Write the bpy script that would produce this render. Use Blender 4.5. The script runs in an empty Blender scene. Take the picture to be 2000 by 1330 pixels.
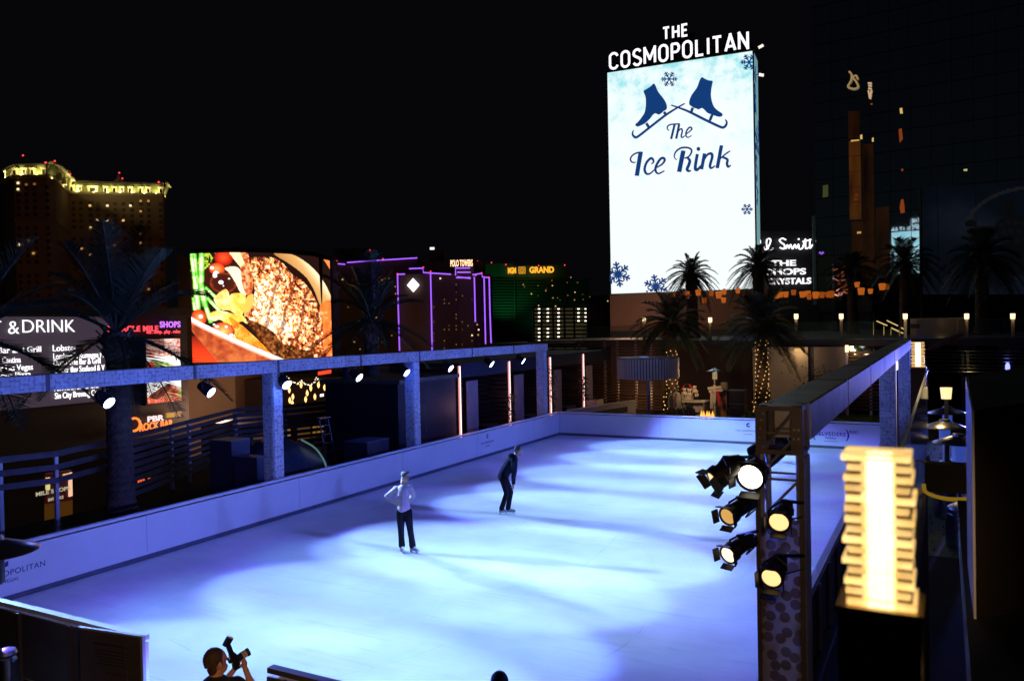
import bpy, bmesh, math, random
import numpy as np
from mathutils import Vector, Matrix, Quaternion
from math import radians as R, sin, cos, pi
random.seed(7)
scene = bpy.context.scene
COL = scene.collection

# ---------------------------------------------------------------- camera
# world frame: X runs across the rink, Y along it (away), Z up; ice surface is z = 0, far left rink corner is the origin
FPX = 1572.77
PITCH, ROLL, PHI = .0162687, .0199012, .4926098
CAM = Vector((15.802, -33.911, 5.0243))
_s = np.array([sin(PHI), cos(PHI), 0]); _t = np.array([cos(PHI), -sin(PHI), 0])
def _axes():
    f = np.array([0, cos(PITCH), -sin(PITCH)]); d = np.array([0, -sin(PITCH), -cos(PITCH)]); x = np.array([1., 0, 0])
    c, s = cos(ROLL), sin(ROLL)
    out = []
    for v in (c*x+s*d, -s*x+c*d, f):
        out.append(Vector((float(v @ _t), float(v @ _s), float(v[2]))))
    return out
AX, AY, AF = _axes()                       # image right, image down, forward
def ray(px, py): return AX*((px-1000)/FPX) + AY*((py-665)/FPX) + AF
def atD(px, py, D): return CAM + ray(px, py)*D
def atX(px, py, X): d = ray(px, py); return CAM + d*((X-CAM.x)/d.x)
def atY(px, py, Y): d = ray(px, py); return CAM + d*((Y-CAM.y)/d.y)
def atZ(px, py, Z): d = ray(px, py); return CAM + d*((Z-CAM.z)/d.z)
RT = Vector((cos(PHI), sin(PHI), 0)); FW = Vector((-sin(PHI), cos(PHI), 0)); UP = Vector((0, 0, 1))

cd = bpy.data.cameras.new('camera'); cam = bpy.data.objects.new('camera', cd); COL.objects.link(cam)
cd.sensor_width = 36; cd.lens = 36*FPX/2000; cd.clip_start = .05; cd.clip_end = 6000
cd.dof.use_dof = True; cd.dof.focus_distance = 18.5; cd.dof.aperture_fstop = 2.9
M = Matrix((AX, -AY, -AF)).transposed().to_4x4(); M.translation = CAM
cam.matrix_world = M; scene.camera = cam

# ---------------------------------------------------------------- sky, moon, exposure
w = bpy.data.worlds.new('World'); scene.world = w; w.use_nodes = True
nt = w.node_tree; bg = nt.nodes['Background']
sky = nt.nodes.new('ShaderNodeTexSky'); sky.sky_type = 'NISHITA'; sky.sun_disc = False
sky.sun_elevation = R(-6); sky.sun_rotation = R(200)
add = nt.nodes.new('ShaderNodeMixRGB'); add.blend_type = 'ADD'; add.inputs[0].default_value = 1
add.inputs[2].default_value = (.022, .020, .030, 1)      # city glow in the night air
nt.links.new(sky.outputs[0], add.inputs[1]); nt.links.new(add.outputs[0], bg.inputs[0])
bg.inputs[1].default_value = .08
sl = bpy.data.lights.new('moon', 'SUN'); sl.energy = .004; sl.angle = R(.5); sl.color = (.8, .88, 1)
so = bpy.data.objects.new('moon', sl); COL.objects.link(so); so.rotation_euler = (R(50), 0, R(160))
vs = scene.view_settings; scene.display_settings.display_device = 'sRGB'
vs.view_transform = 'Standard'; vs.look = 'None'; vs.exposure = 0; vs.gamma = 1; vs.use_curve_mapping = False
scene.cycles.max_bounces = 8; scene.cycles.diffuse_bounces = 4; scene.cycles.transparent_max_bounces = 16
scene.cycles.sample_clamp_indirect = 4
scene.cycles.use_light_tree = True

# ---------------------------------------------------------------- materials
def lin(c):
    return tuple(((v/255)/12.92 if v/255 <= .04045 else ((v/255+.055)/1.055)**2.4) for v in c)
MATS = {}
def pr(name, col, rough=.6, metal=0, var=.12, scale=6, bump=0, trans=0, ior=1.45, alpha=1, spec=.5):
    if name in MATS: return MATS[name]
    m = bpy.data.materials.new(name); m.use_nodes = True; n = m.node_tree.nodes; l = m.node_tree.links
    b = n['Principled BSDF']; b.inputs['Roughness'].default_value = rough; b.inputs['Metallic'].default_value = metal
    b.inputs['Transmission Weight'].default_value = trans; b.inputs['IOR'].default_value = ior
    b.inputs['Alpha'].default_value = alpha; b.inputs['Specular IOR Level'].default_value = spec
    if var:
        tc = n.new('ShaderNodeTexCoord'); nz = n.new('ShaderNodeTexNoise'); nz.inputs['Scale'].default_value = scale
        nz.inputs['Detail'].default_value = 6; nz.inputs['Roughness'].default_value = .65
        rp = n.new('ShaderNodeValToRGB'); rp.color_ramp.elements[0].position = .3; rp.color_ramp.elements[1].position = .7
        rp.color_ramp.elements[0].color = (*[c*(1-var) for c in col], 1); rp.color_ramp.elements[1].color = (*[min(1, c*(1+var)) for c in col], 1)
        l.new(tc.outputs['Object'], nz.inputs['Vector']); l.new(nz.outputs['Fac'], rp.inputs[0]); l.new(rp.outputs[0], b.inputs['Base Color'])
        if bump:
            bp = n.new('ShaderNodeBump'); bp.inputs['Strength'].default_value = bump; bp.inputs['Distance'].default_value = .02
            l.new(nz.outputs['Fac'], bp.inputs['Height']); l.new(bp.outputs[0], b.inputs['Normal'])
    else: b.inputs['Base Color'].default_value = (*col, 1)
    MATS[name] = m; return m
def em(name, col, st=1, sample=False):
    if name in MATS: return MATS[name]
    m = bpy.data.materials.new(name); m.use_nodes = True; n = m.node_tree.nodes
    b = n['Principled BSDF']; b.inputs['Base Color'].default_value = (.02, .02, .02, 1); b.inputs['Roughness'].default_value = .4
    b.inputs['Emission Color'].default_value = (*col, 1); b.inputs['Emission Strength'].default_value = st
    if not sample: m.cycles.emission_sampling = 'NONE'
    MATS[name] = m; return m

# ---------------------------------------------------------------- mesh building
class MB:
    def __init__(s): s.v = []; s.f = []; s.m = []
    def add(s, vs, fs, mi=0):
        o = len(s.v); s.v += [Vector(v) for v in vs]
        for f in fs: s.f.append([o+i for i in f]); s.m.append(mi)
        return s
    def box(s, a, b, mi=0):                      # axis aligned corners
        (x0, y0, z0), (x1, y1, z1) = a, b
        return s.add([(x0,y0,z0),(x1,y0,z0),(x1,y1,z0),(x0,y1,z0),(x0,y0,z1),(x1,y0,z1),(x1,y1,z1),(x0,y1,z1)],
              [(0,3,2,1),(4,5,6,7),(0,1,5,4),(1,2,6,5),(2,3,7,6),(3,0,4,7)], mi)
    def obox(s, c, ex, ey, ez, mi=0):            # centre and three half-extent vectors
        c = Vector(c); P = []
        for sz in (-1, 1):
            for sx, sy in ((-1,-1),(1,-1),(1,1),(-1,1)): P.append(c+ex*sx+ey*sy+ez*sz)
        return s.add(P, [(0,3,2,1),(4,5,6,7),(0,1,5,4),(1,2,6,5),(2,3,7,6),(3,0,4,7)], mi)
    def bar(s, p, q, wd, ht, up=UP, mi=0):
        p, q = Vector(p), Vector(q); d = (q-p); L = d.length; d.normalize()
        x = d.cross(up)
        if x.length < 1e-4: x = d.cross(Vector((1, 0, 0)))
        x.normalize(); y = x.cross(d)
        return s.obox((p+q)/2, x*wd/2, d*L/2, y*ht/2, mi)
    def tube(s, pts, r, n=8, mi=0, caps=True):
        pts = [Vector(p) for p in pts]; rs = r if isinstance(r, (list, tuple)) else [r]*len(pts)
        V = []; F = []; ref = None
        for i, p in enumerate(pts):
            d = (pts[min(i+1, len(pts)-1)]-pts[max(i-1, 0)]).normalized()
            if ref is None:
                ref = d.cross(UP)
                if ref.length < 1e-3: ref = d.cross(Vector((1, 0, 0)))
            ref = (ref - d*ref.dot(d)).normalized(); b = d.cross(ref)
            for k in range(n): a = 2*pi*k/n; V.append(p+(ref*cos(a)+b*sin(a))*rs[i])
        for i in range(len(pts)-1):
            for k in range(n): F.append((i*n+k, i*n+(k+1) % n, (i+1)*n+(k+1) % n, (i+1)*n+k))
        if caps: F.append(tuple(range(n))[::-1]); F.append(tuple((len(pts)-1)*n+k for k in range(n)))
        return s.add(V, F, mi)
    def lathe(s, prof, c=(0,0,0), ax=UP, n=20, mi=0):   # profile of (radius, height)
        c = Vector(c); ax = Vector(ax).normalized(); x = ax.orthogonal().normalized(); y = ax.cross(x); V = []; F = []
        for r, h in prof:
            for k in range(n): a = 2*pi*k/n; V.append(c+ax*h+(x*cos(a)+y*sin(a))*max(r, 1e-4))
        for i in range(len(prof)-1):
            for k in range(n): F.append((i*n+k, i*n+(k+1) % n, (i+1)*n+(k+1) % n, (i+1)*n+k))
        F.append(tuple(range(n))[::-1]); F.append(tuple((len(prof)-1)*n+k for k in range(n)))
        return s.add(V, F, mi)
    def ball(s, c, r, n=10, m=6, mi=0):
        rr = r if isinstance(r, (tuple, list, Vector)) else (r, r, r); V = []; F = []; c = Vector(c)
        for i in range(m+1):
            t = pi*i/m
            for k in range(n): a = 2*pi*k/n; V.append(c+Vector((rr[0]*sin(t)*cos(a), rr[1]*sin(t)*sin(a), rr[2]*cos(t))))
        for i in range(m):
            for k in range(n): F.append((i*n+k, (i+1)*n+k, (i+1)*n+(k+1) % n, i*n+(k+1) % n))
        return s.add(V, F, mi)
    def poly(s, pts, off, mi=0):                 # extruded polygon: pts in order, off = thickness vector (back)
        pts = [Vector(p) for p in pts]; n = len(pts); off = Vector(off)
        return s.add(pts+[p+off for p in pts], [tuple(range(n)), tuple(range(2*n-1, n-1, -1))]+[(i, n+i, n+(i+1) % n, (i+1) % n) for i in range(n)], mi)
    def quad(s, a, b, c, d, mi=0): return s.add([a, b, c, d], [(0, 1, 2, 3)], mi)
    def ribbon(s, pts, wid, nrm, off, mi=0):     # brush stroke in a plane with normal nrm
        pts = [Vector(p) for p in pts]; n = len(pts); ws = wid if isinstance(wid, (list, tuple)) else [wid]*n; A = []; B = []
        for i, p in enumerate(pts):
            d = (pts[min(i+1, n-1)]-pts[max(i-1, 0)]).normalized(); x = d.cross(nrm).normalized()
            A.append(p+x*ws[i]/2); B.append(p-x*ws[i]/2)
        for i in range(n-1): s.poly([A[i], A[i+1], B[i+1], B[i]], off, mi)
        return s
ORI = {}
def link(o, parent=None):
    COL.objects.link(o)
    if parent: o.parent = parent
    return o
def setp(o, label=None, cat=None, group=None, kind=None):
    if label: o['label'] = label
    if cat: o['category'] = cat
    if group: o['group'] = group
    if kind: o['kind'] = kind
    return o
def thing(name, label, cat, loc=(0,0,0), group=None):
    o = bpy.data.objects.new(name, None); o.empty_display_size = .2; link(o); o.location = loc; ORI[o.name] = Vector(loc)
    return setp(o, label, cat, group)
def build(name, mb, mat, parent=None, smooth=False, loc=None, label=None):
    """one mesh object from world-space geometry; a child keeps its root's origin"""
    org = ORI[parent.name] if parent else Vector(loc or (0, 0, 0))
    me = bpy.data.meshes.new(name); me.from_pydata([tuple(v-org) for v in mb.v], [], mb.f)
    for mm in (mat if isinstance(mat, (list, tuple)) else [mat]): me.materials.append(mm)
    for p, i in zip(me.polygons, mb.m): p.material_index = i; p.use_smooth = smooth
    bm = bmesh.new(); bm.from_mesh(me); bmesh.ops.recalc_face_normals(bm, faces=bm.faces); bm.to_mesh(me); bm.free()
    if smooth: me.set_sharp_from_angle(angle=R(40))
    o = bpy.data.objects.new(name, me); link(o, parent); ORI[o.name] = org
    if not parent: o.location = org
    if label: o['label'] = label
    return o
def solo(name, mb, mat, label, cat, loc=(0,0,0), group=None, smooth=False):
    return setp(build(name, mb, mat, None, smooth, loc), label, cat, group)
def struct(name, mb, mat, kind='structure', smooth=False):
    return setp(build(name, mb, mat, None, smooth), kind=kind)
def dup(root, loc, label=None, rotz=None, scale=None):
    def cp(o, par):
        c = o.copy(); link(c, par); ORI[c.name] = ORI.get(o.name, Vector())
        for ch in o.children: cp(ch, c)
        return c
    r = cp(root, None); r.location = loc
    if rotz is not None: r.rotation_euler = (0, 0, rotz)
    if scale is not None: r.scale = (scale,)*3
    if label: r['label'] = label
    return r
def light(name, kind, loc, power, col=(1,1,1), parent=None, aim=None, size=.1, spot=None, blend=.2, shape=None):
    ld = bpy.data.lights.new(name, kind); ld.energy = power; ld.color = col
    if kind == 'SPOT': ld.spot_size = spot; ld.spot_blend = blend; ld.shadow_soft_size = size
    elif kind == 'POINT': ld.shadow_soft_size = size
    elif kind == 'AREA':
        ld.shape = 'RECTANGLE'; ld.size = size; ld.size_y = shape or size
    o = bpy.data.objects.new(name, ld); link(o, parent)
    o.location = Vector(loc)-(ORI[parent.name] if parent else Vector())
    if aim is not None: o.rotation_euler = (Vector(aim)-Vector(loc)).to_track_quat('-Z', 'Y').to_euler()
    return o
_dg = None
def text_mb(body, org, u, v, height, bold=0, width=None, depth=.02, align='LEFT', shear=0, space=1, back=False):
    """lettering as solid mesh: u = reading direction, v = up, height = cap height"""
    cu = bpy.data.curves.new('t', 'FONT'); cu.body = body; cu.size = 1; cu.offset = bold; cu.shear = shear; cu.space_character = space; cu.resolution_u = 4
    o = bpy.data.objects.new('t', cu); COL.objects.link(o)
    me = bpy.data.meshes.new_from_object(o.evaluated_get(bpy.context.evaluated_depsgraph_get()))
    P = [vv.co.copy() for vv in me.vertices]; F = [list(p.vertices) for p in me.polygons]
    bpy.data.objects.remove(o); bpy.data.curves.remove(cu); bpy.data.meshes.remove(me)
    mb = MB()
    if not P: return mb
    x0 = min(p.x for p in P); x1 = max(p.x for p in P); k = height/.73
    kx = k if width is None else width/(x1-x0)
    sh = {'LEFT': x0, 'RIGHT': x1, 'CENTER': (x0+x1)/2}[align]
    u = Vector(u).normalized(); v = Vector(v).normalized(); nrm = u.cross(v).normalized(); org = Vector(org)
    W = [org+u*((p.x-sh)*kx)+v*(p.y*k) for p in P]; n = len(W)
    # solidify: front faces plus walls on boundary edges
    cnt = {}
    for f in F:
        for a, b in zip(f, f[1:]+f[:1]): cnt[(a, b)] = 1
    mb.v = [p+nrm*depth for p in W]+W
    for f in F: mb.f.append(f); mb.m.append(0)
    for f in F: mb.f.append([n+i for i in f[::-1]]); mb.m.append(1 if back else 0)
    for (a, b) in cnt:
        if (b, a) not in cnt: mb.f.append([a, n+a, n+b, b]); mb.m.append(1 if back else 0)
    return mb
def catmull(pts, k=6, closed=False):
    pts = [Vector(p) for p in pts]; n = len(pts); out = []
    rng = range(n if closed else n-1)
    for i in rng:
        g = (lambda j: pts[j % n]) if closed else (lambda j: pts[max(0, min(n-1, j))])
        p0, p1, p2, p3 = g(i-1), g(i), g(i+1), g(i+2)
        for t in range(k):
            t /= k
            out.append(.5*((2*p1)+(p2-p0)*t+(2*p0-5*p1+4*p2-p3)*t*t+(3*p1-p0-3*p2+p3)*t**3))
    if not closed: out.append(pts[-1])
    return out
# common materials
BLACK = pr('black_metal', (.012, .012, .014), .45, .3)
STEEL = pr('brushed_steel', (.55, .55, .57), .3, 1, .05)
# ================================================================ GROUND, DECK, ICE
m = pr('asphalt', (.035, .033, .032), .8, 0, .3, .2)
struct('street_ground', MB().box((-1500, -300, -14.5), (1200, 3000, -14)), m)
DECKM = pr('deck_tiles', (.016, .016, .018), .8, 0, .25, 2, spec=.08)
db = MB()
db.poly([(-6.2,-46,-.06), (30,-46,-.06), (30,22,-.06), (-11,22,-.06), (-11,-12.5,-.06), (-6.2,-18.5,-.06)], (0, 0, -.6))
struct('rink_deck', db, DECKM)

def ice_mat():
    m = bpy.data.materials.new('rink_ice'); m.use_nodes = True; n = m.node_tree.nodes; l = m.node_tree.links; b = n['Principled BSDF']
    tc = n.new('ShaderNodeTexCoord')
    n1 = n.new('ShaderNodeTexNoise'); n1.inputs['Scale'].default_value = .7; n1.inputs['Detail'].default_value = 8
    r1 = n.new('ShaderNodeValToRGB'); r1.color_ramp.elements[0].color = (.68, .70, .73, 1); r1.color_ramp.elements[1].color = (.82, .83, .85, 1)
    r1.color_ramp.elements[0].position = .35; r1.color_ramp.elements[1].position = .65
    l.new(tc.outputs['Object'], n1.inputs['Vector']); l.new(n1.outputs['Fac'], r1.inputs[0])
    prev = r1.outputs[0]
    for ang, sc, amt in ((25, 1.2, .08), (70, .9, .08), (-40, 1.5, .07), (5, .5, .07)):   # skate scratches
        mp = n.new('ShaderNodeMapping'); mp.inputs['Rotation'].default_value = (0, 0, R(ang)); mp.inputs['Scale'].default_value = (.45*sc, 6*sc, 1)
        nd = n.new('ShaderNodeTexNoise'); nd.inputs['Scale'].default_value = 1; nd.inputs['Detail'].default_value = 3; nd.inputs['Distortion'].default_value = 1.4
        rr = n.new('ShaderNodeValToRGB'); rr.color_ramp.elements[0].position = .60; rr.color_ramp.elements[1].position = .72
        rr.color_ramp.elements[0].color = (1, 1, 1, 1); rr.color_ramp.elements[1].color = (1-amt, 1-amt, 1-amt, 1)
        mx = n.new('ShaderNodeMixRGB'); mx.blend_type = 'MULTIPLY'; mx.inputs[0].default_value = 1
        l.new(tc.outputs['Object'], mp.inputs[0]); l.new(mp.outputs[0], nd.inputs['Vector']); l.new(nd.outputs['Fac'], rr.inputs[0])
        l.new(prev, mx.inputs[1]); l.new(rr.outputs[0], mx.inputs[2]); prev = mx.outputs[0]
    l.new(prev, b.inputs['Base Color']); b.inputs['Roughness'].default_value = .42; b.inputs['Specular IOR Level'].default_value = .35
    n2 = n.new('ShaderNodeTexNoise'); n2.inputs['Scale'].default_value = 14; n2.inputs['Detail'].default_value = 8
    bp = n.new('ShaderNodeBump'); bp.inputs['Strength'].default_value = .25; bp.inputs['Distance'].default_value = .01
    l.new(tc.outputs['Object'], n2.inputs['Vector']); l.new(n2.outputs['Fac'], bp.inputs['Height']); l.new(bp.outputs[0], b.inputs['Normal'])
    return m
ICEM = ice_mat()
struct('ice_sheet', MB().box((0, -26.9, -.058), (13.95, 0, 0)), ICEM)
rnd = random.Random(33); sm = MB(); sm2 = MB()
for k in range(90):
    x, y, a, L_, cv_ = rnd.uniform(.6, 13.3), rnd.uniform(-26, -.6), rnd.gauss(1.2, .7), rnd.uniform(.6, 4.5), rnd.uniform(-.35, .35); pts = []
    for i in range(15):
        pts.append(Vector((x, y, .0022+.00001*k))); x += cos(a)*L_/14; y += sin(a)*L_/14; a += cv_/7
    if all(.1 < p.x < 13.85 and -26.8 < p.y < -.1 for p in pts):
        wv = rnd.choice((.006, .008, .010, .014)); q = (sm if k % 3 else sm2)
        for i in range(14):
            d = (pts[i+1]-pts[i]).normalized().cross(UP)*wv/2; q.quad(pts[i]+d, pts[i+1]+d, pts[i+1]-d, pts[i]-d)
for off in (0, .12):
    pts = [Vector((1.5+off+.9*i/19+1.6*(i/19)**2, -16.2+8.5*i/19, .0018)) for i in range(20)]
    for i in range(19):
        d = Vector((.022, 0, 0)); sm.quad(pts[i]-d, pts[i]+d, pts[i+1]+d, pts[i+1]-d)
struct('skate_marks', sm, pr('ice_groove', (.62, .64, .69), .5, 0, .3, 2)); struct('skate_marks', sm2, pr('ice_shavings', (.88, .89, .92), .8, 0, .1, 4))

def grass(name, x0, x1, y0, y1, z, nb, h=.07):
    g = MB(); g.quad((x0,y0,z), (x1,y0,z), (x1,y1,z), (x0,y1,z))
    rnd = random.Random(3)
    for i in range(nb):
        x, y = rnd.uniform(x0, x1), rnd.uniform(y0, y1); a = rnd.uniform(0, pi); hh = h*rnd.uniform(.5, 1.3); d = Vector((cos(a), sin(a), 0))*.02
        p = Vector((x, y, z)); t = p+Vector((rnd.uniform(-.03, .03), rnd.uniform(-.03, .03), hh)); g.add([p-d, p+d, t], [(0, 1, 2)])
    struct(name, g, pr('turf_blades', (.035, .10, .02), .7, 0, .4, 3), 'stuff')
grass('lawn', 1.5, 13.5, 5.2, 13.5, -.055, 5000)
grass('lawn', 15.2, 30, -14.5, 4, -.055, 4000)

# ================================================================ RINK BARRIERS
HB = 1.07
def board_mat():
    m = pr('barrier_white', (.82, .82, .84), .38, 0, .05, .9); return m
WHITE = board_mat(); BASESHADE = pr('base_shade', (.10, .11, .15), .5, 0, .2, 4); RAILW = pr('barrier_cap', (.80, .80, .84), .3, 0, .04, 3)
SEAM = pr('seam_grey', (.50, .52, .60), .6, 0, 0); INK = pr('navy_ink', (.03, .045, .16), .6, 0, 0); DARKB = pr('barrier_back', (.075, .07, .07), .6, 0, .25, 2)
def barrier(name, label, p, q, inside, seams=4.85, thick=.08, capm=None):
    p, q = Vector((*p, 0)), Vector((*q, 0)); d = (q-p).normalized(); L = (q-p).length; n = Vector((*inside, 0))
    t = thing(name, label, 'barrier', (p+q)/2, 'boards round the ice rink')
    o = -n*thick/2
    b = MB(); b.bar(p+o+UP*.50, q+o+UP*.50, thick, HB-.13); build('board_panel', b, WHITE, t)
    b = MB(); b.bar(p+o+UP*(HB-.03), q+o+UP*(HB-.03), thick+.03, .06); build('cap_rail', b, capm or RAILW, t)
    b = MB(); b.bar(p+n*.006+UP*.055, q+n*.006+UP*.055, .012, .09); build('base_shade', b, BASESHADE, t)  # dark strip painting in the shade along the foot of the boards
    b = MB(); b.bar(p-n*(thick+.012)+UP*.5, q-n*(thick+.012)+UP*.5, .02, HB-.14)
    k = .3
    while k < L: b.bar(p+d*k-n*(thick+.05)+UP*-.055, p+d*k-n*(thick+.05)+UP*(HB-.08), .05, .05, up=d); k += 1.2
    build('backing_frame', b, DARKB, t)
    b = MB(); k = seams
    while k < L-.3: b.bar(p+d*k+n*.0025+UP*.16, p+d*k+n*.0025+UP*(HB-.07), .005, .012, up=d); k += seams
    if b.v: build('seam', b, SEAM, t)
    return t
bl = barrier('rink_barrier', 'long white rink barrier running in front of the slatted fence', (0, -26.82), (0, 0), (1, 0))
bb = barrier('rink_barrier', 'short white barrier across the far end of the ice', (0, 0.002), (13.95, 0.002), (0, -1))
br = barrier('rink_barrier', 'rink barrier seen from its dark outer side below the overhead beam', (13.95, -.1), (13.95, -26.9), (-1, 0))
bn = barrier('rink_barrier', 'near rink barrier with dark back and lit top edge, behind the notice board', (-.08, -26.9), (6.5, -26.9), (0, 1))
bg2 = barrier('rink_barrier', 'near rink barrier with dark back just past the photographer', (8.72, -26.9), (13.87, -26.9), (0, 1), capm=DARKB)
def logo(t, org, u, big, nrm):
    def at(du, dv): return Vector(org)+Vector(u)*du+UP*dv+Vector(nrm)*.003
    mb = text_mb('c', at(0, .30), u, UP, .27*big, .045, depth=.004, align='CENTER')
    for b in (text_mb('THE COSMOPOLITAN', at(0, .10), u, UP, .085*big, 0, depth=.004, align='CENTER', space=1.1), text_mb('OF LAS VEGAS', at(0, -.03), u, UP, .05*big, 0, depth=.004, align='CENTER')):
        mb.add(b.v, b.f)
    build('logo', mb, INK, t)
P = atX(952, 862, 0); logo(bl, (0, P.y, .42), (0, 1, 0), .8, (1, 0, 0))
P = atX(20, 1112, 0); logo(bl, (0, P.y-.15, .38), (0, 1, 0), 1.35, (1, 0, 0))
P = atY(1461, 840, 0); logo(bb, (P.x, 0.002, .42), (1, 0, 0), .85, (0, -1, 0))
P = atY(1622, 848, 0); mb = MB()
for s, du, dv, h in (('BELVEDERE', 0, .5, .15), ('VODKA', 0, .36, .08), ('(', -.62, .42, .36), (')', .62, .42, .36), ('RED', .86, .62, .12)):
    b = text_mb(s, (P.x+du, 0, dv), (1, 0, 0), UP, h, .01, depth=.004, align='CENTER', space=1.15); mb.add(b.v, b.f)
mb.box((P.x-.25, -.004, .27), (P.x+.25, 0, .285)); build('logo', mb, INK, bb)

# ================================================================ OVERHEAD TRUSSES
def clad(name, disc, gap, scale, th=.40, glow=False, feat='F1', rnd_=.72):
    m = bpy.data.materials.new(name); m.use_nodes = True; n = m.node_tree.nodes; l = m.node_tree.links; b = n['Principled BSDF']
    tc = n.new('ShaderNodeTexCoord'); v = n.new('ShaderNodeTexVoronoi'); v.inputs['Scale'].default_value = scale; v.inputs['Randomness'].default_value = rnd_; v.feature = feat
    r = n.new('ShaderNodeValToRGB'); r.color_ramp.elements[0].position = th; r.color_ramp.elements[1].position = th+.05
    r.color_ramp.elements[0].color = (*disc, 1); r.color_ramp.elements[1].color = (*gap, 1)
    nz = n.new('ShaderNodeTexNoise'); nz.inputs['Scale'].default_value = 3; nz.inputs['Detail'].default_value = 5
    r2 = n.new('ShaderNodeValToRGB'); r2.color_ramp.elements[0].color = (.7, .7, .7, 1); r2.color_ramp.elements[0].position = .3; r2.color_ramp.elements[1].position = .7
    mx = n.new('ShaderNodeMixRGB'); mx.blend_type = 'MULTIPLY'; mx.inputs[0].default_value = 1
    sx_ = n.new('ShaderNodeSeparateXYZ'); ad_ = n.new('ShaderNodeMath'); cb_ = n.new('ShaderNodeCombineXYZ'); v.voronoi_dimensions = '2D'; l.new(tc.outputs['Object'], sx_.inputs[0]); l.new(sx_.outputs['X'], ad_.inputs[0]); l.new(sx_.outputs['Y'], ad_.inputs[1]); l.new(ad_.outputs[0], cb_.inputs[0]); l.new(sx_.outputs['Z'], cb_.inputs[1])
    l.new(cb_.outputs[0], v.inputs['Vector']); l.new(v.outputs['Distance'], r.inputs[0]); l.new(tc.outputs['Object'], nz.inputs['Vector'])
    l.new(nz.outputs['Fac'], r2.inputs[0]); l.new(r.outputs[0], mx.inputs[1]); l.new(r2.outputs[0], mx.inputs[2]); l.new(mx.outputs[0], b.inputs['Base Color'])
    bp = n.new('ShaderNodeBump'); bp.inputs['Strength'].default_value = .5; bp.inputs['Distance'].default_value = .01
    l.new(r.outputs[0], bp.inputs['Height']); l.new(bp.outputs[0], b.inputs['Normal']); b.inputs['Roughness'].default_value = .5
    if glow:      # thin sheet that lets the ice light through between the painted discs
        tr = n.new('ShaderNodeBsdfTranslucent'); tr.inputs[0].default_value = (.55, .55, .62, 1); ms = n.new('ShaderNodeMixShader'); sp = n.new('ShaderNodeSeparateColor'); l.new(r.outputs[0], sp.inputs[0])
        l.new(sp.outputs[0], ms.inputs[0]); l.new(b.outputs[0], ms.inputs[1]); l.new(tr.outputs[0], ms.inputs[2]); l.new(ms.outputs[0], n['Material Output'].inputs[0])
    return m
CLAD = clad('white_disc_cladding', (.82, .82, .84), (.46, .46, .52), 11.0, .50, False, 'F1', .6)
CLADF = clad('brown_disc_cladding', (.15, .12, .12), (.55, .55, .62), 9.0, .40, True, 'F1', .6)
PLAIN = pr('truss_panel', (.46, .47, .49), .55, .1, .25, 2.5); JOINT = pr('joint_plate', (.10, .10, .12), .5, .4, .2, 5)
ALU = pr('truss_aluminium', (.34, .33, .33), .45, .5, .2, 6)
Z0, Z1 = 3.92, 4.245
def truss(label, x0, x1, y0, y1, posts, joints, inner, near_block=False):
    t = thing('light_truss', label, 'truss', ((x0+x1)/2, (y0+y1)/2, 0))
    xin = x1 if inner > 0 else x0; xout = x0 if inner > 0 else x1
    b = MB(); b.box((x0+.015, y0, Z0+.012), (x1-.015, y1, Z1-.012)); build('beam', b, PLAIN, t)
    ys = [y0]+list(joints)+[y1]
    b = MB()
    for a, c in zip(ys[:-1], ys[1:]):
        b.box((xin-.013, a+.05, Z0), (xin+.013, c-.05, Z1)); b.box((xout-.013, a+.05, Z0), (xout+.013, c-.05, Z1), 1)
        b.box((x0+.02, a+.05, Z1-.011), (x1-.02, c-.05, Z1+.008), 1)
    build('cladding', b, [CLAD, PLAIN], t)
    for j in joints:
        b = MB(); b.box((x0-.006, j-.045, Z0-.006), (x1+.006, j+.045, Z1+.012)); build('joint_plate', b, JOINT, t)
    for p in posts:
        b = MB(); w = (x1-x0); b.box((x0+.01, p-w/2, -.06), (x1-.01, p+w/2, Z0-.006)); o = build('post', b, PLAIN, t)
        b = MB(); b.box((xin-.012, p-w/2+.03, .3), (xin+.012, p+w/2-.03, Z0-.03))
        b.box((x0+.03, p-w/2-.012, .3), (x1-.03, p-w/2+.012, Z0-.03)); build('cladding', b, CLAD, o)
        b = MB(); b.box((x0-.15, p-w/2-.15, -.058), (x1+.15, p+w/2+.15, -.03)); build('base_plate', b, JOINT, o)
    return t
truss('pale blue lit truss with disc pattern above the barrier by the fence', -.68, -.3, -30, -.4, (-28.2, -17.55, -10.95, -.75), (-27.3, -23.95, -20.3, -17.5, -13.95, -10.75, -7.2, -3.8), 1)
RX0, RX1 = 14.28, 14.68
rt = truss('grey truss receding from the lamp-hung post on the outer side of the rink', RX0, RX1, -26.0, .2, (-10.3, -.4), (-22.6, -18.9, -15.2, -11.5, -7.8, -4.1), -1)
# near post of the right truss: open corner block above, disc-patterned cladding below
NP = thing('truss_post', 'nearest truss post with disc-patterned panels, hung with six stage lamps', 'post', (14.48, -26.2, 0))
b = MB(); w = .40; cx, cy = 14.48, -26.2
for sx in (-1, 1):
    for sy in (-1, 1):
        x, y = cx+sx*(w/2-.035), cy+sy*(w/2-.035); b.tube([(x, y, 0), (x, y, 3.85)], .028, 8)
zz = .3; k = 0
while zz < 3.7:
    for sy in (-1, 1):
        y = cy+sy*(w/2-.035); b.tube([(cx-w/2+.035, y, zz), (cx+w/2-.035, y, zz+.36)], .012, 6); b.tube([(cx-w/2+.035, y, zz+.36), (cx+w/2-.035, y, zz+.36)], .012, 6)
    for sx in (-1, 1):
        x = cx+sx*(w/2-.035); b.tube([(x, cy-w/2+.035, zz+.36), (x, cy+w/2-.035, zz)], .012, 6)
    zz += .42
build('chord_frame', b, ALU, NP)
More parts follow.
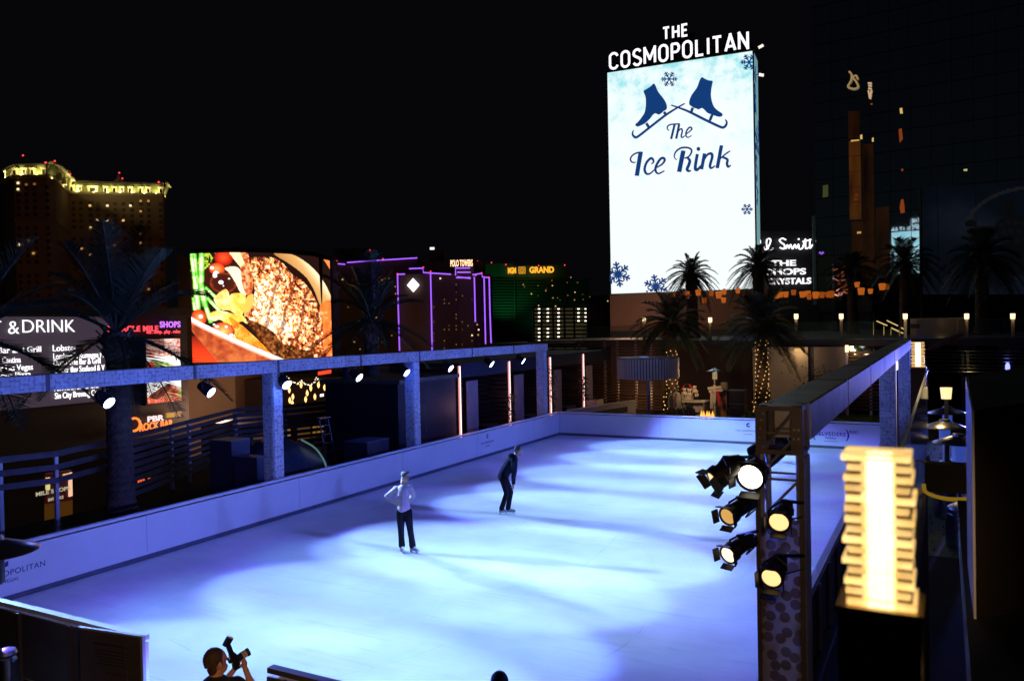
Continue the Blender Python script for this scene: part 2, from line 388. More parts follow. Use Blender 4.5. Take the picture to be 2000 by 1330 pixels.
b = MB(); b.quad((cx-w/2+.03, cy-w/2-.012, .0), (cx+w/2-.03, cy-w/2-.012, .0), (cx+w/2-.03, cy-w/2-.012, 3.25), (cx-w/2+.03, cy-w/2-.012, 3.25)); build('front_cladding', b, CLADF, NP)
b = MB(); b.box((cx+w/2-.01, cy-w/2+.03, .0), (cx+w/2+.012, cy+w/2-.03, 3.8)); b.box((cx-w/2-.012, cy-w/2+.03, .0), (cx-w/2+.01, cy+w/2-.03, 2.6)); build('side_cladding', b, PLAIN, NP)
b = MB()
for sx in (-1, 1):
    b.box((cx+sx*.19-.02, cy-.215, -.06), (cx+sx*.19+.02, cy-.175, 3.84))
build('corner_angle', b, pr('dark_brown_steel', (.11, .095, .10), .5, .3, .3, 5), NP)
b = MB()                                   # corner block: four plates with open cells
for sx in (-1, 1):
    for sy in (-1, 1):
        b.box((cx+sx*.155-.05, cy+sy*.155-.05, 3.84), (cx+sx*.155+.05, cy+sy*.155+.05, Z1+.02))
for zc in (3.85, Z1): b.box((cx-.20, cy-.20, zc-.02), (cx+.20, cy+.20, zc+.02))
b.bar((cx-.12, cy-.2, 3.9), (cx+.12, cy-.2, 4.2), .02, .02, up=Vector((0, 1, 0)))
build('corner_block', b, pr('dark_brown_steel', (.11, .095, .10)), NP)
b = MB(); rnd = random.Random(5)
for i in range(14):
    x = cx+(rnd.choice((-.155, .155))); z = rnd.choice((3.9, 3.98, 4.06, 4.14, 4.2)); b.lathe([(.011, 0), (.011, .014)], (x+rnd.uniform(-.03, .03), cy-.206, z), (0, -1, 0), 6)
build('bolt', b, STEEL, NP)
b = MB(); b.box((cx-.4, cy-.4, -.058), (cx+.4, cy+.4, -.02)); build('base_plate', b, JOINT, NP)

# ================================================================ RINK STAGE LIGHTS
LENSB = em('lens_blue_white', (.72, .80, 1), 9); LENSW = em('lens_tungsten', (1, .62, .25), 1.5); LENSH = em('lens_tungsten_hot', (1, .86, .60), 5)
def beam_nodes(ld, down_local, core, mid, edge, comp):
    ld.use_nodes = True; n = ld.node_tree.nodes; l = ld.node_tree.links; e = n['Emission']
    tc = n.new('ShaderNodeTexCoord')
    d1 = n.new('ShaderNodeVectorMath'); d1.operation = 'DOT_PRODUCT'; d1.inputs[1].default_value = (0, 0, -1)
    ab = n.new('ShaderNodeMath'); ab.operation = 'ABSOLUTE'
    rp = n.new('ShaderNodeValToRGB'); cr = rp.color_ramp
    cr.elements[0].position = 0; cr.elements[0].color = (0, 0, 0, 1); cr.elements[1].position = 1; cr.elements[1].color = (*core, 1)
    mr = n.new('ShaderNodeMapRange'); mr.inputs[1].default_value = .927; mr.inputs[2].default_value = .986
    for p, c in ((.10, [x*.25 for x in edge]), (.20, edge), (.32, mid), (.55, core)):
        el = cr.elements.new(p); el.color = (*c, 1)
    d2 = n.new('ShaderNodeVectorMath'); d2.operation = 'DOT_PRODUCT'; d2.inputs[1].default_value = down_local
    a2 = n.new('ShaderNodeMath'); a2.operation = 'ABSOLUTE'
    mx = n.new('ShaderNodeMath'); mx.operation = 'MAXIMUM'; mx.inputs[1].default_value = .22
    pw = n.new('ShaderNodeMath'); pw.operation = 'POWER'; pw.inputs[1].default_value = -comp
    l.new(tc.outputs['Normal'], d1.inputs[0]); l.new(d1.outputs['Value'], ab.inputs[0]); l.new(ab.outputs[0], mr.inputs[0]); l.new(mr.outputs[0], rp.inputs[0])
    l.new(tc.outputs['Normal'], d2.inputs[0]); l.new(d2.outputs['Value'], a2.inputs[0]); l.new(a2.outputs[0], mx.inputs[0]); l.new(mx.outputs[0], pw.inputs[0])
    l.new(rp.outputs[0], e.inputs[0]); l.new(pw.outputs[0], e.inputs[1])
CORE, MID, EDGE = (.29, .51, 1), (.13, .24, .80), (.07, .055, .42)
LP, SP = 450, 1250
def stage_lamp(x, y, z, aim, label, sx):
    t = thing('stage_lamp', label, 'stage light', (x, y, z), 'stage lamps under the beam by the fence' if sx > 0 else 'stage lamps under the outer beam')
    p = Vector((x, y, z)); ax = (Vector(aim)-p).normalized()
    b = MB(); b.lathe([(.05, -.34), (.11, -.30), (.140, -.12), (.150, .0), (.150, .06), (.135, .06), (.135, .04)], p, ax, 20); build('lamp_body', b, BLACK, t, True)
    b = MB(); b.lathe([(.001, .075), (.07, .075), (.134, .062), (.134, .04)], p, ax, 20); build('lens', b, LENSB, t, True)
    side = ax.cross(UP).normalized(); c = p-ax*.12; top = Vector((x-.12*sx, y, Z0-.02)); b = MB()
    b.tube([c+side*.15, c+side*.15+UP*.12, top+side*.15-UP*.05, top-UP*.03], .014, 6); b.tube([c-side*.15, c-side*.15+UP*.12, top-side*.15-UP*.05, top-UP*.03], .014, 6)
    b.lathe([(.04, 0), (.04, .07)], top-UP*.06, UP, 10); build('yoke', b, BLACK, t)
    o = light('beam', 'SPOT', p+ax*.10, LP, (1, 1, 1), t, aim, .05, R(46), .05)
    q = o.rotation_euler.to_quaternion(); dl = q.inverted() @ Vector((0, 0, -1))
    beam_nodes(o.data, tuple(dl), CORE, MID, EDGE, 2.8)
    light('spill', 'SPOT', p+ax*.11, SP, (.10, .17, 1), t, (14.4 if sx > 0 else -.5, y, 2.3), .08, R(56), .9)
    light('stray_light', 'POINT', p+ax*.16, 20, (.045, .11, 1), t, size=.06)
    return t
ordn = ['farthest', 'second farthest', 'third farthest', 'fourth farthest', 'fifth farthest', 'fifth nearest', 'fourth nearest', 'third nearest']
LY = [(-25.6, -.8), (-22.76, 1.6), (-20.02, 2.8), (-17.42, -1.4), (-14.32, .8), (-11.83, .4), (-9.1, .6), (-6.08, 1.9), (-3.34, 2.6)]
hints = ['beyond the frame edge', 'hanging in front of the menu screen', 'hanging in front of the cream wall', 'just past the beam post nearest the fence bend', 'midway between the two nearest visible beam posts', 'just left of the middle beam post', 'just past the middle beam post', 'between the first two pink light tubes', 'closest to the far corner of the ice']
for (y, dy), h in zip(LY, hints):
    stage_lamp(-.12, y, 3.60, (5.2, y+dy*.5, 0), 'round stage lamp glowing blue-white, '+h, 1)
RY = [-25.3, -23.3, -20.4, -17.9, -13.9, -8.6, -5.75, -2.4]
for i, y in enumerate(RY):
    stage_lamp(14.10, y, 3.62, (9.1 if y != -17.9 else 9.8, y+.1, 0), 'dark stage lamp aimed across the ice, %s under the grey receding beam' % ['nearest', 'second nearest', 'third nearest', 'fourth nearest', 'fourth farthest', 'third farthest', 'second farthest', 'farthest'][i], -1)

def par_can(label, lens, axis, rad, length, lensm, doors, power, clampz=None):
    """theatre lamp: lens centre, axis pointing out of the lens"""
    p = Vector(lens); ax = Vector(axis).normalized(); t = thing('stage_spotlight', label, 'stage light', p, 'stage lamps on the near post')
    r = rad
    b = MB(); b.lathe([(r*.45, -length-.05), (r*.8, -length), (r*1.02, -length*.75), (r*1.02, -.09), (r*1.25, -.08), (r*1.25, -.002), (r*1.02, 0), (r*1.02, -.03)], p, ax, 18); build('lamp_body', b, BLACK, t, True)
    b = MB(); b.lathe([(.001, .008), (r*.6, .004), (r, -.012), (r, -.025)], p, ax, 20); build('lens', b, lensm, t, True)
    s1 = ax.cross(UP).normalized(); s2 = s1.cross(ax).normalized(); b = MB()
    for q, a in ((s1, s2), (-s1, s2), (s2, s1), (-s2, s1)):
        c = p+q*r*1.27; d = (ax*1.0+q*doors).normalized(); nn = d.cross(a).normalized()
        b.obox(c+d*r*.45, a*r*.85, d*r*.45, nn*.004)
    build('barn_door', b, BLACK, t)
    c = p-ax*length*.45; hook = Vector((cx+(-.2 if c.x < cx else .2), cy-.21, c.z+.06)); b = MB()
    b.tube([c+s1*r*1.15, c+s1*r*1.15+UP*.05, c+UP*(r*1.5), c-s1*r*1.15+UP*.05, c-s1*r*1.15], .012, 6); b.tube([c+UP*r*1.5, hook], .016, 6)
    b.lathe([(.02, -.03), (.035, -.02), (.035, .02), (.02, .03)], c+s1*r*1.2, s1, 8); b.obox(c-ax*length*.55-s2*r*.3, s1*.05, ax*.05, s2*.04)
    build('yoke', b, BLACK, t)
    pts = [p-ax*(length+.04), p-ax*(length+.10)-UP*.06, p-ax*(length+.02)-UP*.16+s1*.05, hook-UP*.12]; b = MB(); b.tube(catmull(pts, 5), .007, 5); build('power_cord', b, BLACK, t)
    if power: light('glow', 'SPOT', p+ax*.04, power, (1, .62, .28), t, p+ax, r*.7, R(95), .7)
    return t
def cv(r_, u_, f_): return AX*r_-AY*u_+AF*f_     # screen right, up, away
par_can('black stage lamp seen side-on at the far left of the post, light slot below', atD(1393, 938, 6.95), cv(-.75, -.55, -.15), .085, .27, LENSW, .25, 0)
par_can('stage lamp with the biggest and brightest white lens, upper left of the post', atD(1465, 932, 6.9), cv(-.55, -.18, -.8), .104, .26, LENSH, .3, 9)
par_can('stage lamp with dim amber lens, middle row, left of the post', atD(1420, 1009, 6.95), cv(-.75, -.28, -.62), .07, .34, em('lens_amber_dim', (.95, .52, .14), .75), .35, 2)
par_can('stage lamp with round amber lens, middle row, on the post front', atD(1521, 1020, 6.85), cv(-.45, -.22, -.85), .08, .36, LENSW, .15, 4)
par_can('stage lamp with pale lens, bottom row, left of the post', atD(1421, 1084, 6.95), cv(-.75, -.28, -.62), .068, .34, em('lens_pale', (1, .80, .45), 2), .35, 4)
par_can('lowest stage lamp with round amber lens, on the post front', atD(1506, 1129, 6.85), cv(-.5, -.25, -.83), .08, .34, LENSW, .2, 4)
# warm lamps far along the outer truss
for (px, py, X), h in zip(((1752, 714, 14.2), (1765, 701, 14.2), (1770, 692, 14.2)), ('lowest', 'middle', 'highest')):
    p = atX(px, py, X) if h == 'lowest' else atD(px, py, 36 if h == 'middle' else 39)
    t = thing('stage_spotlight', 'small warm white spotlight at the end of the grey beam, %s of three' % h, 'stage light', p, 'warm spotlights at the far end of the beam')
    ax = cv(-.2, -.25, -1).normalized(); b = MB(); b.lathe([(.07, -.3), (.16, -.24), (.18, -.02), (.18, 0)], p, ax, 14); build('lamp_body', b, BLACK, t, True)
    b = MB(); b.lathe([(.001, .03), (.165, .01), (.165, -.01)], p, ax, 16); build('lens', b, em('lens_warm_white', (1, .78, .62), 5), t, True)
    b = MB(); b.tube([p-ax*.15, Vector((14.45, (p-ax*.15).y, p.z+.2)), Vector((14.45, min((p-ax*.15).y, .15), Z0-.01))], .02, 6); build('bracket', b, BLACK, t)
# ================================================================ LED SCREENS painted pixel by pixel (their picture is their own light)
def hsh(ix, iy, s=0):
    v = np.sin(ix*127.1+iy*311.7+s*74.7)*43758.5453; return v-np.floor(v)
def vnoise(x, y, s=0):
    ix, iy = np.floor(x), np.floor(y); fx, fy = x-ix, y-iy; fx = fx*fx*(3-2*fx); fy = fy*fy*(3-2*fy)
    return (hsh(ix, iy, s)*(1-fx)+hsh(ix+1, iy, s)*fx)*(1-fy)+(hsh(ix, iy+1, s)*(1-fx)+hsh(ix+1, iy+1, s)*fx)*fy
def fbm(x, y, s=0, o=4): return sum(vnoise(x*2**i, y*2**i, s+i)/2**(i+1) for i in range(o))
def inpoly(X, Y, pts):
    ins = np.zeros(X.shape, bool); n = len(pts)
    for i in range(n):
        x0, y0 = pts[i]; x1, y1 = pts[(i+1) % n]
        if y0 == y1: continue
        c = ((y0 > Y) != (y1 > Y)) & (X < (x1-x0)*(Y-y0)/(y1-y0)+x0); ins ^= c
    return ins
def smooth(pts, k=6): return [(p.x, p.y) for p in catmull([(a, b, 0) for a, b in pts], k, True)]
def screen_mesh(name, surf, nx, ny, paint, parent, st, boost=1):
    """surf(u, v) -> world point; paint(U, V) -> linear rgb array per vertex"""
    us = np.linspace(0, 1, nx); vv = np.linspace(0, 1, ny); V = []
    for v in vv:
        for u in us: V.append(surf(u, v))
    F = [(j*nx+i, j*nx+i+1, (j+1)*nx+i+1, (j+1)*nx+i) for j in range(ny-1) for i in range(nx-1)]
    mb = MB(); mb.v = V; mb.f = F; mb.m = [0]*len(F)
    mat = bpy.data.materials.new(name+'_pixels'); mat.use_nodes = True; n = mat.node_tree.nodes; l = mat.node_tree.links; b = n['Principled BSDF']
    at = n.new('ShaderNodeAttribute'); at.attribute_name = 'picture'; l.new(at.outputs['Color'], b.inputs['Emission Color']); b.inputs['Emission Strength'].default_value = st
    b.inputs['Base Color'].default_value = (.01, .01, .01, 1); mat.cycles.emission_sampling = 'NONE'
    o = build(name, mb, mat, parent); ca = o.data.color_attributes.new('picture', 'FLOAT_COLOR', 'POINT')
    U, W = np.meshgrid(us, vv); rgb = paint(U, W); a = np.ones((ny*nx, 4), np.float32); a[:, :3] = rgb.reshape(-1, 3); ca.data.foreach_set('color', a.ravel())
    return o
def put(img, mask, col, a=1.0):
    c = np.array(col, float)
    if c.ndim == 1: c = np.broadcast_to(c, img.shape)
    m = (mask.astype(float)*a)[..., None]; img[:] = img*(1-m)+c*m
def mixc(t, stops):
    xs = [s[0] for s in stops]; return np.stack([np.interp(t, xs, [s[1][k] for s in stops]) for k in range(3)], -1)
# ---- the curved food screen
D0 = 84
KX = [371, 446.6, 495, 558.5, 612.7, 641.6, 650, 656]; KT = [495.3, 493, 493, 495.9, 500.7, 508.9, 512, 517]; KD = [1, .995, 1.0, 1.028, 1.07, 1.138, 1.2, 1.27]
def food_surf(u, v):
    x = 371+(656-371)*u; yt = np.interp(x, KX, KT); d = D0*np.interp(x, KX, KD); yh = 665-FPX*PITCH-ROLL*(x-1000)*1.0
    yb = yh+56.2*D0/d; p = atD(x+5*v, yt, d); q = atD(x+5*v, yb, d); return Vector((p.x+(q.x-p.x)*v, p.y+(q.y-p.y)*v, p.z+(q.z-p.z)*v))
def food_paint(U, V):
    X = 60+(1620-60)*U; Y = np.interp(X, [60, 480, 750, 1100, 1400, 1620], [85, 72, 72, 88, 115, 190])
    yb = 1265-.05*(X-90); Y = Y+(yb-Y)*V; X = X-(V*0)
    im = np.zeros(U.shape+(3,)); im[:] = (.012, .004, .003)
    n1 = fbm(X/60, Y/60, 1); n2 = fbm(X/22, Y/22, 5); n3 = fbm(X/9, Y/14, 9, 3)
    # table glow, bowl outside
    put(im, Y > 980, mixc(np.clip((Y-980)/280, 0, 1), [(0, (.15, .01, .005)), (1, (.9, .05, .01))]))
    bowl = smooth([(60, 780), (130, 840), (260, 930), (480, 1040), (720, 1130), (950, 1190), (1100, 1240), (1200, 1290), (400, 1300), (330, 1250), (200, 1090), (60, 920)])
    put(im, inpoly(X, Y, bowl), mixc(np.clip(n1*1.2+.35*(Y-800)/500, 0, 1), [(0, (.10, .012, .004)), (.6, (.35, .05, .015)), (1, (.5, .12, .03))]))
    # inner bowl rim upper right
    rimr = smooth([(960, 80), (1120, 85), (1260, 150), (1400, 270), (1500, 420), (1575, 600), (1590, 720), (1510, 700), (1440, 640), (1380, 480), (1290, 330), (1130, 200), (1000, 120)])
    d = np.clip((X-900)/500-(Y-80)/700, 0, 1); put(im, inpoly(X, Y, rimr), mixc(d, [(0, (.28, .12, .03)), (.5, (.55, .28, .09)), (.8, (.95, .78, .5)), (1, (1, .95, .8))]))
    put(im, inpoly(X, Y, smooth([(1440, 640), (1590, 640), (1600, 1190), (1480, 1190), (1450, 900)])), mixc(np.clip(n1+.2*n2, 0, 1), [(0, (.5, .04, .01)), (.6, (.95, .18, .03)), (1, (1, .8, .4))]))
    put(im, inpoly(X, Y, [(1490, 150), (1600, 175), (1600, 330), (1580, 300)]), (.8, .2, .06)); put(im, (X > 1600) & (n1 > .3), mixc(np.clip(n1, 0, 1), [(0, (.9, .35, .12)), (1, (1, .75, .45))]))
    # dark shade under vegetables and steak
    put(im, inpoly(X, Y, smooth([(180, 240), (420, 200), (640, 200), (700, 520), (760, 800), (1000, 960), (1180, 1080), (1340, 1130), (1360, 1200), (1080, 1230), (820, 1150), (640, 700), (300, 560)])), (.03, .006, .003))
    # asparagus
    rnd = random.Random(4)
    def stalk(x0, y0, x1, y1, wd):
        L2 = (x1-x0)**2+(y1-y0)**2; t = ((X-x0)*(x1-x0)+(Y-y0)*(y1-y0))/L2; dx = ((X-x0)*(y1-y0)-(Y-y0)*(x1-x0))/math.sqrt(L2)
        m = (t > 0) & (t < 1) & (abs(dx) < wd); s = np.clip(.5+dx/wd*.5, 0, 1); seg = (np.sin(t*math.sqrt(L2)/32+n2*2) > .55)
        c = mixc(s, [(0, (.10, .32, .02)), (.3, (.65, .95, .25)), (.55, (1, 1, .75)), (.8, (.22, .75, .05)), (1, (.04, .2, .02))]); c[seg] *= (.35, .7, .3); put(im, m, c)
    put(im, inpoly(X, Y, [(60, 85), (330, 80), (250, 250), (190, 300), (60, 320)]) & (n2 > .5), (.35, .5, .03))
    for a in ((100, 85, 130, 700, 34), (75, 85, 110, 420, 22), (185, 80, 170, 420, 32), (165, 400, 210, 650, 34), (205, 620, 270, 830, 26), (230, 560, 380, 720, 20), (215, 450, 330, 560, 18), (85, 560, 100, 700, 20)): stalk(*a)
    def ball(cx_, cy_, rx, ry, stops, hl=()):
        q = np.sqrt(((X-cx_)/rx)**2+((Y-cy_)/ry)**2); put(im, q < 1, mixc(np.clip(q+n1*.25-.12, 0, 1), stops))
        for hx, hy, hr in hl: put(im, np.hypot(X-hx, (Y-hy)*1.2) < hr, (1, 1, 1))
    RED = [(0, (.75, .08, .02)), (.6, (.55, .025, .008)), (1, (.2, .006, .003))]; ORR = [(0, (1, .30, .08)), (.6, (.85, .10, .02)), (1, (.45, .02, .006))]
    ball(420, 130, 100, 90, RED); ball(345, 250, 85, 65, ORR, [(290, 240, 20), (335, 300, 30)]); ball(410, 400, 145, 110, [(0, (.035, .005, .004)), (.8, (.05, .008, .004)), (1, (.22, .03, .01))], [(385, 395, 26), (470, 355, 10), (320, 325, 24), (410, 430, 9)])
    put(im, inpoly(X, Y, smooth([(430, 240), (560, 230), (620, 330), (650, 520), (590, 500), (540, 400), (480, 300)])), (.75, .65, .45))
    ball(140, 780, 80, 90, ORR, [(160, 765, 22)])
    # potatoes and carrots
    put(im, inpoly(X, Y, smooth([(310, 560), (400, 480), (450, 480), (500, 600), (640, 790), (640, 830), (480, 700), (390, 690), (320, 620)])), mixc(np.clip(n1*1.3, 0, 1), [(0, (.75, .25, .04)), (.5, (1, .55, .14)), (1, (1, .88, .5))]))
    put(im, inpoly(X, Y, smooth([(480, 530), (570, 505), (640, 530), (640, 620), (600, 740), (540, 700), (500, 620)])), mixc(np.clip(n1*1.3, 0, 1), [(0, (.65, .15, .02)), (.5, (1, .5, .06)), (1, (1, .8, .3))]))
    put(im, inpoly(X, Y, smooth([(650, 560), (720, 515), (730, 600), (690, 690), (630, 760), (625, 700)])), (.85, .40, .07))
    put(im, inpoly(X, Y, smooth([(250, 740), (350, 700), (470, 720), (650, 790), (560, 830), (700, 960), (760, 1110), (560, 1050), (480, 930), (380, 800), (290, 810)])), mixc(np.clip(n1*1.4-.1, 0, 1), [(0, (.85, .16, .02)), (.5, (1, .55, .06)), (1, (1, .9, .45))]))
    put(im, inpoly(X, Y, smooth([(470, 770), (570, 830), (720, 960), (830, 1070), (900, 1150), (780, 1140), (560, 1050), (520, 960)])), mixc(np.clip(n1*1.3-.1, 0, 1), [(0, (.7, .06, .01)), (.5, (1, .28, .02)), (1, (1, .55, .12))]))
    ball(395, 920, 125, 95, [(0, (1, .55, .15)), (.5, (.85, .22, .05)), (1, (.45, .05, .01))], [(330, 870, 18), (480, 960, 20), (430, 870, 14), (300, 850, 12)])
    put(im, (n3 > .62) & inpoly(X, Y, [(350, 760), (520, 780), (850, 1130), (560, 1040)]), (.12, .015, .005))
    # bone and steak
    put(im, inpoly(X, Y, smooth([(480, 75), (610, 75), (680, 90), (690, 180), (720, 300), (730, 420), (700, 520), (650, 520), (610, 400), (590, 230), (530, 150)])), mixc(np.clip(n2*1.3-.1, 0, 1), [(0, (.06, .01, .004)), (.5, (.5, .09, .02)), (1, (1, .55, .25))]))
    put(im, inpoly(X, Y, [(480, 75), (600, 75), (640, 190), (600, 235), (540, 160)]), mixc(np.clip(n1, 0, 1), [(0, (1, .5, .2)), (1, (1, .8, .5))]))
    st = smooth([(700, 140), (830, 120), (960, 135), (1060, 200), (1150, 310), (1250, 370), (1340, 480), (1400, 600), (1450, 760), (1470, 900), (1440, 1040), (1490, 1190), (1340, 1190), (1170, 1080), (1020, 1040), (930, 920), (780, 830), (650, 770), (650, 720), (720, 640), (740, 480), (730, 330), (690, 230)])
    gl = np.exp(-(((X-880)/190)**2+((Y-560)/260)**2))*.55+np.exp(-(((X-1000)/260)**2+((Y-860)/150)**2))*.55
    n4 = vnoise(X/5.5, Y/7.5, 40); tt = np.clip((n3*.75+n2*.95+n4*.3-1.0)*1.6+.50+gl*.7, 0, 1)
    put(im, inpoly(X, Y, st), mixc(tt, [(0, (.02, .004, .003)), (.25, (.16, .02, .008)), (.42, (.72, .13, .025)), (.6, (1, .38, .09)), (.8, (1, .68, .32)), (1, (1, .98, .9))]))
    gr = np.sin((X*.93+Y*.22)/26+n1*2.5) > .86; put(im, inpoly(X, Y, st) & gr & (X > 830), (.12, .02, .01), .75)
    put(im, inpoly(X, Y, smooth([(640, 790), (780, 830), (930, 920), (1030, 1050), (1180, 1090), (1340, 1140), (1330, 1210), (1100, 1230), (900, 1150), (760, 960)])), mixc(np.clip(n2*1.6-.45, 0, 1), [(0, (.02, .006, .002)), (.5, (.2, .05, .01)), (1, (.7, .3, .08))]))
    # bright rim of the bowl
    t = np.clip((X-60)/1050, 0, 1); ry = 775+ (1235-775)*(t**.9) ; put(im, (abs(Y-ry-22) < 26-6*t) & (X < 1090), (1, .86, .84)); put(im, (abs(Y-ry-52) < 10) & (X < 1080), (.95, .35, .25))
    return im
fs = thing('food_screen', 'huge curved screen showing a grilled steak with asparagus and vegetables', 'screen', atD(520, 610, D0))
screen_mesh('display', food_surf, 240, 190, food_paint, fs, 1.85)
b = MB(); N = 24
for k in range(N):
    a0, a1 = food_surf(k/N, 0), food_surf((k+1)/N, 0); c0, c1 = food_surf(k/N, 1), food_surf((k+1)/N, 1); o = FW*1.2
    e = UP*.5
    b.add([a0+e+FW*.1, a1+e+FW*.1, c1-e+FW*.1, c0-e+FW*.1, a0+e+o, a1+e+o, c1-e+o, c0-e+o], [(0,1,2,3), (7,6,5,4), (0,4,5,1), (3,2,6,7), (0,3,7,4), (1,5,6,2)])
build('housing', b, BLACK, fs)

# ---- shopping mall across the street (facade on X = -50)
XM = -50; MW = pr('mall_wall', (.03, .025, .03), .7, 0, .25, .15); MDK = pr('mall_dark', (.02, .018, .022), .7, 0, .2, .3)
mall = thing('mall_building', 'long dark shopping mall behind the menu screen across the street', 'building', (XM, 8, -14))
pL = atX(-160, 500, XM); ztop = atX(100, 604, XM).z; yR = atX(372, 600, XM).y
b = MB(); b.box((XM-30, -40, -14), (XM-.6, yR, ztop)); build('wall', b, MW, mall)
b = MB(); b.box((XM-.55, -38, ztop-.5), (XM-.1, yR+.2, ztop+.25)); build('cornice', b, MDK, mall)
b = MB(); b.box((XM-.55, -38, -5.2), (XM+2.2, yR+1, -4.6)); build('canopy', b, MDK, mall)
def mtext(body, px0, py0, px1, h_px, bold=0, width=True, X=XM+.35, space=1):
    p = atX(px0, py0, X); q = atX(px1, py0, X); hh = (atX(px0, py0-h_px, X).z-p.z)
    return text_mb(body, p, (0, 1, 0), UP, hh, bold, (q.y-p.y) if width else None, .06, space=space)
# menu screen
ms = thing('menu_screen', 'grey-violet dotted screen listing eat and drink places in white lettering', 'screen', atX(100, 720, XM))
a = atX(-60, 604, XM); c = atX(214, 790, XM); zt = atX(120, 619, XM).z; zb = atX(60, 796, XM).z
def menu_paint(U, V):
    nx = U.shape[1]; im = np.zeros(U.shape+(3,)); d = (np.indices(U.shape).sum(0) % 2)*.5+.5
    im[:] = (.046, .033, .052); return im*(.72+.28*d)[..., None]
screen_mesh('display', lambda u, v: Vector((XM+.2, a.y+(c.y-a.y)*u, zt+(zb-zt)*v)), 120, 70, menu_paint, ms, 1.0)
b = MB(); b.box((XM-.4, a.y-.2, zb-.2), (XM+.14, c.y+.2, zt+.2)); build('housing', b, BLACK, ms)
WT = em('sign_white', (1, .97, 1), 1.6)
lines = [('EAT & DRINK', -62, 654, 145, 28, .0, False), ('Sports Bar and Grill', -56, 692, 80, 12.5, .0, True), ('Cantina', 4, 709.5, 40, 12.5, .0, True), ('Burger Las Vegas', -34, 727, 64, 12.5, .0, True), ('Famous Pizza', -26, 741, 60, 12.5, .0, True),
         ('Lobster', 103, 686, 150, 12.5, .0, True), ("Lombardi's Romagna M", 104, 702, 202, 12.5, .0, True), ('Ocean One Bar & Grill', 104, 714.5, 196, 12.5, .0, True), ('Oyster Bay Seafood & V', 105, 729, 204, 12.5, .0, True),
         ('PBR Rock Bar & Grill', 106, 764, 192, 12.5, .0, True), ('Sin City Brewing Co.', 107, 779, 192, 12.5, .0, True)]
mbL = MB()
for body, x0, y0, x1, h, bo, wd in lines:
    if body == 'EAT & DRINK':
        q = text_mb('DRINK', atX(44, 650, XM+.35), (0, 1, 0), UP, 1.12, -.012, atX(146, 650, XM+.35).y-atX(44, 650, XM+.35).y, .06); q2 = text_mb('EAT &', atX(37, 652, XM+.35), (0, 1, 0), UP, 1.12, -.012, None, .06, 'RIGHT'); mbL.add(q2.v, q2.f)
    else: q = mtext(body, x0, y0, x1, h, bo, wd)
    mbL.add(q.v, q.f)
build('lettering', mbL, WT, ms)
# mall name sign
sg = thing('shop_sign', 'red and violet mall name sign above the tall dish screen', 'sign', atX(300, 640, XM))
q = mtext('MIRACLE MILE', 210, 648, 309, 11.5, .03, True, space=1.1); build('lettering', q, em('neon_red', (1, .06, .08), 1.6), sg)
q = mtext('SHOPS', 312, 639.5, 352, 12, .03, True, space=1.1); build('lettering', q, em('neon_violet', (.62, .18, .95), 1.3), sg)
q = mtext('eat . shop . play . relax', 286, 651.5, 352, 7, .02, True); build('lettering', q, em('neon_red', (1, .06, .08)), sg)
# tall food screen
ds = thing('dish_screen', 'tall narrow screen with plated salad and red meat below the mall name', 'screen', atX(316, 725, XM))
p0 = atX(281, 674, XM); p1 = atX(350.5, 783, XM); zt2 = atX(350, 661, XM).z; zb2 = atX(352, 781.5, XM).z
def dish_paint(U, V):
    X, Y = U*300, V*520; im = np.zeros(U.shape+(3,)); n1 = fbm(X/40, Y/40, 2); n2 = fbm(X/14, Y/14, 6)
    im[:] = (.95, .92, .9)
    put(im, Y < 140, mixc(np.clip(n2*1.5-.2, 0, 1), [(0, (.4, .05, .04)), (.4, (.9, .35, .25)), (.8, (1, .85, .8)), (1, (1, 1, .95))])); put(im, (Y < 120) & (X < 160), (.1, .02, .02), .7)
    sal = smooth([(10, 240), (60, 180), (160, 190), (250, 230), (290, 280), (250, 330), (120, 350), (20, 340)])
    put(im, inpoly(X, Y, sal), mixc(np.clip(n2*1.6-.3+.3*(n1-.5), 0, 1), [(0, (.05, .2, .02)), (.3, (.25, .7, .08)), (.5, (.95, .9, .5)), (.7, (1, .5, .25)), (1, (1, 1, .9))]))
    put(im, np.hypot(X-35, Y-215) < 34, (.85, .08, .04)); put(im, np.hypot(X-60, Y-265) < 20, (.9, .15, .08)); put(im, np.hypot(X-28, Y-300) < 18, (.1, .25, .05))
    meat = smooth([(0, 470), (60, 430), (180, 380), (290, 430), (300, 520), (0, 520)])
    put(im, inpoly(X, Y, meat), mixc(np.clip(n2*1.4-.2, 0, 1), [(0, (.4, .03, .02)), (.5, (.85, .12, .06)), (1, (1, .6, .45))]))
    put(im, inpoly(X, Y, smooth([(20, 460), (120, 400), (200, 370), (190, 420), (90, 490)])), (.14, .02, .012)); put(im, (n1 > .56) & (Y > 360) & (Y < 500) & (X > 150), (.2, .45, .06), .7)
    return im
screen_mesh('display', lambda u, v: Vector((XM+.3, p0.y+(p1.y-p0.y)*u, zt2+(zb2-zt2)*v)), 70, 120, dish_paint, ds, 1.15)
b = MB(); b.box((XM-.5, p0.y-.15, zb2-.15), (XM+.25, p1.y+.15, zt2+.15)); build('housing', b, BLACK, ds)
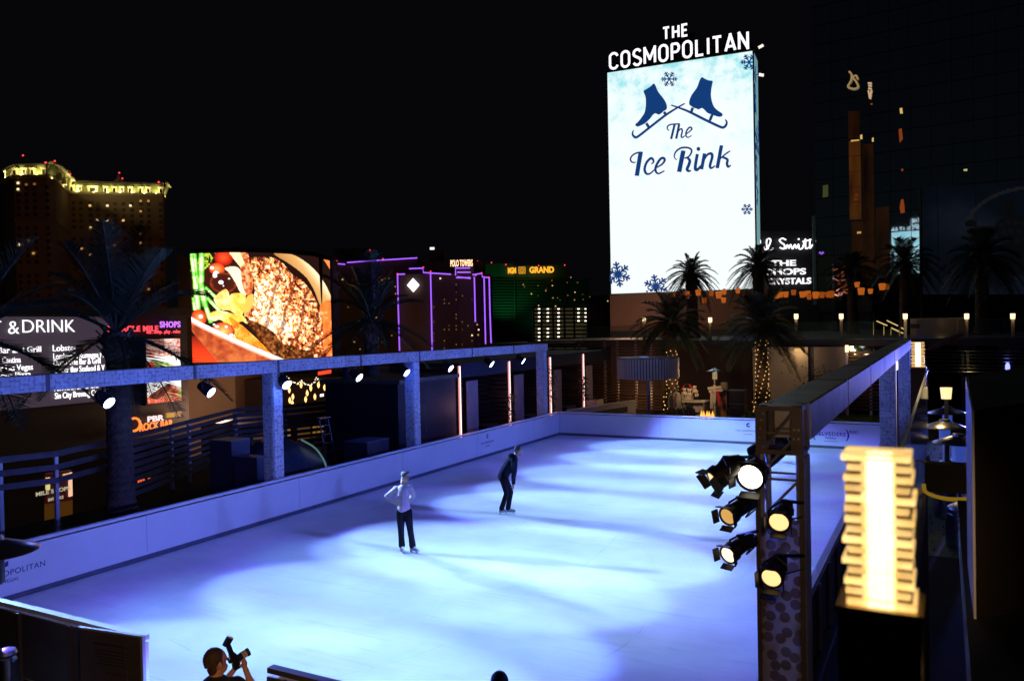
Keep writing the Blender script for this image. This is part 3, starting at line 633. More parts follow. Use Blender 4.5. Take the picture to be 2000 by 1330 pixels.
# rock bar neon
rs = thing('bar_sign', 'orange neon ring and rock bar letters glowing low behind the fence', 'sign', atX(290, 830, XM))
cr = atX(262, 829, XM+.5); b = MB(); b.tube([cr+Vector((0, .62*cos(i*pi/12), .58*sin(i*pi/12))) for i in range(25)], .11, 6, caps=False); build('neon_ring', b, em('neon_orange', (1, .20, .04), 1.7), rs)
q = mtext('PBR', 288, 824, 320, 11, .03); build('lettering', q, em('sign_pinkwhite', (1, .75, .75), 1.2), rs)
q = mtext('ROCK BAR', 272, 842, 338, 15, .03); build('lettering', q, em('neon_orange', (1, .20, .04)), rs)
b = MB(); pp = atX(328, 812, XM+.6); b.box((XM+.3, pp.y, pp.z-.2), (XM+.5, pp.y+1.6, pp.z+.25)); build('awning_light', b, em('amber_soft', (.9, .45, .05), .5), rs)
# shopfront row low on the mall, glimpsed through the fence
sf = thing('shopfront', 'warm amber shopfront windows glimpsed between fence slats across the street', 'building', (XM+8, 26, -14))
b = MB(); b.box((XM+2, 20.6, -14), (XM+7.5, 55, -3.6)); build('wall', b, MDK, sf); rnd = random.Random(11)
AMB = em('window_amber', (.75, .36, .05), .32); AMB2 = em('window_amber_dim', (.55, .22, .04), .16)
y = 22
while y < 54:
    wv = rnd.uniform(1.2, 2.6)
    for z in (-6.4, -9.2):
        b = MB(); b.box((XM+7.4, y, z), (XM+7.56, y+wv, z+1.7)); build('window', b, rnd.choice((AMB, AMB2, AMB2)), sf)
    y += wv+rnd.uniform(.3, 1.2)
def px_panel(name, pts, D, mat, parent, th=.3): b = MB(); b.poly([atD(x, y, D) for x, y in pts], FW*th); return build(name, b, mat, parent)
# entrance glimpsed under the deck rail
en = thing('mall_entrance', 'lit mall entrance board glimpsed below the lowest violet fence rail', 'sign', atX(116, 980, -20))
def px_x(name, pts, X, mat, parent, th=.2): b = MB(); b.poly([atX(x, y, X) for x, y in pts], (-th, 0, 0)); return build(name, b, mat, parent)
px_x('board', [(92, 925), (141, 918), (142, 976), (92, 984)], -20, em('entrance_maroon', (.10, .006, .012), .25), en)
px_x('board', [(92, 983), (142, 976), (142, 1012), (92, 1018)], -20.05, em('entrance_amber', (.35, .13, .015), .16), en)
px_x('pillar_light', [(136, 924), (141, 922), (142, 968), (136, 970)], -19.9, em('entrance_pink', (1, .55, .35), 1.0), en)
px_x('pillar_light', [(94, 933), (98, 932), (98, 956), (94, 957)], -19.9, em('entrance_yellow', (.85, .75, .25), .8), en)
px_x('lamp', [(125, 926), (136, 924), (136, 937), (125, 937)], -19.9, em('entrance_lamp', (1, .6, .25), .8), en)
for s, x0, y0, x1, h in (('MILE SHOPS', 70, 969, 137, 8), ('ENTRANCE', 94, 979, 124, 6)):
    p = atX(x0, y0, -19.8); q = atX(x1, y0, -19.8); build('lettering', text_mb(s, p, (0, 1, 0), UP, atX(x0, y0-h, -19.8).z-p.z, .02, q.y-p.y, .02), em('entrance_letters', (.8, .72, .5), .55), en)
for k, (x, y, ww, hh, colr) in enumerate(((284, 938, 23, 6, (1, .13, .03)), (279, 955, 5, 5, (.2, .5, .1)), (290, 955, 4, 4, (.8, .2, .05)), (288, 971, 8, 3, (.6, .6, .5)))):
    c0 = atX(x, y, -30)
    if k == 0:
        rsn = thing('led_board', 'small red dot-matrix board low behind the fence, near the bend', 'sign', c0); q = MB(); [q.box((-30.06, c0.y-.52+k_*.19, c0.z-.1), (-30.04, c0.y-.40+k_*.19, c0.z+.1)) for k_ in range(6) if k_ != 3]
        build('lettering', q, em('led_red', (1, .13, .03), 1.2), rsn); b = MB(); b.box((-30.3, c0.y-.75, c0.z-.3), (-30.08, c0.y+.75, c0.z+.3)); build('housing', b, BLACK, rsn)
    else:
        b = MB(); b.lathe([(.02, -.1), (.12, -.06), (.12, .06), (.02, .1)], c0, UP, 8); solo('street_light', b, em('street_dot_%d' % k, colr, .8), 'tiny %s light low in the street beyond the fence bend' % ['', 'green', 'orange', 'white'][k], 'lamp')
# cream wall left of steak screen and dark wall right of the menu
cw = thing('cream_wall', 'plain cream building end below the steak screen', 'building', atD(410, 800, 88))
b = MB(); P = [atD(362, 746, 90), atD(459, 738, 94)]; b.poly([Vector((p.x, p.y, -14)) for p in P]+[Vector((p.x, p.y, P[0].z+1)) for p in P[::-1]], FW*12); build('wall', b, pr('cream_render', (.5, .36, .27), .8, 0, .1, .2), cw)
light('wall_washer', 'POINT', atD(432, 812, 80), 2300, (1, .56, .34), cw, size=1)
bx = thing('tan_building', 'plain tan building end left of the steak screen', 'building', atD(357, 600, 96))
b = MB(); P = [atD(345, 497, 92), atD(377, 495, 100)]; b.poly([Vector((p.x, p.y, -14)) for p in P]+[Vector((p.x, p.y, P[0].z)) for p in P[::-1]], FW*20); build('wall', b, pr('tan_render', (.12, .075, .05), .8, 0, .15, .2), bx)
# restaurant lights under the steak screen
rr = thing('restaurant_terrace', 'restaurant with strings of candle-like lights below the steak screen', 'building', atD(600, 790, 86))
b = MB(); P = [atD(461, 742, 97), atD(700, 735, 100)]; b.poly([Vector((p.x, p.y, -14)) for p in P]+[Vector((p.x, p.y, P[0].z)) for p in P[::-1]], FW*10); build('wall', b, pr('restaurant_wall', (.05, .03, .025), .8, 0, .2, .3), rr)
rnd = random.Random(21); cl = em('candle_warm', (1, .55, .18), 2.2); ws = em('candle_white', (1, .85, .6), 1.5)
for x, y in ((565, 762), (572, 775), (588, 752), (600, 768), (607, 758), (615, 775), (622, 752), (634, 757), (566, 782), (597, 780), (571, 788)):
    b = MB(); b.lathe([(.03, -.32), (.13, -.1), (.13, .12), (.02, .35)], atD(x, y, 85), UP, 8); build('candle_lamp', b, cl, rr)
b = MB(); px = [(562, 735), (575, 748), (590, 742), (604, 752), (618, 738), (630, 742)]
for (x0, y0), (x1, y1) in zip(px[:-1], px[1:]):
    for k in range(7):
        t = k/7; b.ball(atD(x0+(x1-x0)*t+rnd.uniform(-1.5, 1.5), y0+(y1-y0)*t+4*sin(pi*t)+rnd.uniform(-1.5, 1.5), 85), .07, 6, 4)
build('string_light', b, ws, rr)
px_panel('red_panel', [(621, 726), (646, 722), (646, 729), (621, 733)], 86, em('panel_red', (1, .06, .02), 1.2), rr); px_panel('white_lamp', [(625, 770), (631, 769), (631, 774), (625, 775)], 84, em('sign_white', (1, .97, 1)), rr)
tl = thing('traffic_sign', 'red lit advertising column glimpsed in strips through the fence', 'sign', atD(653, 800, 80))
b = MB(); P = [atD(648, 780, 80), atD(662, 778, 80)]; b.poly([Vector((p.x, p.y, -14)) for p in P]+[P[1], P[0]], FW*.5); build('column', b, BLACK, tl)
px_panel('lit_panel', [(649, 780), (662, 778), (662, 790), (649, 792)], 79.6, em('panel_red', (1, .06, .02)), tl); px_panel('lit_panel', [(649, 794), (661, 792), (660, 803), (648, 806)], 79.6, em('panel_red', (1, .06, .02)), tl)
px_panel('lit_panel', [(647, 808), (659, 806), (658, 818), (646, 820)], 79.6, em('panel_red', (1, .06, .02)), tl)
for (x, y, D, nm, c, st) in ((476, 880, 60, 'square white street lamp glimpsed left of the beam post', (1, .78, .45), 2.2), (649, 829, 60, 'greenish white lamp glimpsed below the red column', (.85, 1, .7), 1.4), (668, 837, 60, 'round pinkish lamp glimpsed beside the dark covered machine', (1, .75, .6), 2), (886, 540, 500, 'x', (1, 1, 1), 1)):
    if nm == 'x': continue
    p = atD(x, y, D); t = thing('street_lamp', nm, 'lamp', (p.x, p.y, -14)); b = MB(); b.tube([(p.x, p.y, -14), (p.x, p.y, p.z-.3)], .08, 6); build('pole', b, BLACK, t)
    b = MB(); b.lathe([(.05, -.25), (.3, -.22), (.3, .2), (.05, .25)], p, UP, 10); build('lantern', b, em('lamp_%d' % x, c, st), t)
light('street_glow', 'POINT', atD(560, 880, 60), 700, (1, .6, .25), None, size=1)
light('street_glow', 'POINT', atD(120, 1020, 45), 150, (1, .55, .3), None, size=1)

# ================================================================ DISTANT HOTELS
def prism(tops, back, zbot=-14.0):
    """walls from a line of top points (world) down to the street, closed by a line set back"""
    z = tops[0].z; F = [Vector((p.x, p.y, z)) for p in tops]; Bk = [p+back for p in F[::-1]]; ring = F+Bk
    b = MB(); n = len(ring); b.add([Vector((p.x, p.y, zbot)) for p in ring]+ring, [(i, (i+1) % n, n+(i+1) % n, n+i) for i in range(n)]+[tuple(range(n, 2*n))]); return b
DIMW = pr('window_dark', (.012, .012, .016), .25, 0, 0); WARM = [em('window_warm_%d' % i, c, s) for i, (c, s) in enumerate((((1, .62, .22), .9), ((1, .5, .15), .5), ((1, .75, .4), 1.3), ((.9, .4, .1), .22)))]
# --- hotel with floodlit mansard roof
DH = 400; HL, HC, HR = DH, DH*1.118, DH*1.149
hw = pr('hotel_stone', (.34, .25, .18), .8, 0, .15, .03); roofm = pr('mansard_green', (.30, .36, .16), .6, 0, .15, .05); trim = pr('hotel_trim', (.62, .55, .38), .6, 0, .1, .05)
ht = thing('hotel_tower', 'angled stone hotel with green mansard roof lit yellow', 'building', atD(150, 660, DH))
kl = [(6, 349, HL*1.03), (28, 346, HL), (92, 345, HL*1.0), (108, 349, HL*1.02), (135, 375, HC), (200, 377, HC*1.012), (318, 381, HR), (323, 382, HR*1.03)]
zc = atD(50, 345.5, HL).z
def hpt(x, D, z): p = atD(x, 380, D); return Vector((p.x, p.y, z))
line = [(x, D) for x, y, D in kl]
HB2 = (hpt(230, DH, 0)-Vector((CAM.x, CAM.y, 0))).normalized()*50-RT*14
build('wall', prism([hpt(x, D, zc) for x, D in line], HB2), hw, ht)
def band(z0, z1, out, mat, nm):
    b = MB()
    for (x0, d0), (x1, d1) in zip(line[:-1], line[1:]):
        A, B_ = hpt(x0, d0, z0), hpt(x1, d1, z0); n = (B_-A).cross(UP).normalized()
        if n.dot(FW) > 0: n = -n
        b.poly([A+n*out, B_+n*out, B_+n*out+UP*(z1-z0), A+n*out+UP*(z1-z0)], -n*(out+.5))
    return build(nm, b, mat, ht)
band(zc-.6, zc+.7, 1.4, trim, 'cornice'); band(zc-22, zc-21.2, .5, hw, 'belt_course')
mh = 6.4; b = MB(); b2 = MB()
for (x0, d0), (x1, d1) in zip(line[:-1], line[1:]):
    A, B_ = hpt(x0, d0, zc+.7), hpt(x1, d1, zc+.7); n = (B_-A).cross(UP).normalized()
    if n.dot(FW) > 0: n = -n
    A2, B2 = A-n*2.0+UP*(mh-.7), B_-n*2.0+UP*(mh-.7); b.quad(A, B_, B2, A2); b2.poly([A2+n*.5, B2+n*.5, B2+n*.5+UP*.8, A2+n*.5+UP*.8], -n*2)
build('roof', b, roofm, ht); build('ridge_trim', b2, trim, ht)
rb = MB(); rb.poly([hpt(x, D, zc+mh) for x, D in line]+[hpt(x, D, zc+mh)+HB2 for x, D in line[::-1]], (0, 0, -.4)); build('roof_deck', rb, MDK, ht)
def dormer(x, D, nrm, wide=1.0):
    c = hpt(x, D, zc+.6); n = nrm; u = n.cross(UP).normalized(); b = MB(); w = 1.1*wide; h = 3.1
    b.obox(c-n*.6+UP*h/2, u*w, n*1.5, UP*h/2); b.obox(c-n*.6+UP*(h+.25), u*(w+.4), n*1.8, UP*.3); o = build('dormer', b, trim, ht)
    g = MB(); g.obox(c+n*.93+UP*h*.45, u*w*.5, n*.05, UP*h*.36); build('pane', g, DIMW, o)
def segn(i):
    A, B_ = hpt(*line[i], 0), hpt(*line[i+1], 0); n = (B_-A).cross(UP).normalized(); return -n if n.dot(FW) > 0 else n
for x in (32, 50, 66, 88): dormer(x, HL, segn(1))
dormer(15, HL*1.015, segn(0)); dormer(113, HL*1.035, segn(3)); dormer(122, HL*1.065, segn(3))
for x in (141, 157, 207, 224, 239, 255, 275, 290): dormer(x, np.interp(x, [135, 200, 318], [HC, HC*1.012, HR]), segn(5))
dormer(182, HC*1.009, segn(5), 2.4); dormer(315, HR*.999, segn(5))
# rooftop boxes
for x0, x1, D, z0, z1 in ((13, 47, HL*1.08, mh, 11.5), (128, 133, HC*1.02, mh, 12.5), (134, 180, HC*1.06, mh, 10.6), (104, 112, HL*1.1, mh, 13.5)):
    A, B_ = hpt(x0, D, zc+z0), hpt(x1, D, zc+z0); b = MB(); b.poly([A, B_, B_+UP*(z1-z0), A+UP*(z1-z0)], FW*14); build('roof_box', b, trim, ht)
p = hpt(232, HC*1.05, zc+mh); b = MB(); b.lathe([(1.6, 0), (1.6, 2), (2.6, 2.4), (2.2, 4.5), (1, 5), (.6, 7)], p, UP, 10); build('cupola', b, trim, ht)
rl = em('beacon_red', (1, .04, .05), 2.2)
for x, y, D in ((45, 304, HL*1.08), (89, 318, HL), (107, 315, HL*1.1), (137, 340, HC), (233, 338, HC*1.05), (239, 349, HC*1.04), (310, 356, HR)):
    b = MB(); b.ball(atD(x, y, D), .5, 8, 5); build('beacon', b, rl, ht)
# cornice floodlights
FC = (1, .80, .30)
for i in range(len(line)-1):
    (x0, d0), (x1, d1) = line[i], line[i+1]; nseg = max(1, int(abs(x1-x0)/22)); n = segn(i)
    for k in range(nseg):
        t0 = (k+.5)/nseg; A, B_ = hpt(x0, d0, zc+.9), hpt(x1, d1, zc+.9); c = A.lerp(B_, t0)+n*2.0
        light('cornice_floodlight', 'AREA', c, 1500*(B_-A).length/nseg/8, FC, ht, c+UP*6-n*3.2, .6, shape=(B_-A).length/nseg*.9)
rnd = random.Random(2); dark = MB()
cols = [(16, 0), (36, 1), (52, 1), (68, 1), (92, 1)]+[(x, 5) for x in (143, 157, 176, 191, 209, 224, 241, 257, 275, 290, 313)]
lit = {(36, 358): 2, (36, 370): 2, (68, 360): 3, (52, 361): 3, (176, 402): 0, (210, 402): 2, (255, 402): 2, (275, 393): 1, (290, 393): 1, (191, 430): 0, (210, 432): 0, (241, 431): 0, (177, 445): 0, (275, 413): 1, (275, 475): 1, (275, 457): 3, (38, 478): 2, (57, 470): 3, (160, 486): 1, (176, 497): 1, (224, 480): 3, (66, 495): 1, (290, 565): 1, (95, 527): 3}
def fD(x): return float(np.interp(x, [k[0] for k in kl], [k[2] for k in kl]))
for x, sgm in cols:
    n = segn(sgm); u = n.cross(UP).normalized(); D = fD(x)
    for fl in range(24):
        z = zc-5.5-fl*3.35
        if fl in (5, 12): continue
        c = hpt(x, D, z)+n*.12; dark.obox(c, u*.95, n*.08, UP*.95)
setp(build('window', dark, pr('hotel_window', (.11, .08, .06), .4, 0, 0), ht), kind='stuff')
for (x, y), k in lit.items():
    D = fD(x); n = segn(1 if x < 100 else 5); u = n.cross(UP).normalized(); c = atD(x, y, D)+n*.35; b = MB(); b.obox(c, u*.6, n*.08, UP*.55); build('window', b, WARM[k], ht)
light('street_wash', 'AREA', atD(150, 720, 300)+Vector((0, 0, -10)), 9000, (1, .36, .12), ht, hpt(160, 400, 40), 60)

# --- tower with violet neon outlines
NE = em('neon_purple', (.33, .10, 1), 1.5); PW = pr('stucco_brown', (.10, .068, .05), .85, 0, .15, .04)
def neon(parent, pts, D, r=.36): b = MB(); b.tube([atD(x, y, D) for x, y in pts], r, 5); return build('neon_tube', b, NE, parent)
def cubes(parent, spots, D, wpx, hpx, mats, nm='window'):
    for i, (x, y) in enumerate(spots):
        b = MB(); c = atD(x, y, D); k = D/FPX; b.obox(c, RT*wpx*k/2, FW*.15, UP*hpx*k/2); build(nm, b, mats[i % len(mats)] if isinstance(mats, list) else mats, parent)
DP = 430; pt = thing('timeshare_tower', 'brown tower edged with violet neon, carrying its name in lights', 'building', atD(870, 700, DP))
def blk(parent, x0, x1, y, D, depth, mat, nm='wall', D1=None):
    A, B_ = atD(x0, y, D), atD(x1, y, D1 or D); build(nm, prism([A, Vector((B_.x, B_.y, A.z))], FW*depth), mat, parent)
blk(pt, 779, 842, 536, DP, 30, PW); blk(pt, 841.5, 958, 534, DP, 34, PW, D1=DP*1.03); blk(pt, 800, 838, 528, DP+4, 24, PW); blk(pt, 889, 925, 521, DP+6, 12, PW, 'sign_box'); blk(pt, 815, 945, 512, DP+20, 24, pr('stucco_dark', (.08, .05, .045), .85, 0, .15, .04), 'penthouse'); blk(pt, 838, 862, 488, DP+30, 15, pr('stucco_dark', (.08, .05, .045)), 'stair_tower')
for pts in ([(776.5, 536), (791, 535.5)], [(776.5, 536), (778, 600), (780.5, 685)], [(799, 525), (826, 524), (827, 532.5), (842, 533.5), (881, 536)], [(841, 533), (842.5, 600), (844.5, 705)], [(891, 542.5), (919, 542.5)], [(890, 538), (889.5, 524), (918, 523.5)], [(893, 532), (919, 532)], [(893, 541), (919, 544)], [(923, 537), (941, 534), (942, 541), (955, 542.5)], [(926.5, 541), (928.5, 629)], [(945.5, 543), (948.5, 672)], [(955.5, 542.5), (957, 610), (959.5, 676)]):
    neon(pt, pts, DP-2)
b = MB(); c = atD(807, 557, DP-2); k = DP/FPX; b.poly([c+UP*13.5*k, c+RT*12*k, c-UP*13.5*k, c-RT*12*k], FW*.6); build('diamond_sign', b, em('diamond_white', (.95, .86, 1), 2.2), pt)
p = atD(880, 520.5, DP-3); q = text_mb('POLO TOWERS', p, RT, UP, 12.5*k, .03, 43*k, .5, space=1.05); build('lettering', q, em('sign_peach', (1, .60, .34), 2.0), pt)
rnd = random.Random(8); sp = []
for i in range(46):
    x = rnd.choice((847, 868, 877, 891, 903, 914, 922, 935)); y = 556+rnd.randrange(0, 18)*7.3
    if (x, y) not in sp: sp.append((x, y))
cubes(pt, sp, DP-.6, 2.1, 2.6, [em('window_dim_gold', (.6, .38, .1), .22), em('window_dim_olive', (.45, .33, .1), .12), DIMW, em('window_dim_gold', (.6, .38, .1)), WARM[3]])
cubes(pt, [(860, 544), (932, 634), (935, 644), (934, 654), (922, 655)], DP-.7, 3, 3, [WARM[2], WARM[1]])
cubes(pt, [(776, 535), (827, 522), (841, 530), (929, 538), (941, 533), (955, 542)], DP-2.5, 2.2, 2.2, rl, 'beacon')
light('street_wash', 'AREA', atD(860, 760, DP-90), 9000, (1, .5, .2), pt, atD(860, 600, DP), 40)
rb2 = thing('neon_hotel_block', 'lower brown hotel wing with violet neon roofline behind the palm crown', 'building', atD(720, 640, 470))
blk(rb2, 655, 700, 512, 470, 40, PW); blk(rb2, 700, 815, 507, 470, 40, PW); blk(rb2, 612, 660, 500, 480, 30, PW); blk(rb2, 650, 722, 486, 500, 30, pr('stucco_dark', (.08, .05, .045)), 'penthouse')
for pts in ([(600, 500), (623, 498)], [(623, 497), (623, 506)], [(655, 515), (674, 516.5)], [(678, 513), (742, 508.5), (815, 504)], [(729.5, 530), (731.5, 588)]): neon(rb2, pts, 468)
sp = [(728, 538), (735, 545), (741, 541), (746, 547), (669, 546), (689, 548), (724, 554), (733, 554), (742, 552), (752, 544), (760, 544), (772, 560), (773, 574), (746, 669), (715, 648), (692, 668), (703, 682), (665, 560), (680, 600), (690, 632), (710, 575), (735, 620), (760, 600), (765, 655)]
cubes(rb2, sp, 469, 2.4, 2.2, [WARM[0], WARM[1], WARM[3], WARM[1]])
cubes(rb2, [(658, 510), (748, 505.5), (722, 489)], 467.5, 2.2, 2.2, rl, 'beacon')
light('street_wash', 'AREA', atD(720, 740, 400), 7000, (1, .5, .2), rb2, atD(720, 600, 470), 40)
# --- green lit hotel
DG = 880; kg = DG/FPX; mg = thing('green_hotel', 'broad green-lit hotel slab with amber name letters at the roofline', 'building', atD(1050, 660, DG)); GW = pr('green_glass', (.03, .085, .055), .45, 0, .2, .01)
blk(mg, 925, 1005, 516, DG, 60, GW); blk(mg, 1004.5, 1106, 519, DG*1.01, 60, GW); blk(mg, 1105, 1150, 545, DG*1.02, 60, GW); blk(mg, 1149, 1192, 578, DG*1.03, 60, MDK)
b = MB()
for i in range(24):
    y = 545+i*5.6; b.bar(atD(958, y, DG-1.2), atD(1004, y, DG-1.2), 1, .9); b.bar(atD(1005, y, DG*1.01-1.2), atD(1105, y+.8, DG*1.01-1.2), 1, .9)
build('floor_band', b, pr('green_band', (.015, .03, .022), .6, 0, .1, .1), mg)
AM = em('sign_amber', (1, .42, .03), 1.3)
for s, x0, x1, y, h in (('MGM', 992, 1008, 534, 11), ('GRAND', 1034, 1082, 533, 11.5)):
    build('lettering', text_mb(s, atD(x0, y, DG-3), RT, UP, h*kg, .05, (x1-x0)*kg, 1), AM, mg)
c = atD(1019.5, 528, DG-3); b = MB(); s_ = 6*kg
for p, q in (((-1, -1), (1, -1)), ((1, -1), (1, 1)), ((1, 1), (-1, 1)), ((-1, 1), (-1, -1))): b.bar(c+RT*p[0]*s_+UP*p[1]*s_, c+RT*q[0]*s_+UP*q[1]*s_, 1, .9, up=FW)
b.tube([c+RT*2.1*cos(a*pi/8)+UP*2.1*sin(a*pi/8) for a in range(17)], .5, 4); b.ball(c, (.9, .9, .9), 6, 4); build('emblem', b, em('sign_amber_dim', (1, .42, .03), .7), mg)
light('green_wash', 'SPOT', atD(985, 640, DG-60), 52000, (.06, 1, .25), mg, atD(985, 545, DG), 3, R(70), .8); light('green_wash', 'SPOT', atD(1060, 640, DG-70), 9000, (.05, 1, .4), mg, atD(1060, 555, DG), 3, R(90), .8)
sp = [(1022, 556), (1051, 558), (1078, 548), (1079, 558), (1067, 564), (1115, 542), (1108, 552), (1128, 552), (1038, 574), (1051, 578), (1080, 582), (1089, 582), (1109, 577), (1123, 571), (1138, 575), (1122, 586), (1139, 585), (1152, 580), (1052, 597), (1094, 586), (1066, 568), (1024, 560)]
cubes(mg, sp, DG-3, 2.2, 2.2, [WARM[1], em('window_dim_gold', (.6, .38, .1)), WARM[3], WARM[0], em('window_dim_olive', (.45, .33, .1))])
cubes(mg, [(1103, 518), (933, 510), (960, 513), (988, 517), (1052, 519)], DG-3.5, 2, 2, rl, 'beacon')
# --- open parking garage
DA = 520; ka = DA/FPX; gg = thing('parking_garage', 'open-sided parking garage with rows of bright ceiling lights', 'building', atD(1095, 650, DA))
gm = pr('garage_concrete', (.10, .09, .07), .8, 0, .2, .05); gin = em('garage_inside', (.5, .42, .18), .06)
blk(gg, 1042, 1146, 599, DA+16, 30, gin, 'lit_interior')
for i in range(11):
    y = 598+i*7.7; b = MB(); A, B_ = atD(1042, y, DA), atD(1147, y-.6, DA); b.poly([A, B_, B_-UP*1.05, A-UP*1.05], FW*16); build('parapet', b, gm, gg)
for x in (1042, 1057, 1080, 1102, 1121, 1147): b = MB(); p = atD(x, 598, DA-.1); b.box((p.x-.5, p.y-.5, -14), (p.x+.5, p.y+.5, p.z)); build('column', b, gm, gg)
gl = em('garage_lamp', (1, .92, .72), 2.4); sp = []
for i in range(9):
    for x in (1053, 1070, 1091, 1130, 1144):
        if x > 1110 and i > 3: continue
        if i == 4 and x < 1080: continue
        sp.append((x, 603.5+i*7.75))
cubes(gg, sp, DA+3, 4.2, 2.2, gl, 'ceiling_lamp'); b = MB(); p = atD(1165, 592, DA); b.box((p.x-6, p.y, -14), (p.x+7, p.y+12, p.z)); build('stair_tower', b, pr('garage_tower', (.05, .045, .04), .8, 0, .2, .1), gg)
cubes(gg, [(1187, 597), (1187, 605), (1187, 613), (1187, 621)], DA+3, 5, 2, em('garage_far', (.7, .55, .25), .5), 'ceiling_lamp'); cubes(gg, [(1187, 588), (1085, 598)], DA, 2.2, 2.2, WARM[0], 'beacon')
# lone roof sign and beacons
b = MB(); c = atD(844, 486, 600); b.obox(c, RT*1.6, FW*.3, UP*1); lw = thing('roof_sign', 'small white lit roof sign above the neon-edged tower', 'sign', c); build('panel', b, em('sign_white', (1, .97, 1)), lw); b = MB(); b.tube([c-UP*1, c-UP*60], .5, 5); build('mast', b, BLACK, lw)
# ================================================================ LEFT DECK: FENCE, CABANAS, STORED GEAR
WOOD = pr('dark_slat_wood', (.10, .085, .085), .6, 0, .3, 3); POSTM = pr('fence_post_steel', (.7, .7, .72), .35, .6, .1, 4)
PTS = [(-6.0, -26.5), (-4.65, -22.5), (-4.25, -21.3), (-5.36, -18.4), (-8.5, -11.45), (-7.6, -9.7), (-7.0, -7.9), (-7.4, -4.6)]
FLAB = ['low open-railed fence length with three violet lit slats at the frame edge', 'short fence length with three violet slats, above the mall entrance board', 'rising fence length with three violet slats left of the neon ring bar sign', 'long dark slatted fence length in front of the cream wall', 'dark slatted fence length right of the beam post nearest the bend', 'dark slatted fence length behind the covered machine', 'dark slatted fence length beside the middle beam post']
def fence(i, p, q, ztop, nsl, label, pitch=.2, sl=.125, posts=(0, 1)):
    p, q = Vector((*p, 0)), Vector((*q, 0)); d = (q-p).normalized(); n = d.cross(UP)
    t = thing('slat_fence', label, 'fence', (p+q)/2, 'slatted fence along the deck edge')
    b = MB()
    for k in range(nsl):
        z = ztop-sl/2-k*pitch; b.bar(p+UP*z, q+UP*z, .03, sl)
    build('slat_panel', b, WOOD, t)
    for s in posts:
        for off in ((0,) if (q-p).length < 3 else (0,)):
            c = p.lerp(q, s)-n*.06*1; c = p.lerp(q, s)+n*(-.06 if n.x > 0 else .06); b = MB(); b.box((c.x-.045, c.y-.045, -.06), (c.x+.045, c.y+.045, ztop-.02)); build('post', b, POSTM, t)
    return t
for i, (p, q) in enumerate(zip(PTS[:-1], PTS[1:])):
    fence(i, p, q, 2.1, 3 if i < 3 else 9, FLAB[i], .34 if i < 3 else .215, .15 if i < 3 else .14, (0,) if i < 3 else ((0, .34, .5, 1) if i == 3 else (0, 1)))
# low dark wall and planting below the open rails
b = MB()
for p, q in zip(PTS[:3], PTS[1:4]):
    pass
# cabana row with pink light tubes
CAB = pr('cabana_slats', (.035, .028, .028), .65, 0, .3, 3); CUR = pr('curtain_grey', (.32, .30, .34), .85, 0, .15, 2); NAVY = pr('navy_canvas', (.012, .018, .05), .8, 0, .2, 2)
TUBE = em('tube_pink', (1, .36, .34), 1.0); TUBEC = em('tube_core', (1, .78, .74), 2.2)
def cabana(y, label):
    t = thing('cabana', label, 'cabana', (-3.6, y, -.06), 'cabanas lining the far half of the fence side'); y1 = y+4.25
    b = MB()
    for k in range(17): z = .12+k*.205; b.box((-5.6, y-.02, z), (-2.02, y+.02, z+.13))
    build('slat_wall', b, CAB, t)
    b = MB()
    for x in (-5.6, -3.8, -2.06): b.box((x-.05, y-.05, -.06), (x+.05, y+.07, 3.56))
    build('post', b, CAB, t)
    b = MB(); b.box((-5.7, y+.1, 3.42), (-2.0, y1-.12, 3.56)); b.box((-2.1, y+.1, 2.95), (-2.03, y1-.12, 3.42)); build('roof', b, NAVY, t)
    b = MB(); b.box((-5.68, y+.08, -.05), (-5.6, y1-.1, 3.4)); build('back_wall', b, CAB, t)
    b = MB()
    n = 16
    for k in range(n):
        a0, a1 = y+.75+k*.06, y+.75+(k+1)*.06; dx0, dx1 = .035*(-1)**k, .035*(-1)**(k+1); b.add([(-2.25+dx0, a0, .02), (-2.25+dx1, a1, .02), (-2.25+dx1, a1, 2.75), (-2.25+dx0, a0, 2.75)], [(0, 1, 2, 3)])
    build('curtain', b, CUR, t, True)
    b = MB(); b.box((-2.9, y1-1.7, .3), (-2.3, y1-.5, .62)); b.box((-5.3, y+.6, .1), (-4.4, y1-.4, .48)); b.box((-5.5, y+.6, .48), (-5.25, y1-.4, .95)); build('daybed', b, NAVY, t)
    b = MB(); b.lathe([(.055, .0), (.055, 3.22)], (-2.0, y-.14, .24), UP, 10); o = build('light_tube', b, TUBE, t, True)
    b = MB(); b.lathe([(.022, 0), (.022, 3.2)], (-1.958, y-.155, .25), UP, 8); build('tube_core', b, TUBEC, o, True)
    light('tube_glow', 'POINT', (-1.85, y-.2, 1.8), 14, (1, .45, .42), t, size=.5)
for y, l in ((-5.3, 'cabana with grey curtain beside the pink light tube nearest the skaters'), (-.95, 'cabana behind the second pink light tube, partly hidden by foliage'), (3.45, 'cabana behind the last beam post and third pink light tube'), (7.75, 'farthest cabana, with pink light tube beside the low planter wall')): cabana(y, l)
# dark serving wall left of the cabanas
dk = thing('storage_hut', 'dark navy hut between the middle beam post and the first pink light tube', 'hut', (-3.7, -8, -.06))
b = MB(); b.box((-5.6, -9.6, -.06), (-2.1, -5.6, 3.0)); build('wall', b, pr('hut_navy', (.012, .014, .03), .6, 0, .3, 1), dk); b = MB(); b.box((-5.8, -9.7, 3.0), (-1.95, -5.5, 3.15)); build('roof', b, WOOD, dk)
b = MB(); b.box((-2.1, -8.8, .0), (-2.05, -7.8, 2.1)); o = build('door', b, pr('hut_door', (.02, .02, .035), .5, 0, .2, 2), dk); b = MB(); b.box((-2.05, -7.95, 1.0), (-2.02, -7.9, 1.2)); build('handle', b, STEEL, o)
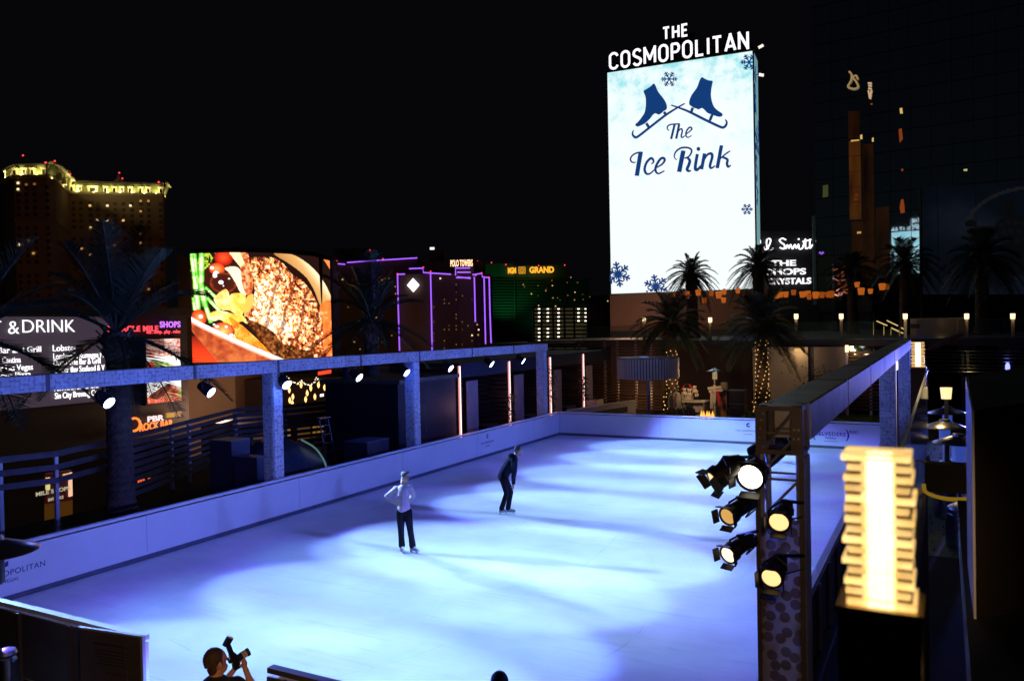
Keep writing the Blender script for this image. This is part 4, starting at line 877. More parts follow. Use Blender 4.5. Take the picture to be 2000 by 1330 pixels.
# vines creeping over two light tubes
def vine(x, y, z0, z1, label):
    b = MB(); r = random.Random(int(z0*10)+int(y*7))
    for k in range(260):
        z = r.uniform(z0, z1); c = Vector((x+r.gauss(0, .09), y+r.gauss(0, .11), z)); a = Vector((r.uniform(-1, 1), r.uniform(-1, 1), r.uniform(-1, 1))).normalized(); e = a.orthogonal().normalized(); b.add([c, c+a*.06+e*.03, c+a*.12, c+a*.06-e*.03], [(0, 1, 2, 3)])
    b.tube([(x, y, -.05), (x+.03, y, (z0+z1)/2), (x, y, z1)], .015, 5); return solo('vine', b, pr('vine_leaf', (.02, .035, .012), .7, 0, .3, 8), label, 'plant')
vine(-1.9, -1.15, .5, 1.9, 'leafy vine climbing over the second pink light tube'); vine(-1.9, 7.5, .9, 2.2, 'leafy vine climbing over the farthest pink light tube'); vine(-1.88, 3.3, .9, 3.0, 'thin leafy vine over the third pink light tube')
# covered machine, boxes, ladder, closed parasol behind the barrier
cm = thing('covered_machine', 'low dark domed machine cover with one pale curved stripe behind the barrier', 'machine', (-2.6, -15.0, -.06))
b = MB(); N = 12; rows = []
for i in range(N+1):
    v = i/N
    for k in range(17):
        a = pi*k/16; y = -16.9+v*3.9; h = 1.75*(sin(pi*min(1, .18+v*.82))**.55); rr = random.Random(i*31+k); w_ = 1.15*(.7+.3*sin(pi*v)); b.v.append(Vector((-2.7+w_*cos(a)*(1+rr.uniform(-.03, .03)), y, -.05+h*sin(a)**.7*(1+rr.uniform(-.04, .04)))))
for i in range(N):
    for k in range(16): b.f.append([i*17+k, i*17+k+1, (i+1)*17+k+1, (i+1)*17+k]); b.m.append(0)
build('cover', b, pr('tarp_navy', (.018, .03, .05), .35, 0, .5, 3, .6), cm, True)
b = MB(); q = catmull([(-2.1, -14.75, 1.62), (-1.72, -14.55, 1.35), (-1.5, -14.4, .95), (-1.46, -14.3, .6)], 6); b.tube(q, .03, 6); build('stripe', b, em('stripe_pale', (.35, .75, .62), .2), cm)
def crate(name, label, cat, a, b_, mat):
    b = MB(); b.box(a, b_); t = thing(name, label, cat, a); build('body', b, mat, t); e = MB(); (x0, y0, z0), (x1, y1, z1) = a, b_
    e.box((x0-.012, y0-.012, z1), (x1+.012, y1+.012, z1+.03)); build('lid', e, pr('crate_lid', (.12, .13, .2), .5, 0, .2, 3), t); return t
crate('storage_case', 'grey-blue case standing beside the covered machine and the nearest visible beam post', 'case', (-2.3, -17.3, -.05), (-1.4, -16.9, 1.45), pr('case_blue', (.05, .06, .11), .5, 0, .2, 2))
crate('storage_case', 'taller pale case behind the covered machine', 'case', (-3.4, -17.2, -.05), (-2.5, -16.5, 1.85), pr('case_blue', (.05, .06, .11)))
crate('storage_case', 'low dark crate in front of the middle beam post', 'case', (-2.2, -12.6, -.05), (-1.2, -11.4, 1.25), pr('case_dark', (.05, .045, .06), .6, 0, .2, 2))
lt = thing('step_ladder', 'aluminium step ladder standing by the fence left of the middle beam post', 'ladder', (-3.2, -12.4, -.06))
b = MB(); A = [(-3.2, -12.7), (-3.2, -12.25)]
for x, y in A: b.bar((x+.45, y, -.05), (x, y+.02, 2.0), .04, .03); b.bar((x-.5, y, -.05), (x-.03, y+.02, 2.0), .03, .02)
build('side_rail', b, pr('ladder_alu', (.12, .12, .14), .4, .7, .1, 4), lt); b = MB()
for k in range(6): z = .25+k*.3; x = -3.2+.45*(1-z/2.05); b.box((x-.05, -12.7, z), (x+.05, -12.23, z+.025))
b.box((-3.3, -12.72, 2.0), (-3.1, -12.2, 2.04)); build('tread', b, pr('ladder_alu', (.12, .12, .14)), lt)
pa = thing('closed_parasol', 'closed navy parasol standing by the fence behind the covered machine', 'parasol', (-5.2, -11.6, -.06)); p = atX(676, 760, -5.2)
pa.location = (p.x, p.y, -.06); ORI[pa.name] = Vector((p.x, p.y, -.06))
b = MB(); b.lathe([(.03, 0), (.03, 3.75)], (p.x, p.y, -.05), UP, 8); build('pole', b, STEEL, pa, True)
b = MB(); V = []
for i in range(9):
    v = i/8; 
    for k in range(16): a = 2*pi*k/16; r = (.06+.24*v**.8)*(1+.22*(-1)**k*v); V.append(Vector((p.x+r*cos(a), p.y+r*sin(a), 3.72-1.9*v)))
b.v = V
for i in range(8):
    for k in range(16): b.f.append([i*16+k, i*16+(k+1) % 16, (i+1)*16+(k+1) % 16, (i+1)*16+k]); b.m.append(0)
build('canopy', b, NAVY, pa); b = MB(); b.lathe([(.4, 0), (.4, .06), (.1, .12)], (p.x, p.y, -.058), UP, 16); build('base', b, BLACK, pa)

# ================================================================ PALMS
FR = [pr('palm_leaf', (.028, .045, .026), .5, 0, .3, 4), pr('palm_leaf_dark', (.03, .05, .028), .55, 0, .3, 4)]
TRK = pr('palm_bark', (.09, .068, .05), .9, 0, .4, 7, .8)
def palm_crown(mb, c, L, nfr, seed, spread=(-.5, 1.35), droop=.55, wide=1.0):
    r = random.Random(seed)
    for f in range(nfr):
        az = f*2.39996+r.uniform(-.25, .25); q_ = (f+.5)/nfr; el = (spread[0]+(spread[1]-spread[0])*q_ if len(spread) == 2 else (np.interp(q_, [0, spread[4], spread[4]+.001, 1], spread[:4])))+r.uniform(-.08, .08); l = L*r.uniform(.85, 1.08)*(1+.10*max(0, el))
        d = Vector((cos(az)*cos(el), sin(az)*cos(el), sin(el))); n = 15; pts = []
        for i in range(n+1):
            s = i/n; g = droop*(.35+.9*cos(max(el, 0)))*s*s*l*.75; pts.append(c+d*l*s*(1-.08*s)-UP*g)
        side0 = d.cross(UP).normalized() if abs(d.z) < .98 else Vector((1, 0, 0))
        mb.tube(pts, [.035*(1-.85*i/n)*L/2.6+.004 for i in range(n+1)], 4, 0, False)
        nl_ = 4*n if .6 < wide < .9 and len(spread) > 2 else 2*n
        for i in range(nl_):
            s = .14+.86*i/nl_; k = min(n-1, int(s*n)); p = pts[k].lerp(pts[k+1], s*n-k); tg = (pts[k+1]-pts[k]).normalized(); up = side0.cross(tg).normalized()
            ll = l*.25*wide*(.55+.9*r.random()**.5 if .6 < wide < .7 else 1)*(sin(pi*min(1, .12+s*.86))**.6)*r.uniform(.85, 1.1)
            for sg in (-1, 1):
                q = p+(side0*sg*.74+tg*.60+up*.28-UP*.10+Vector((r.uniform(-.08, .08), r.uniform(-.08, .08), r.uniform(-.08, .08)))).normalized()*ll; wv = tg*(.030*L/2.6 if wide > .7 or wide < .6 else .017); mid = p.lerp(q, .45)+UP*.012
                mb.add([p-wv*.5, p+wv*.5, mid+wv, q, mid-wv], [(0, 1, 2, 3, 4)])
def palm(label, base, height, L, nfr, seed, tr=.26, spread=(-.55, 1.35), droop=.55, mat=0, wide=1.0, boots=True):
    t = thing('palm_tree', label, 'palm tree', base); base = Vector(base); c = base+UP*height; b = MB(); n = 26; r = random.Random(seed+9); V = []; ns = 14
    for i in range(n*2+1):
        s = i/(n*2); rr = tr*(1.18-.25*s if s > .12 else 1.5-2.6*s)*(1+.06*(i % 2)); rr *= 1+.45*max(0, (s-.86)/.14)*(1-max(0, (s-.96)/.04)*.6)
        for k in range(ns): a = 2*pi*(k+.5*(i % 2))/ns; V.append(base+Vector((cos(a)*rr*(1+r.uniform(-.05, .05)), sin(a)*rr*(1+r.uniform(-.05, .05)), height*s)))
    b.v = V
    for i in range(n*2):
        for k in range(ns): b.f.append([i*ns+k, i*ns+(k+1) % ns, (i+1)*ns+(k+1) % ns, (i+1)*ns+k]); b.m.append(0)
    build('trunk', b, TRK, t)
    b = MB(); palm_crown(b, c-UP*.05, L, nfr, seed, spread, droop, wide); build('crown', b, FR[mat], t)
    if boots:
        b = MB()
        for k in range(26):
            a = k*2.4; z = height-.85+.8*k/26; b.bar(base+Vector((cos(a)*tr*.9, sin(a)*tr*.9, z)), base+Vector((cos(a)*tr*1.7, sin(a)*tr*1.7, z+.28)), .10, .035)
        build('leaf_base', b, TRK, t)
    return t
def pbase(px, py, D, z=-.06): p = atD(px, py, D); return (p.x, p.y, z), p.z-z
(b0, h0) = pbase(228, 648, 22); palm('large near palm with upright fronds in front of the menu screen', b0, h0, 3.5, 20, 3, .30, (-.32, -.08, .62, 1.42, .35), .42, 0, .66)
(b0, h0) = pbase(724, 622, 33); palm('palm between the steak screen and the neon-edged tower', b0, h0, 3.2, 20, 12, .31, (-.3, 0, .6, 1.42, .4), .42, 0, .66)
(b0, h0) = pbase(-62, 655, 21); palm('palm mostly cut off by the frame edge beside the menu screen', b0, h0, 3.6, 20, 21, .3, (-.3, 0, .6, 1.42, .4), .42, 0, .66)
(b0, h0) = pbase(1311, 628, 45.5); palm('palm with lit string-wrapped trunk behind the striped drum shade', b0, h0, 2.6, 40, 31, .27, (-.75, 1.25), .5, 1); PB1 = b0
(b0, h0) = pbase(1487, 632, 42.8); palm('palm with tall brightly lit string-wrapped trunk by the cream wall panel', b0, h0, 2.7, 40, 44, .28, (-.75, 1.25), .5, 1); PB2 = b0
UZ = 3.95
(b0, h0) = pbase(1350, 535, 60, UZ); palm('palm silhouetted against the bottom of the white billboard', b0, h0, 2.45, 64, 52, .42, (-.8, 1.3), .72, 1, .55)
(b0, h0) = pbase(1480, 520, 60, UZ); palm('palm silhouetted at the bottom corner of the billboard beside the script sign', b0, h0, 2.75, 60, 61, .40, (-.7, 1.3), .72, 1, .55)
(b0, h0) = pbase(1664, 528, 64, UZ); palm('dark palm in front of the amber strip of the glass tower', b0, h0, 2.6, 40, 73, .34, (-.7, 1.3), .72, 1)
(b0, h0) = pbase(1767, 512, 58, UZ); palm('dark palm in front of the mirrored billboard reflection', b0, h0, 2.8, 42, 81, .34, (-.7, 1.3), .70, 1)
(b0, h0) = pbase(1917, 505, 52, UZ); palm('dark palm in front of the blue wall mural', b0, h0, 2.9, 42, 95, .36, (-.7, 1.3), .72, 1)
(b0, h0) = pbase(1858, 535, 66, UZ); palm('smaller dark palm left of the blue wall mural', b0, h0, 2.5, 38, 99, .3, (-.7, 1.3), .72, 1)
# fairy-light strings round two trunks, leafy skirt at the foot
BULB = em('fairy_bulb', (1, .50, .15), 1.7); HEDGE = pr('wrap_leaves', (.03, .06, .015), .7, 0, .4, 6)
def string_lights(base, z0, z1, turns, r0, label, nb=90):
    t = thing('string_light', label, 'string lights', (base[0], base[1], z0)); r = random.Random(int(base[0]*10)); pts = []; bl_ = []
    for i in range(turns*14+1):
        s = i/(turns*14); a = 2*pi*turns*s; z = z0+(z1-z0)*s; rr = r0*(1.0-.12*s)+.03+(.16 if z < 1.0 else 0); pts.append(Vector((base[0]+rr*cos(a), base[1]+rr*sin(a), z+.04*sin(a*3))))
    b = MB(); b.tube(pts, .006, 4); build('wire', b, BLACK, t)
    for k in range(nb):
        f = (k+.5)/nb*(len(pts)-1); i = int(f); p = pts[i].lerp(pts[i+1], f-i); p = p+(p-Vector((base[0], base[1], p.z))).normalized()*.03
        b = MB(); b.ball(p, r.uniform(.022, .032), 6, 4); build('bulb', b, BULB, t)
    light('string_glow', 'POINT', (base[0]-FW.x*.8, base[1]-FW.y*.8, (z0+z1)/2), 16, (1, .5, .18), t, size=.8)
string_lights(PB1, .1, 3.55, 15, .29, 'string of warm fairy lights round the palm trunk behind the drum shade', 96)
string_lights(PB2, .2, 4.1, 17, .31, 'string of warm fairy lights round the palm trunk by the cream wall panel', 99)
def skirt(base, label, seed):
    b = MB(); r = random.Random(seed)
    for k in range(1100):
        z = r.uniform(-.04, 1.5); a = r.uniform(0, 2*pi); rr = r.uniform(.26, .50)*(1-.12*z); c = Vector((base[0]+rr*cos(a), base[1]+rr*sin(a), z)); d = Vector((r.uniform(-1, 1), r.uniform(-1, 1), r.uniform(-1, 1))).normalized(); e = d.orthogonal().normalized()
        b.add([c, c+d*.05+e*.03, c+d*.11, c+d*.05-e*.03], [(0, 1, 2, 3)])
    b.lathe([(.33, -.05), (.3, 1.4)], (base[0], base[1], 0), UP, 10); return solo('ivy_skirt', b, HEDGE, label, 'plant')
skirt(PB1, 'leafy ivy round the foot of the lit palm behind the drum shade', 5); skirt(PB2, 'leafy ivy round the foot of the lit palm by the cream wall panel', 6)
# ================================================================ FAR END OF THE DECK
# striped drum shade on a pole
P = atY(1266, 740, 4.5); dl = thing('drum_shade', 'wide striped white drum shade on a pole at the far rink end', 'lamp', (P.x, P.y, -.06)); R0 = 1.52
zt, zb = atY(1266, 699, 4.5).z, atY(1266, 738, 4.5).z
b = MB(); b.lathe([(.09, 0), (.09, zt+.02)], (P.x, P.y, -.05), UP, 12); build('pole', b, pr('pole_grey', (.25, .25, .3), .4, .5, .1, 4), dl, True)
b = MB(); n = 64
for k in range(n):
    a0 = 2*pi*k/n; a1 = 2*pi*(k+.62)/n
    for ra, rb_ in ((R0, R0-.04),):
        b.poly([(P.x+ra*cos(a0), P.y+ra*sin(a0), zb), (P.x+ra*cos(a1), P.y+ra*sin(a1), zb), (P.x+ra*cos(a1), P.y+ra*sin(a1), zt), (P.x+ra*cos(a0), P.y+ra*sin(a0), zt)], Vector((-cos(a0)*.03, -sin(a0)*.03, 0)))
build('slat_shade', b, pr('shade_white', (.85, .72, .55), .5, 0, .05, 2), dl)
b = MB(); b.lathe([(R0-.06, zb), (R0-.06, zt-.01)], (P.x, P.y, 0), UP, 48); b.lathe([(R0+.01, zt), (R0+.01, zt+.035)], (P.x, P.y, 0), UP, 48); build('inner_drum', b, pr('drum_dark', (.07, .07, .10), .6, 0, .1, 2), dl)
b = MB(); b.lathe([(.32, zb-.05), (.32, zb+.01)], (P.x, P.y, 0), UP, 20); b.lathe([(.22, zt+.035), (.22, zt+.06)], (P.x-.2, P.y, 0), UP, 16); build('collar', b, em('collar_blue', (.15, .22, .9), .5), dl); b = MB(); b.lathe([(.5, 0), (.5, .05), (.12, .09)], (P.x, P.y, -.058), UP, 20); build('base', b, BLACK, dl)
# slatted screen with post lights at the far left corner
SL2 = pr('slat_cedar', (.15, .08, .05), .6, 0, .3, 3)
def screen_fence(label, x0, x1, y, z0, z1, pitch, mat, posts, grp=True):
    t = thing('slat_screen', label, 'fence', ((x0+x1)/2, y, z0), 'slatted screens beyond the far end of the rink'); b = MB(); z = z0
    while z < z1: b.box((x0, y-.02, z), (x1, y+.02, z+pitch*.62)); z += pitch
    build('slat_panel', b, mat, t)
    for x in posts: b = MB(); b.box((x-.06, y+.022, -.06), (x+.06, y+.14, z1+.05)); build('post', b, POSTM, t)
    return t
xs = [atY(px, 700, 12).x for px in (1100, 1130, 1180, 1205, 1241, 1271, 1292)]
screen_fence('tall slatted cedar screen behind the drum shade, dotted with lit posts', xs[0]-2.5, xs[-1], 12, -.05, 4.1, .17, SL2, xs[1:6])
light('screen_glow', 'POINT', (xs[4], 13.2, 1.2), 45, (1, .55, .22), None, size=.6); light('screen_glow', 'POINT', (xs[4]+.4, 10.6, .8), 18, (1, .55, .22), None, size=.4)
# low planter wall running diagonally
pw = thing('planter_wall', 'low pale planter wall at the far left corner of the rink', 'wall', atY(1180, 800, 3)); A, B_ = atZ(1108, 812, 1.05), atZ(1238, 781, 1.05)
A = atY(1110, 808, 1.2); B_ = atY(1239, 780, 7.0); b = MB(); A.z = B_.z = .98; b.bar(Vector((A.x, A.y, .45)), Vector((B_.x, B_.y, .45)), .18, 1.04); build('wall', b, pr('planter_render', (.42, .37, .31), .8, 0, .15, 1), pw)
b = MB(); b.bar(Vector((A.x, A.y, 1.0)), Vector((B_.x, B_.y, 1.0)), .26, .05); build('coping', b, pr('coping_pale', (.5, .45, .38), .7, 0, .1, 2), pw); b = MB(); d = (B_-A).normalized(); n = d.cross(UP)
b.bar(Vector((A.x, A.y, .62))+n*.12+d*1.6, Vector((B_.x, B_.y, .62))+n*.12-d*.9, .05, .28); build('dark_inset', b, pr('inset_dark', (.05, .04, .035), .6, 0, .2, 2), pw)
pp_ = thing('planter_box', 'square white planter box beside the farthest pink light tube', 'planter', atY(1158, 785, 8.5)); c = atY(1158, 785, 8.5); b = MB(); b.box((c.x-.45, c.y-.45, -.05), (c.x+.45, c.y+.45, .85)); build('box', b, pr('planter_white', (.5, .42, .42), .6, 0, .1, 2), pp_)
b = MB(); b.box((c.x-.4, c.y-.4, .82), (c.x+.4, c.y+.4, .87)); build('soil', b, WOOD, pp_)
# back terrace: retaining wall made of panels, upper slab, glass balustrade
struct('upper_terrace', MB().poly([(-12, 14.5, UZ), (60, 14.5, UZ), (60, 70, UZ), (-12, 70, UZ)], (0, 0, -.35)), pr('terrace_concrete', (.08, .075, .07), .7, 0, .2, .5))
def wallp(name, label, px0, px1, mat, Y=14, zt_=None, th=.3, parts=()):
    x0, x1 = atY(px0, 700, Y).x, atY(px1, 700, Y).x; t = thing(name, label, 'wall', ((x0+x1)/2, Y, -.06)); b = MB(); b.box((x0, Y, -.06), (x1-.01, Y+th, zt_ or UZ-.36)); build('wall', b, mat, t); return t, x0, x1
t, x0, x1 = wallp('wall_panel', 'dark maroon wall behind the gift stall', 1290, 1468, pr('maroon_wall', (.045, .02, .02), .7, 0, .25, 1), 14)
for x, y, s in ((1415, 680, 'sconce'),): pass
t, x0, x1 = wallp('wall_panel', 'cream wall panel beside the brightly lit palm trunk', 1470, 1578, pr('cream_panel', (.55, .48, .38), .75, 0, .08, .8), 13.6)
c = atY(1558, 684, 13.5); b = MB(); b.lathe([(.01, .1), (.16, .09), (.2, -.03), (.19, -.05)], c, UP, 12); o = build('wall_lamp', b, em('sconce_warm', (1, .6, .22), .8), t, True); light('sconce_glow', 'POINT', c-Vector((-.1, .45, .15)), 14, (1, .62, .3), t, size=.15)
b = MB(); [b.lathe([(.04, 0), (.04, .04)], atY(x, y, 13.59), (0, -1, 0), 8) for x, y in ((1527, 706), (1553, 721), (1567, 715), (1527, 728))]; build('fixing', b, WOOD, t)
t, x0, x1 = wallp('wall_panel', 'narrow slate-grey panel between the two pale wall panels', 1578, 1590, pr('slate_panel', (.07, .075, .10), .6, 0, .15, 1), 13.8)
t, x0, x1 = wallp('wall_panel', 'pale wall panel behind the dark bush', 1590, 1652, pr('cream_panel2', (.36, .30, .25), .75, 0, .08, .8), 13.6)
b = MB(); r = random.Random(77)
for k in range(2600):
    c = Vector((atY(1618, 755, 12.5).x, 12.3, 1.1))+Vector((r.gauss(0, .6), r.gauss(0, .35), r.gauss(0, .55))); c.z = max(c.z, 0); d = Vector((r.uniform(-1, 1), r.uniform(-1, 1), r.uniform(-.3, 1))).normalized(); e = d.orthogonal().normalized(); b.add([c, c+d*.07+e*.035, c+d*.14, c+d*.07-e*.035], [(0, 1, 2, 3)])
bs = thing('bush', 'dark bush in front of the pale wall panel right of the lit trunk', 'plant', (atY(1618, 755, 12.5).x, 12.3, -.06)); build('foliage', b, pr('bush_leaf', (.022, .03, .016), .7, 0, .3, 6), bs)
b = MB(); b.tube([(bs.location.x, 12.3, -.05), (bs.location.x+.05, 12.3, .9)], .05, 6); build('stem', b, TRK, bs)
screen_fence('warm lit slatted screen behind the end of the grey beam', atY(1658, 700, 13).x, atY(1745, 700, 13).x, 13, .2, 3.3, .19, SL2, [atY(1700, 700, 13).x])
c = atY(1654, 681, 12.6); wl = thing('post_lamp', 'small lit post lamp at the left end of the warm slatted screen', 'lamp', (c.x, c.y, -.06)); b = MB(); b.box((c.x-.06, c.y-.06, -.05), (c.x+.06, c.y+.06, c.z-.18)); build('post', b, POSTM, wl)
b = MB(); b.box((c.x-.08, c.y-.08, c.z-.18), (c.x+.08, c.y+.08, c.z+.18)); build('lamp_head', b, em('lamp_cream', (1, .72, .36), 2.2), wl); light('lamp_glow', 'POINT', (c.x+.3, c.y-.35, c.z), 18, (1, .6, .25), wl, size=.15)
# glass balustrade with thin steel cap along the terrace edge
gb = thing('glass_balustrade', 'long glass balustrade with teal edge along the upper terrace', 'railing', (5, 14.6, UZ))
GL = pr('glass_teal', (.08, .16, .17), .08, 0, 0, alpha=.22, spec=.6); x = -5
while x < 26:
    if not (11.6 < x < 14.2): b = MB(); b.box((x, 14.6, UZ+.06), (x+1.9, 14.62, UZ+1.05)); build('glass_panel', b, GL, gb)
    x += 1.95
b = MB(); b.box((-5, 14.58, UZ), (26, 14.64, UZ+.06)); build('base_rail', b, pr('rail_teal', (.06, .15, .15), .3, .3, 0), gb)
# bollard lamps on the terrace
hd = em('bollard_head', (1, .70, .34), 2.6)
c = atD(1848, 768, 21.5); t = thing('bollard_lamp', 'lit post lamp standing among the stacked patio heaters behind the glass', 'lamp', (c.x, c.y, -.06)); b = MB(); b.box((c.x-.05, c.y-.05, -.05), (c.x+.05, c.y+.05, c.z-.15)); build('post', b, BLACK, t); b = MB(); b.lathe([(.12, -.15), (.15, .15)], c, UP, 12); build('lamp_head', b, em('post_cream', (1, .74, .34), 1.3), t); light('lamp_glow', 'POINT', c+Vector((-.3, -.8, .3)), 30, (1, .70, .30), t, size=.15)
lab = {1258: 'leftmost terrace bollard lamp, behind the left lit palm crown', 1387: 'terrace bollard lamp between the two lit palms', 1555: 'terrace bollard lamp above the slate wall panel', 1643: 'terrace bollard lamp left of the lit stair handrails', 1768: 'terrace bollard lamp just above the end of the grey beam', 1888: 'terrace bollard lamp right of the plain terrace wall', 1978: 'rightmost terrace bollard lamp near the frame edge'}
for px, l in lab.items():
    c = atY(px, 618 if px > 1400 else 625, 15.2); t = thing('bollard_lamp', l, 'lamp', (c.x, 15.2, UZ), 'bollard lamps on the upper terrace'); b = MB(); b.box((c.x-.075, 15.125, UZ), (c.x+.075, 15.275, c.z-.14)); build('post', b, pr('bollard_post', (.30, .26, .22), .5, .3, .1, 4), t)
    b = MB(); b.lathe([(.11, -.14), (.115, .14)], c, UP, 12); build('lamp_head', b, hd, t); b = MB(); b.lathe([(.125, .14), (.125, .165)], c, UP, 12); build('cap', b, POSTM, t); light('bollard_glow', 'POINT', c-Vector((0, .3, .1)), 4, (1, .62, .28), t, size=.12)
b = MB(); b.box((0, 0, 0), (.1, .1, .1))
# lanterns strung between the far palms
LAN = [em('lantern_orange', (1, .22, .02), .42), em('lantern_deep', (.9, .18, .015), .3)]
lp = [(816, 530), (853, 577), (895, 534), (940, 545), (972, 527), (1055, 520), (1290, 548), (1312, 543), (1345, 542), (1392, 530), (1445, 542), (1478, 538), (1486, 557), (1525, 546), (1563, 545), (1600, 544), (1618, 541), (969, 577), (680, 548), (745, 545)]
lp = [(1100+x*.3233, 400+y*.3233) for x, y in lp]+[(1674, 556), (1682, 569), (1700, 569), (1723, 560), (1732, 560)]
lroot = None
lnames = 'string of lanterns between the far palms'
r = random.Random(15)
xs_ = sorted(range(len(lp)), key=lambda i: lp[i][0])
for o_, i in enumerate(xs_):
    px, py = lp[i]; c = atD(px, py, 57+r.uniform(-2, 2)); s_ = r.uniform(.17, .25); t = thing('lantern', 'glowing orange paper lantern, %s' % ('hanging below the billboard, number %d from the lit palm' % (o_+1) if px < 1460 else 'hanging in front of the dark tower, number %d along the string' % (o_+1)), 'lantern', c, lnames)
    t['label'] = 'orange paper lantern in the string below the billboard and the script sign'
    b = MB(); b.lathe([(s_*.72, -s_), (s_, s_*.85), (s_*.6, s_)], c, UP, 8); build('shade', b, LAN[r.random() < .35], t)
    b = MB(); b.lathe([(s_*.3, s_), (s_*.3, s_+.06)], c, UP, 6); build('cap', b, BLACK, t)
b = MB(); q = [atD(lp[i][0], lp[i][1]-6, 57) for i in xs_]; b.tube(q, .012, 4); solo('lantern_wire', b, BLACK, 'thin wire the orange lanterns hang from', 'wire')
# gift stall
WM = pr('linen_white', (.68, .58, .44), .85, 0, .12, 5); REDF = pr('red_cloth', (.55, .03, .035), .85, 0, .15, 5); WOODL = pr('stall_wood', (.30, .24, .17), .7, 0, .25, 4); YS = 8.5
def s_(px, py, dy=0): return atY(px, py, YS+dy)
a, c = s_(1336, 783), s_(1381, 781); tb = thing('stall_table', 'pale wooden stall table with white cartons underneath', 'table', ((a.x+c.x)/2, YS, -.06)); zt = s_(1358, 782).z
b = MB(); b.box((a.x, YS-.4, zt-.08), (c.x, YS+.5, zt)); build('tabletop', b, WM, tb)
for x in (a.x+.08, c.x-.08):
    for y in (YS-.33, YS+.42): b = MB(); b.box((x-.04, y-.04, -.05), (x+.04, y+.04, zt-.08)); build('leg', b, WOODL, tb)
b = MB(); b.box((a.x+.1, YS+.3, .3), (c.x-.1, YS+.34, zt-.1)); build('back_panel', b, WOODL, tb)
def carton(px0, px1, py0, py1, dy, lab_, mat=None, name='carton'):
    a, c = s_(px0, py1, dy), s_(px1, py0, dy); t = thing(name, lab_, 'box', (a.x, YS+dy, a.z)); z0 = max(a.z, -.05); b = MB(); b.box((a.x, YS+dy-.18, z0), (c.x, YS+dy+.18, c.z)); build('body', b, mat or WM, t); b = MB(); b.box((a.x-.01, YS+dy-.19, c.z), (c.x+.01, YS+dy+.19, c.z+.03)); build('lid', b, mat or WM, t)
carton(1356, 1367, 793, 804, -.1, 'white carton under the stall table, beside the table leg'); carton(1368, 1377, 793, 804, -.1, 'white carton under the stall table, right of the other carton'); carton(1327, 1340, 793, 799, -.1, 'flat white carton at the left foot of the stall table')
carton(1340, 1353, 775, 780, .05, 'white gift box standing on the stall table top')
def plush(px, py, r_, lab_):
    c = s_(px, py); b = MB(); b.ball(c, r_, 10, 8); b.ball(c+Vector((0, -.02, r_*1.45)), r_*.72, 10, 8)
    for sx in (-1, 1): b.ball(c+Vector((sx*r_*.6, 0, r_*2.0)), r_*.27, 6, 4); b.ball(c+Vector((sx*r_*.9, -r_*.3, r_*.2)), (r_*.32, r_*.32, r_*.55), 6, 4); b.ball(c+Vector((sx*r_*.6, -r_*.8, -r_*.7)), (r_*.38, r_*.55, r_*.36), 6, 4)
    solo('plush_toy', b, WM, lab_, 'toy', (c.x, c.y, c.z-r_), None, True)
plush(1347, 771, .15, 'white plush toy on the middle of the stall table'); plush(1337, 768, .13, 'white plush toy at the left end of the stall table'); plush(1357, 763, .12, 'white plush toy held high at the stall rack'); plush(1361, 771, .10, 'small white plush toy at the right of the stall heap')
hk = thing('clothes_rack', 'small rack on the stall with a red and black hooded top', 'rack', (s_(1345, 765).x, YS+.35, zt)); a = s_(1334, 760, .35); c = s_(1357, 760, .35); b = MB(); b.tube([(a.x, a.y, zt), (a.x, a.y, a.z+.3), (c.x, c.y, a.z+.3), (c.x, c.y, zt)], .02, 6); build('frame', b, BLACK, hk)
for k, (x0, y0, x1, y1, mt) in enumerate(((1340, 752, 1332, 764, REDF), (1346, 752, 1354, 764, REDF), (1343, 752, 1343, 770, BLACK))):
    b = MB(); b.tube(catmull([s_(x0, y0, .3), s_((x0+x1)/2, (y0+y1)/2, .22), s_(x1, y1, .3)], 4), [.09]*4+[.10]*4+[.07], 8); build('sleeve' if k < 2 else 'hooded_top', b, mt, hk, True)
b = MB(); c0 = s_(1343, 762, .3); b.lathe([(.30, -.30), (.26, .1), (.14, .3), (.05, .34)], c0, UP, 12); build('hooded_top', b, BLACK, hk, True)
jk = thing('jacket_stand', 'grey jacket with scarf hung on a stand at the left end of the stall', 'clothes stand', (s_(1321, 780).x, YS-.2, -.06)); c0 = s_(1321, 778, -.2)
b = MB(); b.tube([(c0.x, c0.y, -.05), (c0.x, c0.y, c0.z+.55)], .03, 6); build('pole', b, WOODL, jk); b = MB(); b.lathe([(.30, -.50), (.33, -.3), (.30, .1), (.20, .28), (.08, .34)], c0, UP, 14); [b.tube([c0+Vector((sx*.26, 0, .22)), c0+Vector((sx*.40, 0, -.1)), c0+Vector((sx*.38, -.05, -.5))], [.10, .10, .08], 8) for sx in (-1, 1)]
build('jacket', b, pr('jacket_grey', (.34, .30, .24), .9, 0, .2, 6), jk, True); b = MB(); b.tube([c0+Vector((-.1, -.30, .3)), c0+Vector((-.04, -.36, 0)), c0+Vector((-.05, -.35, -.35))], .05, 6); b.tube([c0+Vector((.1, -.30, .3)), c0+Vector((.06, -.36, 0)), c0+Vector((.08, -.35, -.3))], .05, 6); build('scarf', b, pr('scarf_brown', (.22, .12, .09), .9, 0, .2, 6), jk, True)
sc = thing('scarf_stand', 'white wooden sign-like stand hung with white and red scarves', 'clothes stand', (s_(1395, 790).x, YS, -.06)); b = MB(); p = s_(1396, 803); b.box((p.x-.05, YS-.05, -.05), (p.x+.05, YS+.05, s_(1396, 752).z)); build('pole', b, WM, sc); b = MB()
for py, dx in ((757, 0), (763, .06)): q = s_(1396, py); b.bar((q.x-.35+dx, YS-.08, q.z-.04), (q.x+.36+dx, YS-.08, q.z+.05), .04, .13)
build('arm', b, WM, sc)
